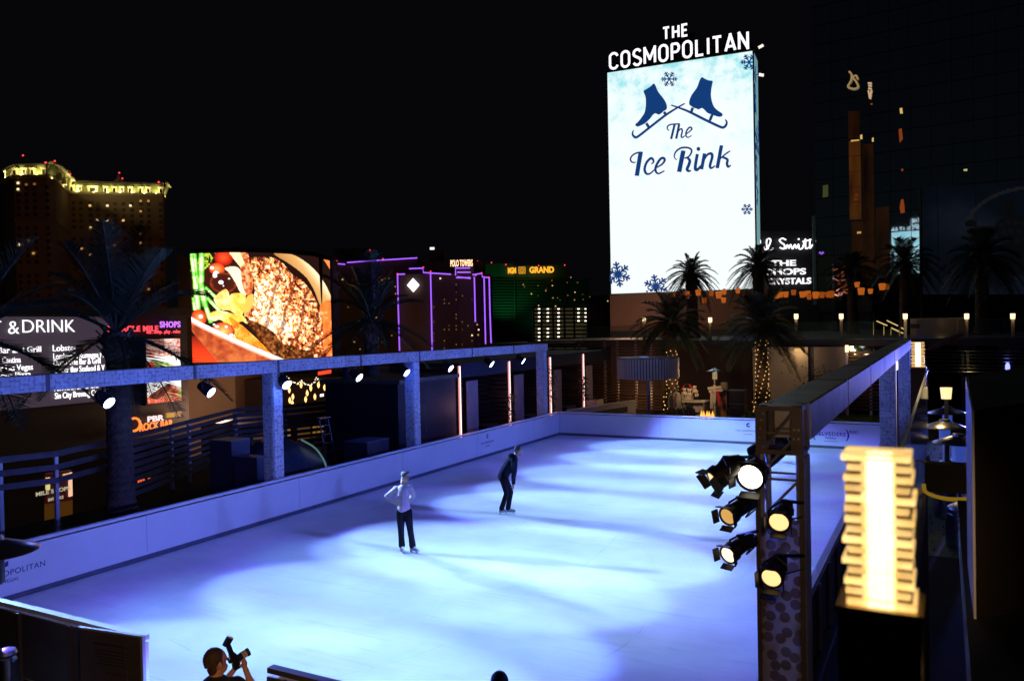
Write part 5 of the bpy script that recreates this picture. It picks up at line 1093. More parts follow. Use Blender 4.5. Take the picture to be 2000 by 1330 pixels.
for pts, mt in (([(1391, 764), (1390, 780), (1390, 798)], WM), ([(1394, 764), (1395, 776), (1394, 789)], WM), ([(1400, 764), (1404, 778), (1406, 792)], REDF)):
    b = MB(); q = catmull([s_(x, y, -.12) for x, y in pts], 5); b.ribbon(q, .17, Vector((0, -1, 0)), Vector((0, .035, 0))); build('scarf', b, mt, sc)
cbx = thing('drawer_cabinet', 'narrow orange-brown cabinet with glass top case beside the scarves', 'cabinet', (s_(1415, 780).x, YS+.4, -.06)); a, c = s_(1409, 803, .4), s_(1421, 762, .4); b = MB(); b.box((a.x, YS+.2, -.05), (c.x, YS+.6, c.z)); build('body', b, pr('cabinet_orange', (.42, .17, .05), .5, 0, .3, 4), cbx)
for k in range(4): z0 = .1+k*.36; b = MB(); b.box((a.x+.05, YS+.185, z0), (c.x-.05, YS+.2, z0+.3)); build('drawer', b, pr('drawer_%d' % (k % 2), ((.5, .2, .05), (.12, .07, .06))[k % 2], .5, 0, .2, 4), cbx)
b = MB(); b.box((a.x+.02, YS+.25, c.z), (c.x-.02, YS+.55, c.z+.42)); build('glass_case', b, pr('case_glass', (.35, .32, .22), .1, 0, 0, alpha=.5), cbx)
bc = thing('black_case', 'big black equipment case right of the orange-brown cabinet', 'case', (s_(1436, 785).x, YS+.6, -.06)); a, c = s_(1423, 804, .5), s_(1455, 762, .5); b = MB(); b.box((a.x, YS+.3, -.05), (c.x, YS+1.0, c.z)); build('body', b, pr('flight_case', (.012, .012, .015), .5, 0, .2, 3), bc); b = MB()
for z in (0, c.z/2, c.z-.05): b = MB(); b.box((a.x-.01, YS+.285, z), (c.x+.01, YS+.3, z+.05)); build('edging', b, pr('case_edge', (.10, .10, .11), .4, .6, .1, 4), bc)
def chair_low(px, py, lab_):
    c = atY(px, py, 4.6); t = thing('lounge_chair', lab_, 'chair', (c.x, 4.6, -.06), 'slatted low chairs on the lawn'); b = MB()
    for k in range(6): x = c.x-.26+k*.105; b.bar((x, 4.6, .25), (x+(k-2.5)*.02, 4.35-.1, .95+.05*(2.5-abs(k-2.5))), .085, .02, up=Vector((0, -1, 0)))
    build('backrest', b, WOOD, t); b = MB()
    for k in range(5): b.box((c.x-.3, 4.6+k*.11, .3-.02*k), (c.x+.3, 4.69+k*.11, .325-.02*k))
    build('seat', b, WOOD, t)
    for sx in (-1, 1):
        for yy in (4.55, 5.1): b = MB(); b.box((c.x+sx*.3-.03, yy, -.05), (c.x+sx*.3+.03, yy+.06, .55)); build('leg', b, WOOD, t)
    b = MB(); [b.box((c.x+sx*.34-.06, 4.45, .55), (c.x+sx*.34+.06, 5.2, .58)) for sx in (-1, 1)]; build('armrest', b, WOOD, t)
chair_low(1347, 800, 'slatted low chair on the lawn in front of the stall table'); chair_low(1435, 802, 'slatted low chair on the lawn in front of the black case')
ft = thing('fire_pit', 'small fire pit with orange glow just above the far barrier', 'fire pit', (atY(1380, 808, 3.4).x, 3.4, -.06)); c = ft.location; b = MB(); b.lathe([(.35, 0), (.5, .62), (.45, .66), (.3, .55)], c, UP, 16); build('bowl', b, BLACK, ft, True)
for k in range(5): b = MB(); q = Vector((c.x-.25+k*.13, 3.4+.06*(-1)**k, .70)); b.lathe([(.05, -.1), (.08, .02), (.03, .16), (.005, .26)], q, UP, 8); build('flame', b, em('flame_orange', (1, .33, .06), 2.2), ft, True)
light('stall_glow', 'POINT', (s_(1365, 740).x, YS-1.6, 2.7), 95, (1, .66, .36), None, size=.4)
# patio heaters
def heater(loc, zd, rd, label, grp, emit, tint):
    t = thing('patio_heater', label, 'patio heater', (loc[0], loc[1], -.06), grp); x, y = loc[0], loc[1]
    b = MB(); b.lathe([(rd, 0), (rd*.97, .02), (rd*.55, .10), (rd*.25, .16), (rd*.22, .21), (.01, .22)], (x, y, zd), UP, 32); build('dome', b, tint, t, True)
    b = MB(); b.lathe([(.10, -.42), (.13, -.40), (.13, -.06), (.08, 0)], (x, y, zd), UP, 16); build('burner', b, emit, t, True)
    b = MB(); b.lathe([(.05, 0), (.05, zd-.42)], (x, y, 0), UP, 10); build('pole', b, STEEL, t, True)
    b = MB(); b.lathe([(.28, 0), (.28, .5), (.24, .85), (.08, .95)], (x, y, -.055), UP, 18); build('gas_housing', b, STEEL, t, True)
    return t
DOME = pr('heater_dome', (.55, .55, .56), .28, 1, .05, 3); BE = em('burner_blue', (.08, .16, .9), .35)
for (px, py, D), l in zip(((1850, 803, 23.8), (1845, 830, 20.7), (1872, 860, 18.1)), ('farthest and highest-looking of three stacked patio heater domes behind the glass', 'middle of three stacked patio heater domes behind the glass', 'nearest and lowest-looking of three stacked patio heater domes behind the glass')):
    c = atD(px, py, D); heater((c.x, c.y), c.z-.06, .53, l, 'patio heaters beyond the glass railing', BE, DOME)
c = atD(-14, 1078, 10.5); heater((c.x, c.y), c.z, .54, 'dark patio heater dome at the frame edge above the near barrier', None, BLACK, DOME)
c = atY(1396, 726, 10.5); ph = heater((c.x, c.y), c.z, .5, 'patio heater with teal-lit dome standing above the scarf stand', None, em('burner_glow', (.9, .6, .3), .35), DOME)
light('dome_glow', 'POINT', (c.x+.2, c.y-.6, c.z+.6), 4, (.3, .8, 1), ph, size=.2)
# right-hand side: stairs, terrace wall, metal rail fence
tw = thing('terrace_wall', 'plain brownish terrace wall right of the lit stair handrails', 'wall', atY(1835, 640, 15)); a, c = atY(1778, 622, 16), atY(1886, 622, 16); b = MB(); b.box((a.x, 16, UZ), (c.x, 16.3, a.z)); build('wall', b, pr('brown_render', (.16, .13, .12), .8, 0, .15, .5), tw); b = MB(); q = atY(1787, 637, 15.98); b.box((q.x-.25, 15.975, q.z-.12), (q.x+.25, 15.999, q.z+.12)); build('vent', b, BLACK, tw)
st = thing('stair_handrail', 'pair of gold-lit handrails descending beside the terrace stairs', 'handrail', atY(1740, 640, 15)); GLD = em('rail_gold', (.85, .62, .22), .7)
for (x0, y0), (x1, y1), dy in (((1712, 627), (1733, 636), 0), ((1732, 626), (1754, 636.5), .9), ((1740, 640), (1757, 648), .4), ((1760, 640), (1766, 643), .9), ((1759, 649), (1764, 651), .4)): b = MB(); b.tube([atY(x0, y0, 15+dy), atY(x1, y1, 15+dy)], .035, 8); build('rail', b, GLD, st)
b = MB()
for x, y0, y1 in ((1706, 629, 655), (1726, 633, 655), (1740, 640, 655), (1757, 645, 657)): b.tube([atY(x, y0, 15.2), atY(x, y1, 15.2)], .03, 6)
build('upright', b, pr('rail_post_gold', (.45, .38, .18), .4, .6, .1, 4), st); light('stair_glow', 'POINT', atY(1745, 648, 14.6), 9, (1, .85, .35), st, size=.2)
rf = thing('metal_fence', 'horizontal steel rail fence right of the small glass lamp', 'fence', atY(1900, 710, 8)); b = MB()
for py in (686, 693, 699, 706, 714, 720, 727): b.tube([atY(1795, py-1.5, 7), atY(2060, py+1.5, 7)], .025, 6)
build('rail', b, STEEL, rf)
for px in (1880, 1890, 1972, 2030): b = MB(); p = atY(px, 684, 7.05); b.box((p.x-.05, 7.03, -.06), (p.x+.05, 7.13, p.z)); build('post', b, BLACK, rf)
b = MB(); p = atY(1968, 717, 6.9); b.ball(p, (.09, .09, .20), 10, 8); ub = thing('uplight', 'small vivid blue lamp on the steel rail fence', 'lamp', p); build('lens', b, em('uplight_blue', (.20, .22, 1), 3), ub); b = MB(); b.box((p.x-.1, p.y, p.z-.3), (p.x+.1, p.y+.08, p.z-.18)); build('bracket', b, BLACK, ub); light('blue_wash', 'SPOT', p-Vector((0, .3, 0)), 2600, (.15, .18, 1), ub, (14.6, -16, 3.5), .3, R(110), .8)
light('rail_glow', 'POINT', atY(1893, 703, 6.5), 3, (1, .7, .25), rf, size=.1)
r1 = thing('stair_ramp', 'dark reddish stair flank rising behind the steel rail fence', 'stairs', atY(1850, 665, 12)); b = MB(); b.poly([atY(1812, 682, 12), atY(1874, 650, 12), atY(1880, 650, 12), atY(1880, 656, 12), atY(1822, 686, 12)], (0, .25, 0)); build('stringer', b, pr('stringer_red', (.14, .05, .04), .6, 0, .2, 2), r1); b = MB()
for k in range(9): q = atY(1816+k*7, 682-k*3.7, 12.2); b = MB(); b.box((q.x-.2, 12.2, q.z-.08), (q.x+.2, 13.4, q.z)); build('tread', b, pr('tread_dark', (.05, .04, .04), .7, 0, .2, 2), r1)
# near glass lamps on black posts, glass panel between them
def glass_lamp(label, cx_, cy_, z0, z1, w_, zfloor, glow):
    t = thing('glass_lamp', label, 'lamp', (cx_, cy_, zfloor), 'stacked-glass lamps on black posts'); n = 15; h = (z1-z0)/n
    PLS = [pr_glass(k) for k in range(4)]; COREM = em('lamp_core', (1, .86, .58), 3.0, True)
    b = MB(); b.box((cx_-w_*.60, cy_-w_*.58, zfloor), (cx_+w_*.60, cy_+w_*.58, z0-.012)); build('post', b, BLACK, t)
    b = MB(); b.box((cx_-w_*.63, cy_-w_*.61, z0-.012), (cx_+w_*.63, cy_+w_*.61, z0)); build('base_plate', b, pr('brass_plate', (.5, .36, .14), .3, .8, .1, 6), t)
    b = MB(); b.lathe([(w_*.2, z0), (w_*.2, z1-.02)], (cx_, cy_, 0), UP, 14); build('lamp_tube', b, COREM, t)
    for k in range(n):
        zz = z0+k*h; ww = w_*(.50 if k % 2 == 0 else .465); dx_ = w_*(.03, -.02, .0, .015, -.03)[k % 5]; b = MB(); b.box((cx_-ww+dx_, cy_-ww, zz+.0015), (cx_+ww+dx_, cy_+ww, zz+h*.60)); build('glass_plate', b, PLS[(k*7) % 4], t)
        if k < n-1:
            for sx in (-1, 1):
                b = MB(); b.box((cx_+sx*w_*.36-w_*.11, cy_-w_*.40, zz+h*.66), (cx_+sx*w_*.36+w_*.11, cy_+w_*.40, zz+h*1.0))
                build('spacer', b, pr('spacer_dark', (.10, .07, .03), .5, .3, .2, 8), t)
    light('lamp_glow', 'SPOT', (cx_-.12, cy_+.35, z1-.05), glow, (1, .58, .25), t, (14.5, -26.2, 2.9) if glow > 5 else (cx_, cy_+6, 1.5), .1, R(46), .6); return t  # unseen warm spot added off the lamp, brightening the near truss post
def pr_glass(kk=0):
    nm = 'glass_lit_%d' % kk
    if nm in MATS: return MATS[nm]
    m = bpy.data.materials.new(nm); m.use_nodes = True; n = m.node_tree.nodes; l = m.node_tree.links; b = n['Principled BSDF']
    b.inputs['Base Color'].default_value = (1, .86, .55, 1); b.inputs['Roughness'].default_value = .18; b.inputs['Transmission Weight'].default_value = .75; b.inputs['IOR'].default_value = 1.3
    tc = n.new('ShaderNodeTexCoord'); nz = n.new('ShaderNodeTexNoise'); nz.inputs['Scale'].default_value = 20; nz.inputs['Detail'].default_value = 4; r = n.new('ShaderNodeValToRGB'); r.color_ramp.elements[0].position = .35; r.color_ramp.elements[1].position = .7
    r.color_ramp.elements[0].color = (.55, .32, .09, 1); r.color_ramp.elements[1].color = (1, .70, .32, 1); l.new(tc.outputs['Object'], nz.inputs['Vector']); l.new(nz.outputs['Fac'], r.inputs[0]); l.new(r.outputs[0], b.inputs['Emission Color']); b.inputs['Emission Strength'].default_value = (.50, .32, .62, .40)[kk]
    m.cycles.emission_sampling = 'NONE'; MATS[nm] = m; return m
cN = atD(1718, 1030, 1.72); glass_lamp('big blurred lamp of stacked amber glass plates on a black post, close to the camera', cN.x, cN.y+.02, 4.422, 4.75, .133, 3.3, 130)
cF = atD(1793, 690, 10.5); glass_lamp('small lamp of stacked amber glass plates on a slim black post above the beam end', cF.x, cF.y, 4.41, 4.735, .155, -.06, 4.9)
gr = thing('glass_railing', 'clear glass railing seen edge-on between the two stacked-glass lamps', 'railing', (cN.x, -27, 3.4)); b = MB(); y = cN.y+.25; b.box((15.60, -30.0, 3.3), (15.615, cF.y-.3, 4.36)); build('glass_panel', b, pr('glass_edge', (.10, .32, .30), .06, 0, 0, alpha=.28, spec=.8), gr)
b = MB(); b.box((15.585, -30.0, 3.2), (15.63, cF.y-.3, 3.3)); build('shoe', b, BLACK, gr)
b = MB(); b.box((15.598, -30, 4.36), (15.617, cF.y-.3, 4.372)); build('top_edge', b, pr('glass_rim', (.35, .62, .6), .2, 0, 0), gr)
pb = thing('brass_handle', 'blurred brass rail end just below the big glass lamp', 'handrail', atD(1702, 1310, 2.0)); b = MB(); p = atD(1702, 1285, 2.0); b.tube([p, p-AF*.1-UP*.22], .028, 10); build('rail', b, pr('brass_rail', (.55, .36, .12), .3, .7, .1, 6), pb); b = MB(); b.ball(p, .03, 10, 6); build('end_cap', b, pr('brass_rail', (.55, .36, .12)), pb); light('brass_glow', 'POINT', p-AF*.35+UP*.1, .12, (1, .6, .2), pb, size=.03)
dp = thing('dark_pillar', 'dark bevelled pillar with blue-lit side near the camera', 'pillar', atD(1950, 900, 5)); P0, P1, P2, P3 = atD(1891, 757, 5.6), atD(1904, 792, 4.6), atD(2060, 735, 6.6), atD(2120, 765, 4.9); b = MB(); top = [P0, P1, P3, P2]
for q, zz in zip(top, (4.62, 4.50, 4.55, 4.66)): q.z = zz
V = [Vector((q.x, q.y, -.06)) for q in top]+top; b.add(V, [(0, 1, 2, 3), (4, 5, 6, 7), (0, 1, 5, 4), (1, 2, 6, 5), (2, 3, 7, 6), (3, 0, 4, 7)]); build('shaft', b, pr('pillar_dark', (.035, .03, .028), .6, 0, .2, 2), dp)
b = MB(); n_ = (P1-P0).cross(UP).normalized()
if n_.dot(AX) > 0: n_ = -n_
b.poly([P0+n_*.004, P1+n_*.004, Vector((P1.x, P1.y, 3.2))+n_*.004, Vector((P0.x, P0.y, 3.2))+n_*.004], n_*.012); build('side_cladding', b, pr('pillar_side_lit', (.8, .8, .84), .4, 0, .1, 2), dp)  # pale sheet: the light on this face is put into its colour
lw_ = thing('low_wall', 'low black wall with a painted gold lamplight line at its foot, between the lamp post and the dark pillar', 'wall', atD(1850, 940, 7)); a, c = atD(1806, 905, 8.2), atD(1910, 905, 8.0); zt = a.z; zb = atD(1850, 968, 8.0).z; b = MB(); b.poly([Vector((a.x, a.y, zb)), Vector((c.x, c.y, zb)), Vector((c.x, c.y, zt)), Vector((a.x, a.y, zt))], FW*.2); build('wall', b, BLACK, lw_)
b = MB(); a, c = atD(1804, 958, 7.9), atD(1905, 980, 7.9); b.tube(catmull([atD(1804, 945, 7.9), atD(1810, 962, 7.9), atD(1850, 974, 7.9), atD(1905, 974, 7.9)], 5), .02, 6); build('lamplight_line', b, em('lamplight_gold', (.55, .32, .02), .35), lw_)  # glowing tube painted in for lamplight lying on the floor
b = MB(); b.box((15.75, -32.5, 2.6), (17.6, -27, 3.3)); struct('viewing_terrace', MB().box((15.9, -46, 2.9), (30, -25.2, 3.3)).box((13.0, -46, 2.9), (15.9, -31.5, 3.3)), pr('terrace_dark', (.02, .02, .02), .7, 0, .2, 1))
cr_ = crate('storage_crate', 'dark crate with bluish top beside the outer side of the barrier', 'crate', (14.75, -24.4, -.05), (15.45, -23.4, 1.0), pr('crate_brown', (.10, .075, .065), .6, 0, .25, 3))
b = MB(); b.bar((14.75, -29, .02), (14.95, -22, .02), .05, .08); solo('cable_cover', b, pr('cable_white', (.5, .5, .55), .5, 0, .1, 4), 'pale strip lying on the deck outside the barrier', 'strip')
# ================================================================ MARQUEE TOWER SIGN
DL, DR = 72.0, 66.9
mTL, mTR = atD(1185, 142, DL), atD(1471, 101, DR); mzT = (mTL.z+mTR.z)/2; mzB = (atD(1190.5, 573, DL).z+atD(1479, 564, DR).z)/2
mO = Vector((mTL.x, mTL.y, mzB)); mU = Vector((mTR.x-mTL.x, mTR.y-mTL.y, 0)); MWID = mU.length; mU.normalize(); mN = mU.cross(UP).normalized()   # mN faces the camera
if mN.dot(CAM-mO) < 0: mN = -mN
MDEP = 3.0; MHT = mzT-mzB
def onface(px, py, off=.05):
    d = ray(px, py); k = (mO+mN*off-CAM).dot(mN)/d.dot(mN); return CAM+d*k
mq = thing('billboard_tower', 'giant white lit billboard tower advertising the ice rink', 'billboard', (mO+mU*MWID/2-mN*MDEP/2)*1.0)
def led_face():
    m = bpy.data.materials.new('billboard_picture'); m.use_nodes = True; n = m.node_tree.nodes; l = m.node_tree.links; b = n['Principled BSDF']
    tc = n.new('ShaderNodeTexCoord'); sep = n.new('ShaderNodeSeparateXYZ'); l.new(tc.outputs['Object'], sep.inputs[0])
    n1 = n.new('ShaderNodeTexNoise'); n1.inputs['Scale'].default_value = .55; n1.inputs['Detail'].default_value = 9; n1.inputs['Roughness'].default_value = .7; l.new(tc.outputs['Object'], n1.inputs['Vector'])
    mp = n.new('ShaderNodeMapRange'); mp.inputs[1].default_value = (mzB+MHT*.35)-mq.location.z; mp.inputs[2].default_value = mzT-mq.location.z; mp.inputs[3].default_value = -.22; mp.inputs[4].default_value = .10; l.new(sep.outputs['Z'], mp.inputs[0])
    ad = n.new('ShaderNodeMath'); l.new(n1.outputs['Fac'], ad.inputs[0]); l.new(mp.outputs[0], ad.inputs[1])
    r = n.new('ShaderNodeValToRGB'); e = r.color_ramp.elements; e[0].position = .42; e[0].color = (.93, 1, 1, 1); e[1].position = .68; e[1].color = (.34, .80, .86, 1)
    el = r.color_ramp.elements.new(.55); el.color = (.80, .97, .98, 1)
    l.new(ad.outputs[0], r.inputs[0]); l.new(r.outputs[0], b.inputs['Emission Color']); b.inputs['Emission Strength'].default_value = 1.02; b.inputs['Base Color'].default_value = (.02, .02, .02, 1); return m
FACE = led_face(); LN = em('billboard_navy', (.006, .045, .19), 1.0); FRM = pr('billboard_frame', (.02, .06, .09), .4, .3, .1, 1)
def mpt(u, v, n_): return mO+mU*u+UP*v+mN*n_
b = MB(); b.poly([mpt(.02, .02, -.05), mpt(MWID-.02, .02, -.05), mpt(MWID-.02, MHT-.02, -.05), mpt(.02, MHT-.02, -.05)], -mN*(MDEP-.1)); build('core', b, FRM, mq)
b = MB(); b.poly([mpt(0, 0, 0), mpt(MWID, 0, 0), mpt(MWID, MHT, 0), mpt(0, MHT, 0)], -mN*.045); build('front_screen', b, FACE, mq)
b = MB(); b.poly([mpt(0, 0, -MDEP+.05), mpt(MWID, 0, -MDEP+.05), mpt(MWID, MHT, -MDEP+.05), mpt(0, MHT, -MDEP+.05)], -mN*.045); build('back_screen', b, FACE, mq)
sideM = em('billboard_side', (.30, .62, .68), .5)
b = MB(); b.poly([mpt(MWID-.018, .05, -.1), mpt(MWID-.018, .05, -MDEP+.1), mpt(MWID-.018, MHT-.05, -MDEP+.1), mpt(MWID-.018, MHT-.05, -.1)], mU*.03); build('side_screen', b, sideM, mq)
b = MB()
for u in (0, MWID): b.poly([mpt(u-.06, -.05, .03), mpt(u+.06, -.05, .03), mpt(u+.06, MHT+.05, .03), mpt(u-.06, MHT+.05, .03)], -mN*.12)
b.poly([mpt(-.05, MHT, .03), mpt(MWID+.05, MHT, .03), mpt(MWID+.05, MHT+.13, .03), mpt(-.05, MHT+.13, .03)], -mN*MDEP); build('edge_trim', b, FRM, mq)
# artwork, in the pixel units of an enlarged view of the sign
def Q(x, y): return onface(1180+x*.16537, 140+y*.16537)
def outline(pts): return [onface(1180+p.x*.16537, 140+p.y*.16537) for p in catmull([(x, y, 0) for x, y in pts], 5, True)]
KW = .16537*DL/FPX
def stroke(mb, pts, wd, k=6, taper=(1, 1)):
    q = [Q(p.x, p.y) for p in catmull([(x, y, 0) for x, y in pts], k)]; n = len(q); ws = [wd*1.22*KW*(taper[0]+(1-taper[0])*min(1, i/(n*.3)))*(taper[1]+(1-taper[1])*min(1, (n-1-i)/(n*.3))) for i in range(n)]
    mb.ribbon(q, ws, mN, -mN*.04)
bootL = [(465, 235), (490, 215), (545, 180), (580, 146), (602, 158), (630, 225), (660, 270), (700, 320), (730, 370), (742, 420), (735, 450), (712, 464), (690, 482), (670, 499), (645, 511), (622, 502), (600, 497), (575, 515), (540, 560), (500, 600), (470, 622), (430, 641), (395, 652), (372, 642), (370, 622), (400, 595), (440, 545), (475, 490), (490, 420), (492, 340), (485, 290)]
bootR = [(1130, 100), (1155, 68), (1185, 85), (1230, 105), (1280, 115), (1276, 150), (1265, 220), (1262, 290), (1275, 360), (1300, 420), (1340, 460), (1385, 490), (1400, 510), (1390, 530), (1360, 537), (1310, 525), (1270, 510), (1220, 490), (1190, 460), (1160, 435), (1135, 440), (1115, 450), (1090, 440), (1060, 430), (1020, 405), (1004, 385), (1008, 340), (1030, 285), (1060, 240), (1090, 200), (1110, 155)]
def tri_poly(mb, P):
    from mathutils.geometry import tessellate_polygon
    mb.add(P, [list(t) for t in tessellate_polygon([[Vector(((p-mO).dot(mU), p.z, 0)) for p in P]])])
for nm, bt, bl_, st_ in (('skate_boot', bootL, [(345, 695), (334, 735), (352, 768), (392, 772), (520, 675), (720, 520), (870, 425), (952, 378)], ((497, 612), (524, 655), (704, 480), (734, 512))),
                        ('skate_boot', bootR, [(790, 398), (870, 425), (1000, 475), (1200, 575), (1365, 652), (1412, 660), (1442, 628), (1446, 592), (1430, 570)], ((1046, 428), (1026, 485), (1275, 512), (1248, 580)))):
    b = MB(); tri_poly(b, outline(bt)); o = build(nm, b, LN, mq); b = MB(); stroke(b, bl_, 23, 8, (.45, .45)); stroke(b, st_[:2], 26, 3); stroke(b, st_[2:], 26, 3); build('blade', b, LN, o)
SCRIPT = [ # (points, width, taper)
 ([(768, 698), (745, 678), (752, 645), (785, 627), (840, 622), (893, 620)], 13, (.6, 1)), ([(832, 625), (812, 710), (790, 798)], 21, (1, 1)), ([(885, 625), (868, 710), (850, 795)], 21, (1, 1)), ([(862, 738), (888, 690), (914, 680), (922, 706), (910, 765), (925, 780), (952, 758)], 15, (.7, .6)),
 ([(966, 742), (1010, 708), (1035, 680), (1022, 660), (998, 668), (970, 712), (966, 758), (990, 779), (1032, 756)], 15, (.6, .5)),
 ([(432, 950), (408, 1090), (385, 1232)], 42, (1, 1)), ([(450, 957), (400, 958), (340, 985), (310, 1030), (322, 1065), (350, 1076), (374, 1068)], 15, (1, .5)),
 ([(556, 1092), (582, 1070), (574, 1036), (545, 1028), (498, 1080), (477, 1155), (497, 1205), (540, 1206), (602, 1152)], 24, (.4, .45)), ([(612, 1138), (680, 1098), (714, 1050), (698, 1022), (660, 1038), (616, 1110), (606, 1170), (640, 1206), (712, 1172)], 24, (.5, .45)),
 ([(935, 935), (910, 1060), (885, 1186)], 42, (1, 1)), ([(858, 1046), (828, 1010), (845, 950), (900, 907), (970, 898), (1024, 917), (1030, 955), (1000, 1003), (948, 1026)], 17, (.4, .8)), ([(975, 1012), (1010, 1050), (1000, 1100), (980, 1150), (995, 1176), (1026, 1170)], 28, (.7, .4)),
 ([(1100, 975), (1076, 1120), (1084, 1160), (1112, 1150), (1140, 1110)], 28, (1, .4)), ([(1185, 968), (1168, 1060), (1150, 1156)], 30, (1, 1)), ([(1172, 1062), (1214, 988), (1262, 970), (1276, 1010), (1250, 1108), (1264, 1142), (1312, 1112)], 25, (.5, .4)),
 ([(1385, 873), (1360, 1010), (1335, 1142)], 32, (1, 1)), ([(1490, 938), (1440, 970), (1368, 1032)], 14, (.6, 1)), ([(1400, 1012), (1455, 1040), (1450, 1090), (1466, 1126), (1496, 1104)], 23, (.8, .4))]
b = MB()
for pts, wd, tp in SCRIPT: stroke(b, pts, wd, 7, tp)
b.poly([Q(1113+22*cos(a*pi/8), 915+24*sin(a*pi/8)) for a in range(16)], -mN*.04); build('lettering', b, LN, mq)
def sidept(x, y):   # the same script turned down the narrow side
    v = MHT*.955-(x-300)/1200*MHT*.60; w_ = (y-600)/650*MDEP*.84+.22; return mpt(MWID+.016, v, -MDEP+w_)
b = MB()
for pts, wd, tp in SCRIPT:
    q = [sidept(p.x if p.y > 830 else p.x*1.0, p.y) for p in catmull([(x, y, 0) for x, y in pts], 5)]; b.ribbon(q, [wd*.0105*.9]*len(q), mU, mU*.02)
build('side_lettering', b, LN, mq)
def flake(px, py, r, wd, style=0):
    b = MB(); x0, x1 = 1186.5, 1470.5
    def seg(a, c, w_):
        n = 5
        for i in range(n):
            A = (a[0]+(c[0]-a[0])*i/n, a[1]+(c[1]-a[1])*i/n); C = (a[0]+(c[0]-a[0])*(i+1)/n, a[1]+(c[1]-a[1])*(i+1)/n)
            mx_, my_ = (A[0]+C[0])/2, (A[1]+C[1])/2
            if x0+ (my_-142)*.012 < mx_ < x1+(my_-101)*.02 and my_ < 573-(mx_-1190)*.03-1: b.ribbon([onface(*A), onface(*C)], w_*DL/FPX, mN, -mN*.04)
    for k in range(6):
        a = k*pi/3+.35*style; d = (cos(a), sin(a)); tip = (px+d[0]*r, py+d[1]*r); seg((px, py), tip, wd)
        for f, l in ((.42, .34), (.68, .30)):
            for sg in (-1, 1): a2 = a+sg*pi/3.4; s = (px+d[0]*r*f, py+d[1]*r*f); seg(s, (s[0]+cos(a2)*r*l, s[1]+sin(a2)*r*l), wd*.85)
        if style:
            a3 = a+pi/6; seg((px, py), (px+cos(a3)*r*.42, py+sin(a3)*r*.42), wd*.8); c_ = (px+cos(a3)*r*.66, py+sin(a3)*r*.66); seg((c_[0]-1, c_[1]), (c_[0]+1, c_[1]), 2.2)
    build('snowflake', b, LN, mq)
flake(1307, 155, 16, 2.0); flake(1463, 122, 17, 2.2); flake(1459, 409, 11.5, 1.7); flake(1207, 536, 25, 3.6, 1); flake(1281, 560, 24, 3.4, 1)
LET = em('letters_white', (1, .96, 1), 1.3)
u0, u1 = (onface(1190, 138, 0)-mO).dot(mU), (onface(1462, 100, 0)-mO).dot(mU); ch = 33.5*DL/FPX
def arc(cx_, cy_, rx, ry, a0, a1, k=10): return [(cx_+rx*cos(R(a0+(a1-a0)*i/k)), cy_+ry*sin(R(a0+(a1-a0)*i/k))) for i in range(k+1)]
DIN = {'C': [arc(.5, .72, .42, .22, 15, 180)+arc(.5, .28, .42, .22, 180, 345)], 'O': [arc(.5, .70, .42, .24, 0, 180)+arc(.5, .30, .42, .24, 180, 360)+[(.92, .70)]],
 'S': [arc(.5, .72, .38, .22, 25, 200, 9)+[(.3, .56), (.7, .44)]+arc(.5, .28, .40, .22, 20, -155, 9)], 'M': [[(.02, .06), (.02, .94), (.5, .30), (.98, .94), (.98, .06)]], 'P': [[(.12, .06), (.12, .92), (.55, .92)]+arc(.6, .69, .32, .23, 90, -90, 8)+[(.12, .46)]],
 'L': [[(.15, .94), (.15, .07), (.9, .07)]], 'I': [[(.5, .06), (.5, .94)]], 'T': [[(.02, .92), (.98, .92)], [(.5, .90), (.5, .06)]], 'A': [[(.02, .06), (.5, .94), (.98, .06)], [(.22, .30), (.78, .30)]], 'N': [[(.08, .06), (.08, .94), (.92, .06), (.92, .94)]], 'H': [[(.1, .06), (.1, .94)], [(.9, .06), (.9, .94)], [(.1, .5), (.9, .5)]], 'E': [[(.88, .92), (.12, .92), (.12, .08), (.88, .08)], [(.12, .5), (.78, .5)]]}
def dinword(word, org, u, n, h, wdt, adv, sw):
    """square-cut sign letters built from strokes: lit faces, black sides and backs"""
    mb = MB(); x = 0; sw *= h; dep = .22
    for ch_ in word:
        wv = wdt*(1.15 if ch_ == 'M' else .22 if ch_ == 'I' else .92 if ch_ in 'LTPE' else 1.0)
        for sk, line in enumerate(DIN[ch_]):
            P = [org+u*(x+p[0]*wv)+UP*(p[1]*h) for p in line]; m = len(P)
            for i in range(m-1):
                d = (P[i+1]-P[i]).normalized(); e0 = sw*.42 if 0 < i else 0; e1 = sw*.42 if i < m-2 else 0; big = len(line) < 8
                A, B_ = P[i]-d*(e0 if big else sw*.12), P[i+1]+d*(e1 if big else sw*.12); s_ = d.cross(n).normalized()*sw/2; lift = n*(.004*((i+sk) % 2)); o = len(mb.v)
                mb.v += [A+s_+lift, B_+s_+lift, B_-s_+lift, A-s_+lift, A+s_-n*dep, B_+s_-n*dep, B_-s_-n*dep, A-s_-n*dep]
                for k, f in enumerate(((0, 1, 2, 3), (7, 6, 5, 4), (0, 4, 5, 1), (1, 5, 6, 2), (2, 6, 7, 3), (3, 7, 4, 0))): mb.f.append([o+q for q in f]); mb.m.append(0 if k == 0 else 1)
        x += adv*(1.18 if ch_ == 'M' else .42 if ch_ == 'I' else .95 if ch_ in 'LP' else 1.0)
    return mb
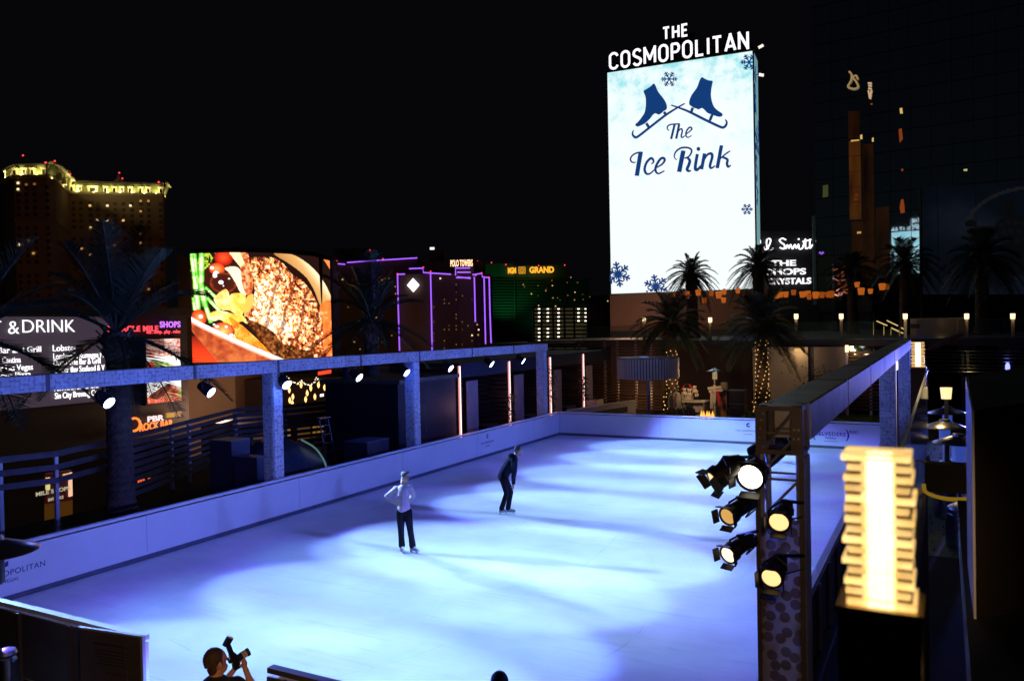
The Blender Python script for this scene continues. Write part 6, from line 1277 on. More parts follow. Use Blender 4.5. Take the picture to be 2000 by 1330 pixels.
def crown(nrm_off, flip, parent):
    u = -mU if flip else mU; a = mpt(u1 if flip else u0, MHT+.22, nrm_off); n = mN if not flip else -mN
    wl = (u1-u0)/11.72; build('name_lettering', dinword('COSMOPOLITAN', a, u, n, ch, wl*.80, wl*1.04, .138), [LET, BLACK], parent)
    ua, ub = (onface(1295, 83, 0)-mO).dot(mU), (onface(1345, 75, 0)-mO).dot(mU); a = mpt(ub if flip else ua, MHT+.22+ch*1.22, nrm_off); build('name_lettering', dinword('THE', a, u, n, ch*.74, (ub-ua)*.27, (ub-ua)*.365, .165), [LET, BLACK], parent)
    b = MB()
    for uu in np.linspace(u0+.4, u1-.4, 9): b.bar(mpt(uu, MHT+.1, nrm_off-.08*(1 if not flip else -1)), mpt(uu, MHT+.9, nrm_off-.08*(1 if not flip else -1)), .07, .07, up=mN)
    for uu in ((ua+.3), (ub-.3)): b.bar(mpt(uu, MHT+.1, nrm_off-.1*(1 if not flip else -1)), mpt(uu, MHT+ch*1.5, nrm_off-.1*(1 if not flip else -1)), .07, .07, up=mN)
    build('letter_support', b, FRM, parent)
crown(-.05, False, mq); crown(-MDEP+.05, True, mq)
for px, py, a in ((1483, 94, .6), (1484, 146, -.2)):
    c = mpt(MWID+.3, 0, -1.2); c.z = atD(px, py, DR+1).z; b = MB(); b.bar(c, c+mU*.35+UP*(a*.35)-mN*.2, .10, .22); build('side_lamp', b, em('side_lamp', (.95, .85, .75), 1.2), mq); b = MB(); b.bar(mpt(MWID-.1, 0, -1.2)*1.0+UP*(c.z-mzB), c, .06, .06); build('lamp_bracket', b, FRM, mq)
light('billboard_glow', 'AREA', mpt(MWID/2, MHT*.5, .4), 300, (.86, .98, 1), mq, mpt(MWID/2, MHT*.5, .4)+mN*10, MWID, shape=MHT)
# plain podium below the billboard
pd = thing('podium_building', 'plain brown podium wall under the billboard', 'building', mpt(MWID/2, 0, -2)); A = atD(1191, 574, 73.5); B_ = atD(1500, 562, 66.5); b = MB(); b.poly([Vector((A.x, A.y, -14)), Vector((B_.x, B_.y, -14)), Vector((B_.x, B_.y, mzB-.06)), Vector((A.x, A.y, mzB-.06))], -mN*10); build('wall', b, pr('podium_brown', (.24, .15, .12), .8, 0, .15, .15), pd)
b = MB(); k = mzB-3.6; b.bar(Vector((A.x, A.y, k))+mN*.05, Vector((B_.x, B_.y, k))+mN*.05, .1, .5); build('band', b, pr('podium_band', (.05, .05, .06), .6, 0, .1, 1), pd)
light('podium_wash', 'POINT', atD(1225, 640, 66), 480, (1, .55, .35), pd, size=1)
r = random.Random(3)
# shop sign building with script lettering
DS = 88; ks = DS/FPX; sb = thing('script_sign_building', 'dark shop front with white handwritten script sign right of the billboard', 'building', atD(1540, 560, DS)); b = MB(); A, B_ = atD(1480, 452, DS), atD(1596, 450, DS); b.poly([Vector((A.x, A.y, -14)), Vector((B_.x, B_.y, -14)), Vector((B_.x, B_.y, A.z)), Vector((A.x, A.y, A.z))], FW*12); build('wall', b, pr('shop_dark', (.012, .012, .014), .5, 0, .2, .3), sb)
def Q2(x, y): return atD(1440+x*.1278, 430+y*.1278, DS-.4)
b = MB(); NEO = em('script_white', (1, .96, 1), 1.9)
for pts in ([(290, 300), (300, 440)], [(298, 320), (340, 300), (350, 350), (310, 375)], [(400, 400), (430, 450), (470, 420), (510, 320), (490, 285), (450, 310), (455, 420), (490, 455), (550, 435)], [(745, 305), (690, 280), (645, 310), (680, 350), (720, 380), (715, 440), (650, 420)], [(740, 440), (765, 380), (790, 430), (815, 375), (845, 440), (880, 375), (905, 430), (935, 370), (950, 440), (1000, 420), (1040, 290), (1045, 430), (1090, 420)], [(1000, 330), (1130, 300)], [(1110, 290), (1110, 430), (1150, 380), (1190, 420)]):
    b.tube(catmull([Q2(x, y) for x, y in pts], 5), 10.5*.1278*ks, 6)
b.ball(Q2(938, 292), 14*.1278*ks, 8, 6); b.ball(Q2(1175, 270), 9*.1278*ks, 8, 6); build('script_lettering', b, NEO, sb)
for s, x0, x1, y, h in (('THE', 510, 890, 705, 90), ('SHOPS', 450, 1040, 840, 95), ('CRYSTALS', 450, 1120, 985, 95)): build('lettering', text_mb(s, Q2(x0, y), RT, UP, h*.1278*ks, .02, (x1-x0)*.1278*ks, .2), em('shop_white', (1, .97, 1), 1.2), sb)
b = MB()
for y0, y1 in ((255, 340), (600, 690), (890, 970)): b.bar(Q2(1178, y0), Q2(1182, y1), .22, .2, up=RT)
build('pier_light', b, em('pier_white', (.9, 1, .98), 1.1), sb); b = MB(); b.bar(Q2(1165, -60), Q2(1190, 1300), .25, .3, up=RT); build('glass_pier', b, pr('pier_glass', (.08, .11, .11), .2, 0, .1, 1), sb)
b = MB(); b.tube([Q2(1255+60*i/8, 490+22*sin(pi*i/8)) for i in range(9)], .12, 5); solo('neon_crescent', b, em('crescent_violet', (.32, .12, .9), .8), 'small violet neon crescent right of the script sign', 'sign', Q2(1280, 500))

# ================================================================ MIRROR-GLASS TOWER
camd = lambda P: ((P-CAM).dot(RT), (P-CAM).dot(FW))
Mc = mpt(MWID/2, MHT/2, -MDEP); tgt = atD(1790, 478, 208)          # where the billboard's mirror image should appear
nrm = (tgt-Mc); nrm.z = 0; nrm.normalize(); mid = (tgt+Mc)/2; tu = UP.cross(nrm).normalized()
if tu.dot(RT) < 0: tu = -tu
def onT(px, py, off=0): d = ray(px, py); k = (mid-nrm*off-CAM).dot(nrm)/d.dot(nrm); return CAM+d*k
tg = thing('glass_tower', 'tall dark mirror-glass tower with amber strips painted as reflections and a mirrored billboard', 'building', Vector((mid.x, mid.y, -14)))
GLS = bpy.data.materials.new('mirror_glass'); GLS.use_nodes = True; g = GLS.node_tree.nodes['Principled BSDF']; g.inputs['Base Color'].default_value = (.003, .004, .006, 1); g.inputs['Roughness'].default_value = .03; g.inputs['Specular IOR Level'].default_value = 1; g.inputs['IOR'].default_value = 4.5; g.inputs['Specular Tint'].default_value = (.48, .74, .85, 1)
L0 = onT(1590, 300); base_u = (L0-mid).dot(tu); pw_, ph_ = 3.1, 3.4; ncol = 22; rnd = random.Random(14); z0t = -14; nrow = 34
b = MB(); V0 = mid+tu*base_u; V0 = Vector((V0.x, V0.y, 0))
for i in range(ncol):
    for j in range(nrow):
        c = V0+tu*(pw_*(i+.5))+UP*(z0t+ph_*(j+.5)); a, e = rnd.gauss(0, .0035), rnd.gauss(0, .0025); hu, hv = tu*(pw_*.488), UP*(ph_*.485); P = []
        for su, sv in ((-1, -1), (1, -1), (1, 1), (-1, 1)): P.append(c+hu*su+hv*sv-nrm*(su*a*pw_*.5+sv*e*ph_*.5))
        b.add(P, [(0, 1, 2, 3)])
build('glass_facade', b, GLS, tg)
b = MB(); b.poly([V0+UP*z0t+nrm*.12, V0+tu*(pw_*ncol)+UP*z0t+nrm*.12, V0+tu*(pw_*ncol)+UP*(z0t+ph_*nrow)+nrm*.12, V0+UP*(z0t+ph_*nrow)+nrm*.12], nrm*40); build('core', b, pr('tower_core', (.010, .010, .012), .6, 0, .1, .2), tg)
b = MB()
for j in range(nrow+1): b.bar(V0+UP*(z0t+ph_*j)-nrm*.06, V0+tu*(pw_*ncol)+UP*(z0t+ph_*j)-nrm*.06, .12, .10)
build('mullion', b, pr('mullion_dark', (.006, .006, .008), .8, 0, 0, spec=.1), tg)
def tlit(nm, pts, mat): b = MB(); b.poly([onT(x, y, .14) for x, y in pts], nrm*.1); build(nm, b, mat, tg)
AM1, AM2, AM3, AM4 = 0, 0, em('tower_gold', (1, .62, .15), .7), em('tower_red', (.7, .12, .02), .3)
def amber_strip(name, c0, c1, st):
    m = bpy.data.materials.new(name); m.use_nodes = True; n = m.node_tree.nodes; l = m.node_tree.links; b = n['Principled BSDF']; tc = n.new('ShaderNodeTexCoord'); mp = n.new('ShaderNodeMapping'); mp.inputs['Scale'].default_value = (.5, .5, .10); nz = n.new('ShaderNodeTexNoise'); nz.inputs['Scale'].default_value = 1; nz.inputs['Detail'].default_value = 5
    r = n.new('ShaderNodeValToRGB'); r.color_ramp.elements[0].position = .35; r.color_ramp.elements[1].position = .7; r.color_ramp.elements[0].color = (*c0, 1); r.color_ramp.elements[1].color = (*c1, 1); l.new(tc.outputs['Object'], mp.inputs[0]); l.new(mp.outputs[0], nz.inputs['Vector']); l.new(nz.outputs['Fac'], r.inputs[0]); l.new(r.outputs[0], b.inputs['Emission Color']); b.inputs['Emission Strength'].default_value = st; b.inputs['Base Color'].default_value = (.01, .01, .01, 1); m.cycles.emission_sampling = 'NONE'; return m
SA, SB = amber_strip('tower_amber', (.12, .025, .004), (.55, .17, .02), .13), amber_strip('tower_amber_faint', (.02, .006, .002), (.35, .10, .015), .06)
for x0, x1, ya, yb, m_ in ((1656, 1679, 218, 272, SB), (1657, 1680, 276, 430, SA), (1660, 1683, 433, 545, SB), (1683, 1705, 282, 545, SB), (1708, 1734, 405, 545, SB)):
    y0 = ya
    while y0 < yb:
        y1 = min(yb, y0+30); sl = (y0-222)*.012; tlit('painted_reflection', [(x0+sl, y0), (x1+sl, y0-1), (x1+sl+.3, y1-2), (x0+sl+.3, y1-1)], m_); y0 = y1  # amber glow painted on the glass in place of reflections
for pts in ([(1662, 274), (1678, 273), (1678, 276.5), (1662, 277.5)], [(1680, 264), (1684, 263), (1684, 272), (1680, 272)], [(1703, 270), (1706, 269), (1706, 277), (1703, 277)], [(1757, 212), (1762, 211), (1763, 222), (1758, 222)], [(1674, 453), (1682, 452), (1682, 456), (1674, 457)]): tlit('bright_patch', pts, AM3)  # small emissive patches on the glass
for pts in ([(1755, 253), (1761, 251), (1763, 272), (1757, 279)], [(1669, 380), (1676, 379), (1676, 383), (1669, 384)], [(1669, 388), (1676, 387), (1676, 391), (1669, 392)], [(1760, 330), (1764, 330), (1764, 334), (1760, 334)], [(1757, 405), (1760, 390), (1764, 389), (1766, 400), (1767, 415), (1759, 417)], [(1700, 202), (1704, 202), (1704, 205), (1700, 205)]): tlit('bright_patch', pts, AM4)
b = MB(); sx = [(1658, 140), (1663, 146), (1662, 158), (1656, 170), (1668, 174), (1676, 170), (1672, 160), (1666, 152), (1672, 148), (1675, 155)]
b.tube([onT(p.x, p.y, .3) for p in catmull([(x, y, 0) for x, y in sx], 4)], .16, 5); build('light_squiggle', b, em('tower_gold_sign', (.8, .5, .2), .4), tg)
b = MB(); [b.bar(onT(x0, y0, .3), onT(x1, y1, .3), .25, .2, up=nrm) for x0, y0, x1, y1 in ((1695, 163, 1702, 163), (1696, 168, 1702, 168), (1696, 173, 1702, 174), (1696, 177, 1699, 193), (1702, 177, 1699, 193))]; build('light_squiggle', b, em('tower_peach', (1, .60, .34), .6), tg)
tlit('bright_patch', [(1607, 363), (1617, 361), (1617, 384), (1607, 386)], em('patch_olive', (.30, .34, .10), .14)); tlit('bright_patch', [(1882, 331), (1889, 330), (1889, 334), (1882, 334)], em('patch_yellow', (.7, .65, .2), .7))
b = MB(); px_ = 0
dsp = thing('screen_reflection', 'pink and orange strips painted as a screen reflection behind the dark palm', 'sign', atD(1645, 550, 80)); r = random.Random(6); PK = [em('reflection_pink', (1, .42, .30), 1.2), em('reflection_orange', (.9, .16, .04), .7)]
for k in range(26):
    x, y = r.uniform(1631, 1656), r.uniform(520, 577); b = MB(); a = r.uniform(-.5, .9); b.bar(atD(x-4, y+4*a, 80), atD(x+4, y-4*a, 80), r.uniform(.06, .16), .1, up=FW); build('reflection_strip', b, PK[r.random() < .45], dsp)  # glowing strips stand in for the food screen mirrored in the tower
b = MB(); b.poly([Vector((*atD(1629, 580, 80.4)[:2], -14)), Vector((*atD(1658, 580, 80.4)[:2], -14)), atD(1658, 515, 80.4), atD(1629, 516, 80.4)], FW*.5); build('reflection_backing', b, BLACK, dsp)
# blue wall mural: generic acrobat-like figure with a long bow-shaped arc
DM = 62; mu = thing('wall_mural', 'huge dim blue wall mural with a dark figure under a curved arc', 'mural', atD(1920, 460, DM))
def mural_paint(U, V):
    X, Y = 1800+U*280, 350+V*230; im = np.zeros(U.shape+(3,)); n1 = fbm(X/50, Y/40, 3); d = np.exp(-(((X-1880)/70)**2+((Y-430)/60)**2))
    im[:] = mixc(np.clip(n1*.6+d*.5+(Y-350)/600, 0, 1), [(0, (.003, .006, .012)), (.5, (.008, .014, .026)), (1, (.028, .036, .060))]); seam = (np.abs((X % 37)-18) < .6); put(im, seam, (.004, .007, .012), .6)
    xc = 2006; R_ = np.hypot((X-xc)/1.28, Y-462); put(im, (abs(R_-99) < 3.2) & (X < 2010) & (Y < 436), (.038, .04, .045))
    for cx_, cy_, rx, ry in ((1970, 404, 12, 18), (1975, 445, 34, 26), (1996, 470, 34, 34), (1925, 447, 36, 9), (1895, 432, 12, 8), (1990, 510, 42, 30)): q = ((X-cx_)/rx)**2+((Y-cy_)/ry)**2; put(im, q < 1, (.010, .011, .014))
    for cx_, cy_ in ((1955, 437), (1968, 432), (1982, 433), (1960, 452), (1974, 450), (1990, 452), (1998, 436), (1966, 466), (1985, 470), (2000, 468)): put(im, np.hypot(X-cx_, Y-cy_) < 6.0, (.016, .018, .022), .7)
    return im
def mural_s(u, v): a = atD(1800+280*u, 365-14*u, DM); c = atD(1800+280*u, 575, DM); return Vector((a.x, a.y, a.z+(c.z-a.z)*v))
screen_mesh('picture', mural_s, 110, 80, mural_paint, mu, .22); b = MB(); A, C = mural_s(0, 0), mural_s(1, 0); b.poly([Vector((A.x, A.y, UZ)), Vector((C.x, C.y, UZ)), C, A], FW*.3)  # picture emits faintly in place of dim light on the wall
for i in range(len(b.v)): b.v[i] = b.v[i]+FW*.15
build('backing_wall', b, pr('mural_wall', (.02, .02, .025), .7, 0, .1, .5), mu)

# ================================================================ PEOPLE
def fuse(mb, voxel, it=4, parent=None, name='body', mat=None):
    me = bpy.data.meshes.new('b'); me.from_pydata([tuple(v) for v in mb.v], [], mb.f); o = bpy.data.objects.new('b', me); COL.objects.link(o)
    bm = bmesh.new(); bm.from_mesh(me); bmesh.ops.recalc_face_normals(bm, faces=bm.faces); bm.to_mesh(me); bm.free()
    m1 = o.modifiers.new('r', 'REMESH'); m1.mode = 'VOXEL'; m1.voxel_size = voxel; m2 = o.modifiers.new('s', 'SMOOTH'); m2.iterations = it; m2.factor = .5
    ev = bpy.data.meshes.new_from_object(o.evaluated_get(bpy.context.evaluated_depsgraph_get())); q = MB(); q.v = [v.co.copy() for v in ev.vertices]; q.f = [list(p.vertices) for p in ev.polygons]; q.m = [0]*len(q.f)
    bpy.data.objects.remove(o); bpy.data.meshes.remove(me); bpy.data.meshes.remove(ev); return build(name, q, mat, parent, True)
def limb(mb, pts, rs, n=10):
    for (p, q, a, c) in zip(pts[:-1], pts[1:], rs[:-1], rs[1:]):
        p, q = Vector(p), Vector(q); k = 4; mb.tube([p.lerp(q, i/k) for i in range(k+1)], [a+(c-a)*i/k for i in range(k+1)], n); mb.ball(p, a*.99, n, 8); mb.ball(q, c*.99, n, 8)
def ell(mb, c, r, rot=None):
    q = MB(); q.ball((0, 0, 0), r, 14, 10); M_ = rot.to_matrix() if rot else Matrix.Identity(3); mb.add([M_ @ v+Vector(c) for v in q.v], q.f)
SKIN = pr('skin', (.46, .26, .19), .55, 0, .06, 12); HAIRB = pr('hair_brown', (.06, .035, .022), .7, 0, .3, 40); HAIRL = pr('hair_fair', (.07, .045, .028), .7, 0, .35, 40)
def face(mb, hc, fwd, s=1.0):
    """head, face and neck masses in one surface: hc = head centre, fwd = looking direction"""
    f = Vector(fwd).normalized(); u = UP; sd = f.cross(u).normalized(); u = sd.cross(f)
    ell(mb, hc+u*.02*s-f*.005*s, (.078*s, .092*s, .105*s), Quaternion(UP, math.atan2(-f.x, f.y)))
    ell(mb, hc-u*.065*s+f*.03*s, (.055*s, .062*s, .055*s), Quaternion(UP, math.atan2(-f.x, f.y)))
    limb(mb, [hc+f*.088*s+u*.015*s, hc+f*.112*s-u*.018*s], [.009*s, .014*s], 8); limb(mb, [hc+f*.083*s-u*.058*s-sd*.02*s, hc+f*.083*s-u*.058*s+sd*.02*s], [.010*s, .010*s], 6)
    for q in (-1, 1): ell(mb, hc+sd*q*.08*s-u*.012*s-f*.005*s, (.016*s, .022*s, .030*s)); ell(mb, hc+f*.082*s+sd*q*.032*s+u*.022*s, (.017*s, .012*s, .010*s))
    return f, sd, u
def eyes(parent, hc, f, sd, u, s=1.0):
    for q in (-1, 1): b = MB(); b.ball(hc+f*.090*s+sd*q*.032*s+u*.006*s, .0095*s, 8, 6); build('eye', b, pr('eye_dark', (.02, .015, .012), .2, 0, 0), parent, True)
def hand(mb, wrist, dirv, palm_n, s=1.0, curl=.5):
    d = Vector(dirv).normalized(); n = Vector(palm_n); n = (n-d*n.dot(d)).normalized(); sd = d.cross(n); limb(mb, [wrist, wrist+d*.03*s], [.028*s, .03*s], 8); ell(mb, wrist+d*.055*s, (.030*s, .030*s, .045*s))
    for k, (o, L) in enumerate(((-.030, .070), (-.010, .082), (.010, .078), (.028, .062))):
        p = wrist+d*.085*s+sd*o*s; q = p+(d*(1-curl*.5)+n*curl*.6).normalized()*L*.5*s; r_ = q+(d*(1-curl)+n*curl*1.1).normalized()*L*.5*s; limb(mb, [p, q, r_], [.0105*s, .0095*s, .008*s], 6)
    p = wrist+d*.03*s-sd*.032*s; limb(mb, [p, p+(d*.6-sd*.8+n*.3).normalized()*.035*s, p+(d*.9-sd*.5+n*.6).normalized()*.065*s], [.013*s, .012*s, .009*s], 6)
def skate(parent, ankle, toe_dir, bootm, blade_z=.0, tilt=0):
    a = Vector(ankle); d = Vector(toe_dir); d.z = 0; d.normalize(); z0 = blade_z; mb = MB(); sole = Vector((a.x, a.y, z0+.075))
    limb(mb, [a+UP*.06, Vector((a.x, a.y, z0+.13))], [.052, .05], 10); limb(mb, [sole-d*.03+UP*.03, sole+d*.09+UP*.028, sole+d*.17+UP*.018], [.045, .042, .034], 10); o = fuse(mb, .011, 3, parent, 'skate_boot', bootm)
    b = MB(); b.bar(sole-d*.07-UP*.015, sole+d*.20-UP*.015, .07, .018); b.bar(sole-d*.085+UP*(-.073), sole+d*.22+UP*(-.073), .005, .022)
    for k in (-.045, .14): b.bar(sole+d*k-UP*.02, sole+d*k-UP*.07, .05, .02, up=d)
    build('blade', b, STEEL, o)
def local(org, yaw=PHI):
    c, s = cos(yaw), sin(yaw); return lambda x, y, z: Vector((org.x+c*x-s*y, org.y+s*x+c*y, org.z+z))
# --- skater in the pale top
o1 = atZ(791, 1078, 0); o1.z = 0; p1 = thing('person', 'person in pale long-sleeved top and black trousers standing on the ice, hand on hip', 'person', o1); L = local(o1); DV = lambda x, y, z: (RT*x+FW*y+UP*z)
hc = L(.045, -.02, 1.70); fw_ = DV(.80, -.60, -.12)
mb = MB(); f, sd, u = face(mb, hc, fw_, 1.05); limb(mb, [L(.0, 0, 1.62), L(-.01, .01, 1.48)], [.056, .062]); limb(mb, [L(-.01, .01, 1.40), L(-.02, .01, 1.12), L(-.01, .01, .96)], [.12, .105, .12]); limb(mb, [L(-.16, .01, 1.44), L(.14, .01, 1.45)], [.062, .062])
limb(mb, [L(-.17, .01, 1.44), L(-.385, .05, 1.27), L(-.225, .06, 1.11)], [.052, .04, .028]); hand(mb, L(-.225, .06, 1.11), DV(.9, .1, -.35), DV(0, -.6, .5)); limb(mb, [L(.15, .01, 1.45), L(.20, .17, 1.24), L(.09, .17, 1.12)], [.052, .04, .028]); hand(mb, L(.09, .17, 1.12), DV(-.9, .1, -.3), DV(0, -.6, .5))
for hx, kx, ax_, ay in ((-.085, -.075, -.068, .03), (.085, .125, .175, -.03)): limb(mb, [L(hx, 0, .94), L(kx, -.02, .54), L(ax_, ay, .14)], [.075, .045, .036])
bd = fuse(mb, .011, 4, p1, 'body', SKIN); eyes(bd, hc, f, sd, u, 1.05)
mb = MB(); limb(mb, [L(-.005, .01, 1.40), L(-.015, .01, 1.25), L(-.01, .01, 1.10), L(-.005, .01, 1.00)], [.150, .142, .135, .150]); limb(mb, [L(-.165, .01, 1.425), L(.145, .01, 1.435)], [.078, .078]); limb(mb, [L(-.17, .01, 1.43), L(-.385, .05, 1.27), L(-.255, .06, 1.14)], [.072, .060, .045]); limb(mb, [L(.155, .01, 1.44), L(.205, .17, 1.24), L(.11, .17, 1.13)], [.070, .058, .045])
for k in range(7): ell(mb, L(-.12+.04*k, -.12+.008*abs(k-3), 1.30-.012*k+.02*(k % 2)), (.035, .018, .012))
ell(mb, L(-.005, .01, .995), (.165, .135, .035)); fuse(mb, .012, 3, p1, 'jumper', pr('jumper_pale', (.52, .40, .42), .85, 0, .12, 9))
mb = MB(); ell(mb, L(0, .01, .93), (.158, .125, .10))
for hx, kx, ax_, ay in ((-.085, -.078, -.072, .03), (.085, .128, .178, -.03)): limb(mb, [L(hx, .005, .92), L((hx+kx)/2, -.01, .73), L(kx, -.015, .53), L((kx+ax_)/2, 0, .33), L(ax_, ay, .155)], [.100, .090, .074, .070, .078])
fuse(mb, .012, 3, p1, 'trousers', pr('trousers_black', (.006, .006, .008), 1, 0, .2, 8, spec=.1))
mb = MB(); R_ = Quaternion(UP, math.atan2(-f.x, f.y)); ell(mb, hc+u*.045-f*.022, (.089, .098, .095), R_); ell(mb, hc+u*.11+f*.035, (.07, .05, .032), R_)
r = random.Random(4)
for k in range(16): a = hc+u*(.10+r.uniform(0, .02))+f*r.uniform(-.05, .07)+sd*r.uniform(-.06, .06); limb(mb, [a, a+u*.025+f*.02], [.015, .006], 5)
fuse(mb, .010, 2, p1, 'hair', HAIRL)
WHB = pr('skate_white', (.55, .55, .60), .45, 0, .1, 6); skate(p1, L(-.072, .03, .17), DV(.35, -.9, 0), WHB); skate(p1, L(.178, -.03, .17), DV(.75, -.65, 0), WHB)
# --- skater in the dark hooded top, leaning forward
o2 = atZ(989, 1004, 0); o2.z = 0; p2 = thing('person', 'person in dark hooded top gliding bent forward on the ice', 'person', o2); L = local(o2)
hc = L(.345, .0, 1.70); fw_ = DV(.93, .22, -.22)
mb = MB(); f, sd, u = face(mb, hc, fw_, 1.08); limb(mb, [L(.31, .02, 1.62), L(.24, .03, 1.50)], [.06, .068]); limb(mb, [L(.20, .03, 1.46), L(.06, .03, 1.26), L(-.06, .03, 1.04)], [.12, .12, .125]); limb(mb, [L(.22, -.15, 1.46), L(.25, .20, 1.46)], [.06, .06])
limb(mb, [L(.24, -.16, 1.45), L(.215, -.18, 1.10), L(.205, -.12, .82)], [.055, .043, .03]); hand(mb, L(.205, -.12, .82), DV(.0, .1, -1), DV(-.5, .6, 0)); limb(mb, [L(.26, .20, 1.45), L(.25, .22, 1.12), L(.20, .14, .86)], [.055, .043, .03]); hand(mb, L(.20, .14, .86), DV(-.1, -.2, -1), DV(-.5, -.6, 0))
LEG2 = (((-.07, -.07, .98), (.02, -.10, .58), (-.125, -.03, .17)), ((-.04, .12, .98), (.13, .08, .58), (.05, .03, .17)))
for h_, k_, a_ in LEG2: limb(mb, [L(*h_), L(*k_), L(*a_)], [.08, .048, .036])
bd = fuse(mb, .011, 4, p2, 'body', SKIN); eyes(bd, hc, f, sd, u, 1.08)
NVY = pr('hooded_navy', (.010, .012, .026), .95, 0, .2, 8, spec=.15)
mb = MB(); limb(mb, [L(.20, .03, 1.45), L(.08, .03, 1.28), L(-.03, .03, 1.10), L(-.07, .03, 1.02)], [.150, .158, .155, .150]); limb(mb, [L(.22, -.15, 1.45), L(.25, .20, 1.45)], [.085, .085]); limb(mb, [L(.24, -.16, 1.44), L(.215, -.18, 1.10), L(.21, -.12, .86)], [.082, .066, .054]); limb(mb, [L(.26, .20, 1.44), L(.25, .22, 1.12), L(.205, .14, .90)], [.080, .065, .052])
ell(mb, L(.17, .03, 1.57), (.10, .11, .075)); limb(mb, [L(.26, -.05, 1.55), L(.30, .08, 1.55)], [.05, .05]); fuse(mb, .012, 3, p2, 'hooded_top', NVY)
mb = MB(); ell(mb, L(-.06, .03, .98), (.145, .155, .12))
for h_, k_, a_ in LEG2: hv, kv, av = Vector(h_), Vector(k_), Vector(a_); limb(mb, [L(*hv), L(*hv.lerp(kv, .5)), L(*kv), L(*kv.lerp(av, .5)), L(*(av+Vector((0, 0, -.01))))], [.105, .09, .074, .068, .070])
fuse(mb, .012, 3, p2, 'trousers', pr('trousers_navy', (.006, .006, .010), 1, 0, .2, 8, spec=.1))
mb = MB(); R_ = Quaternion(UP, math.atan2(-f.x, f.y)); ell(mb, hc+u*.045-f*.025, (.091, .10, .098), R_); ell(mb, hc-u*.03-f*.05, (.075, .05, .06), R_); fuse(mb, .011, 2, p2, 'hair', HAIRB)
mb = MB(); ell(mb, hc-u*.085+f*.055, (.05, .045, .035), R_); fuse(mb, .011, 2, p2, 'beard', HAIRB)
GRB = pr('skate_grey', (.16, .17, .20), .5, 0, .2, 6); skate(p2, L(-.125, -.03, .17), DV(.9, .4, 0), GRB); skate(p2, L(.05, .03, .17), DV(.95, -.2, 0), GRB)
b = MB(); b.tube([L(.31, -.10, 1.50), L(.345, -.11, 1.35), L(.35, -.11, 1.24)], .005, 5); build('drawstring', b, pr('cord_pale', (.4, .4, .45), .8, 0, 0), p2)
# --- photographer at the gate
DPG = 8.25; c0 = atD(424, 1292, DPG); o3 = Vector((c0.x, c0.y, -.06)); p3 = thing('person', 'photographer with brown hair in dark shirt, raising a camera towards the ice', 'person', o3); hz = c0.z+.06; L = local(o3)
fw_ = DV(.72, .68, .05); hc = L(0, 0, hz)
mb = MB(); f, sd, u = face(mb, hc, fw_, 1.12); limb(mb, [L(.0, -.01, hz-.09), L(-.01, -.03, hz-.22)], [.066, .072]); limb(mb, [L(-.01, -.03, hz-.30), L(-.01, -.02, hz-.60), L(-.01, -.02, hz-.75)], [.14, .135, .135]); limb(mb, [L(-.19, -.06, hz-.26), L(.17, .08, hz-.26)], [.062, .062])
wl_ = L(.245, .12, hz-.125); limb(mb, [L(.17, .08, hz-.26), L(.36, .10, hz-.36), L(.285, .11, hz-.22), wl_], [.058, .048, .034, .029])
d_ = DV(-.25, .25, 1).normalized(); sd_ = DV(1, .1, .25).normalized(); n_ = DV(-.6, .7, 0).normalized()
ell(mb, wl_+d_*.045, (.030, .030, .046))
for k, (o_, ln) in enumerate(((.030, .075), (.012, .085), (-.006, .08), (-.022, .066))):
    p = wl_+d_*.075+sd_*o_*.7+n_*.01; q = p+(d_*.8+n_*.5).normalized()*ln*.5; e_ = q+(d_*.3+n_*.7-sd_*.65).normalized()*ln*.5; limb(mb, [p, q, e_], [.011, .010, .0085], 6)
p = wl_+d_*.03-sd_*.028; limb(mb, [p, p+(d_*.5-sd_*.7).normalized()*.04, p+(d_*.9-sd_*.75).normalized()*.082], [.014, .0125, .0095], 6)
limb(mb, [L(-.19, -.06, hz-.26), L(-.16, .16, hz-.47), L(.10, .20, hz-.17)], [.058, .046, .03]); hand(mb, L(.10, .20, hz-.17), DV(.3, .3, .8), DV(-.3, .6, 0))
for sx in (-1, 1): limb(mb, [L(sx*.09, 0, .88), L(sx*.10, .03, .48), L(sx*.10, 0, .09)], [.09, .058, .045]); limb(mb, [L(sx*.10, 0, .05), L(sx*.10+.06, .12, .035)], [.04, .03])
bd = fuse(mb, .009, 4, p3, 'body', pr('skin_warm', (.52, .26, .16), .55, 0, .08, 14)); eyes(bd, hc, f, sd, u, 1.12)
mb = MB(); limb(mb, [L(-.01, -.03, hz-.28), L(-.01, -.02, hz-.55), L(-.01, -.02, hz-.80)], [.17, .165, .165]); limb(mb, [L(-.20, -.06, hz-.27), L(.17, .08, hz-.27)], [.085, .085]); limb(mb, [L(.17, .08, hz-.27), L(.28, .09, hz-.34)], [.083, .07]); limb(mb, [L(-.19, -.06, hz-.27), L(-.165, .10, hz-.42)], [.082, .07]); limb(mb, [L(-.03, -.05, hz-.19), L(.03, -.01, hz-.19)], [.07, .07]); fuse(mb, .013, 3, p3, 'shirt', pr('shirt_black', (.012, .012, .014), .85, 0, .2, 8))
mb = MB(); ell(mb, L(0, 0, .88), (.17, .13, .12)); [limb(mb, [L(sx*.09, 0, .86), L(sx*.10, .03, .48), L(sx*.10, 0, .10)], [.10, .075, .065]) for sx in (-1, 1)]; fuse(mb, .014, 3, p3, 'trousers', pr('trousers_black', (.012, .012, .016)))
mb = MB(); R_ = Quaternion(UP, math.atan2(-f.x, f.y)); ell(mb, hc+u*.045-f*.03, (.095, .108, .112), R_); ell(mb, hc-u*.040-f*.055, (.076, .05, .085), R_)
r = random.Random(9)
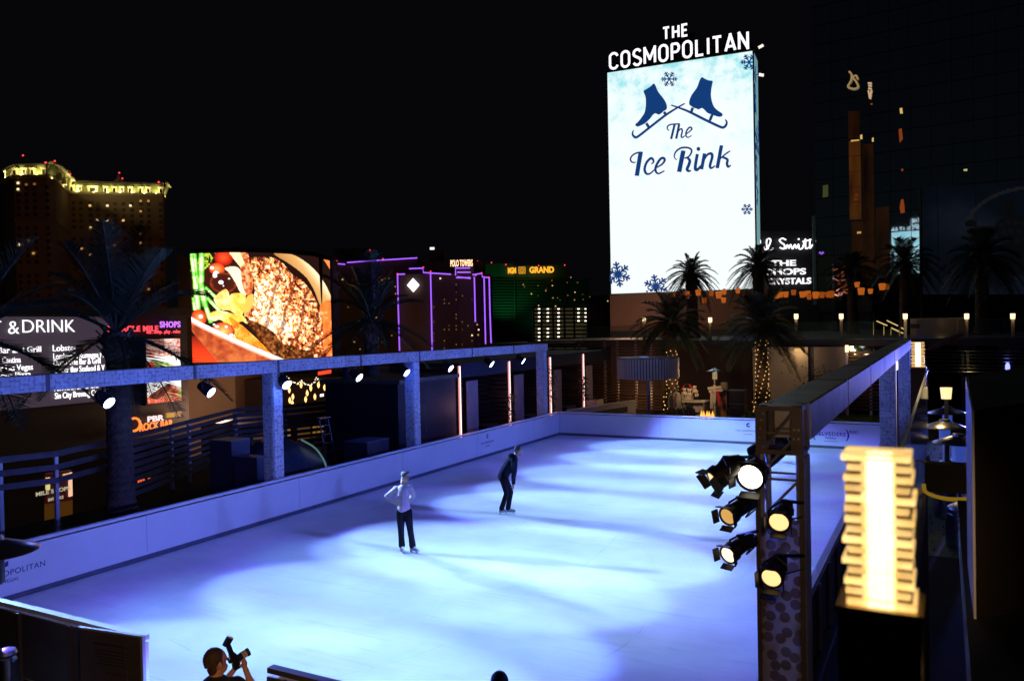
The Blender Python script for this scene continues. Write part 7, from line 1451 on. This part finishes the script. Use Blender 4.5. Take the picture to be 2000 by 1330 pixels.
for k in range(110): a = r.uniform(0, 2*pi); v_ = r.uniform(-.3, 1); q = hc+u*.045-f*.03+(sd*cos(a)*.088*math.sqrt(max(0, 1-max(0, v_)**2))-f*abs(sin(a))*.100*math.sqrt(max(0, 1-max(0, v_)**2))+u*v_*.105); limb(mb, [q, q-u*.035-f*.006+sd*r.uniform(-.02, .02)], [.012, .004], 4)
for q in (-1, 1): ell(mb, hc+sd*q*.082+u*.0+f*.012, (.014, .014, .035), R_)
fuse(mb, .0055, 1, p3, 'hair', pr('hair_photographer', (.055, .030, .017), .75, 0, .6, 45))
# camera in the photographer's hands
ca = DV(.72, .60, .30).normalized(); cs = ca.cross(UP).normalized(); cu_ = cs.cross(ca).normalized(); cb = L(.135, .12, hz-.035); cmx = thing('photo_camera', 'black camera with tilted flash held up by the photographer', 'camera', cb)
BK = pr('camera_black', (.012, .012, .013), .4, 0, .2, 20); b = MB(); b.obox(cb, cs*.035, ca*.032, cu_*.070); b.obox(cb+cs*.0-cu_*.075-ca*.005, cs*.033, ca*.030, cu_*.02); b.obox(cb+cu_*.02-ca*.045, cs*.022, ca*.014, cu_*.018); build('camera_body', b, BK, cmx)
b = MB(); b.lathe([(.036, .03), (.038, .07), (.036, .075), (.036, .13), (.042, .14), (.042, .165)], cb, ca, 18); lo = build('lens', b, BK, cmx, True); b = MB(); [b.lathe([(.0385, h0), (.0405, h0+.004), (.0405, h1-.004), (.0385, h1)], cb, ca, 18) for h0, h1 in ((.085, .103), (.110, .130))]; build('lens_ring', b, pr('lens_ring_tan', (.55, .45, .30), .5, 0, .2, 30), lo, True)
fb = cb+cu_*.075-ca*.005-cs*.005; b = MB(); b.obox(fb+cu_*.055, cs*.026, ca*.022, cu_*.06); build('flash_stalk', b, BK, cmx); fd = (ca*.55+cu_*.6+cs*.25).normalized(); fs_ = fd.cross(cs).normalized(); b = MB(); b.obox(fb+cu_*.135+fd*.01, cs*.034, fd*.05, fs_*.024); fh = build('flash_head', b, BK, cmx); b = MB(); b.obox(fb+cu_*.135+fd*.064, cs*.033, fd*.005, fs_*.023); build('flash_window', b, pr('flash_white', (.75, .68, .62), .3, 0, .05, 20), fh)
# --- onlooker whose head just shows at the lower edge
c0 = atD(975, 1336, 8.6); o4 = Vector((c0.x, c0.y, -.06)); p4 = thing('person', 'dark-haired onlooker whose head just shows between gate and lamp post', 'person', o4); hz = c0.z+.06; L = local(o4); hc = L(0, 0, hz)
mb = MB(); f, sd, u = face(mb, hc, DV(-.2, 1, 0), 1.1); limb(mb, [L(0, 0, hz-.09), L(0, 0, hz-.22)], [.06, .066]); limb(mb, [L(0, 0, hz-.30), L(0, 0, hz-.75)], [.14, .13]); limb(mb, [L(-.18, 0, hz-.26), L(.18, 0, hz-.26)], [.06, .06])
for sx in (-1, 1):
    limb(mb, [L(sx*.18, 0, hz-.26), L(sx*.24, .02, hz-.55), L(sx*.22, .08, hz-.78)], [.055, .043, .03]); hand(mb, L(sx*.22, .08, hz-.78), DV(0, .2, -1), DV(-sx, 0, 0)); limb(mb, [L(sx*.09, 0, .86), L(sx*.10, .02, .47), L(sx*.10, 0, .09)], [.09, .058, .045]); limb(mb, [L(sx*.10, 0, .05), L(sx*.10, .13, .035)], [.04, .03])
bd = fuse(mb, .011, 4, p4, 'body', SKIN); eyes(bd, hc, f, sd, u, 1.1); mb = MB(); limb(mb, [L(0, 0, hz-.28), L(0, 0, hz-.80)], [.16, .155]); [limb(mb, [L(0, 0, hz-.27), L(sx*.19, 0, hz-.28), L(sx*.25, .02, hz-.55), L(sx*.225, .07, hz-.74)], [.08, .08, .062, .048]) for sx in (-1, 1)]; fuse(mb, .014, 3, p4, 'coat', pr('coat_dark', (.02, .02, .025), .85, 0, .2, 8))
mb = MB(); ell(mb, L(0, 0, .86), (.16, .13, .12)); [limb(mb, [L(sx*.09, 0, .84), L(sx*.10, .02, .47), L(sx*.10, 0, .10)], [.10, .075, .065]) for sx in (-1, 1)]; fuse(mb, .014, 3, p4, 'trousers', pr('trousers_black', (.012, .012, .016)))
mb = MB(); R_ = Quaternion(UP, math.atan2(-f.x, f.y)); ell(mb, hc+u*.045-f*.025, (.098, .108, .11), R_); ell(mb, hc-u*.05-f*.06, (.078, .05, .09), R_); fuse(mb, .010, 2, p4, 'hair', pr('hair_dark', (.035, .022, .016), .6, 0, .4, 50))

# ================================================================ NEAR GATE FURNITURE
nb = thing('notice_board', 'dark notice board with faint lines of text leaning at the near barrier opening', 'sign', (5.95, -27.1, -.06)); b = MB(); A, C = atZ(155, 1226, 1.07), atZ(276, 1244, 1.07); dx = (C-A); dx.z = 0; dn = dx.cross(UP).normalized()
if dn.dot(CAM-A) < 0: dn = -dn
b.poly([Vector((A.x, A.y, -.05)), Vector((C.x, C.y, -.05)), C, A], -dn*.03); build('panel', b, pr('board_brown', (.09, .075, .065), .6, 0, .15, 2), nb)
b = MB(); b.bar(A+UP*.012, C+UP*.012, .05, .025); q = Vector((C.x, C.y, 0)); b.bar(Vector((C.x, C.y, -.05))+dx.normalized()*.02, C+dx.normalized()*.02+UP*.02, .04, .05, up=dn); build('frame', b, pr('board_frame', (.45, .45, .52), .4, .2, .1, 5), nb)
b = MB(); u_ = dx.normalized()
for k, (w0, w1) in enumerate(((.22, .80), (.26, .80), (.25, .78), (.26, .82), (.30, .80), (.26, .80), (.42, .68))): z = 1.07-.17-.045*k-(.07 if k == 6 else 0)-(0 if k == 0 else .04); W_ = dx.length; b.bar(A+u_*W_*w0+dn*.002+UP*(z-1.07), A+u_*W_*w1+dn*.002+UP*(z-1.07), .004, .022 if k == 0 else .013)
build('text_line', b, pr('board_ink', (.03, .025, .024), .7, 0, 0), nb)
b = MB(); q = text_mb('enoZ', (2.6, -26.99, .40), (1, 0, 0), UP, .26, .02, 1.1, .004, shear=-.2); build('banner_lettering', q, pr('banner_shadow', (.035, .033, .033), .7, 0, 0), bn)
so_ = atD(10, 1272, 10.3); sp_ = thing('steel_bollard', 'shiny steel bollard with blue-lit cap at the lower left frame edge', 'bollard', (so_.x, so_.y, -.06)); b = MB(); b.lathe([(.075, 0), (.075, so_.z-.03)], (so_.x, so_.y, -.055), UP, 20); build('shaft', b, STEEL, sp_, True); b = MB(); b.lathe([(.13, -.05), (.14, -.02), (.12, .02), (.04, .04)], so_, UP, 24); build('cap', b, STEEL, sp_, True); b = MB(); b.lathe([(.17, 0), (.17, .03), (.09, .05)], (so_.x, so_.y, -.058), UP, 20); build('foot', b, STEEL, sp_, True)
light('gate_glow', 'SPOT', (12.6, -31.2, 3.4), 270, (1, .56, .22), None, (8.2, -28.0, 1.2), .2, R(48), .6)
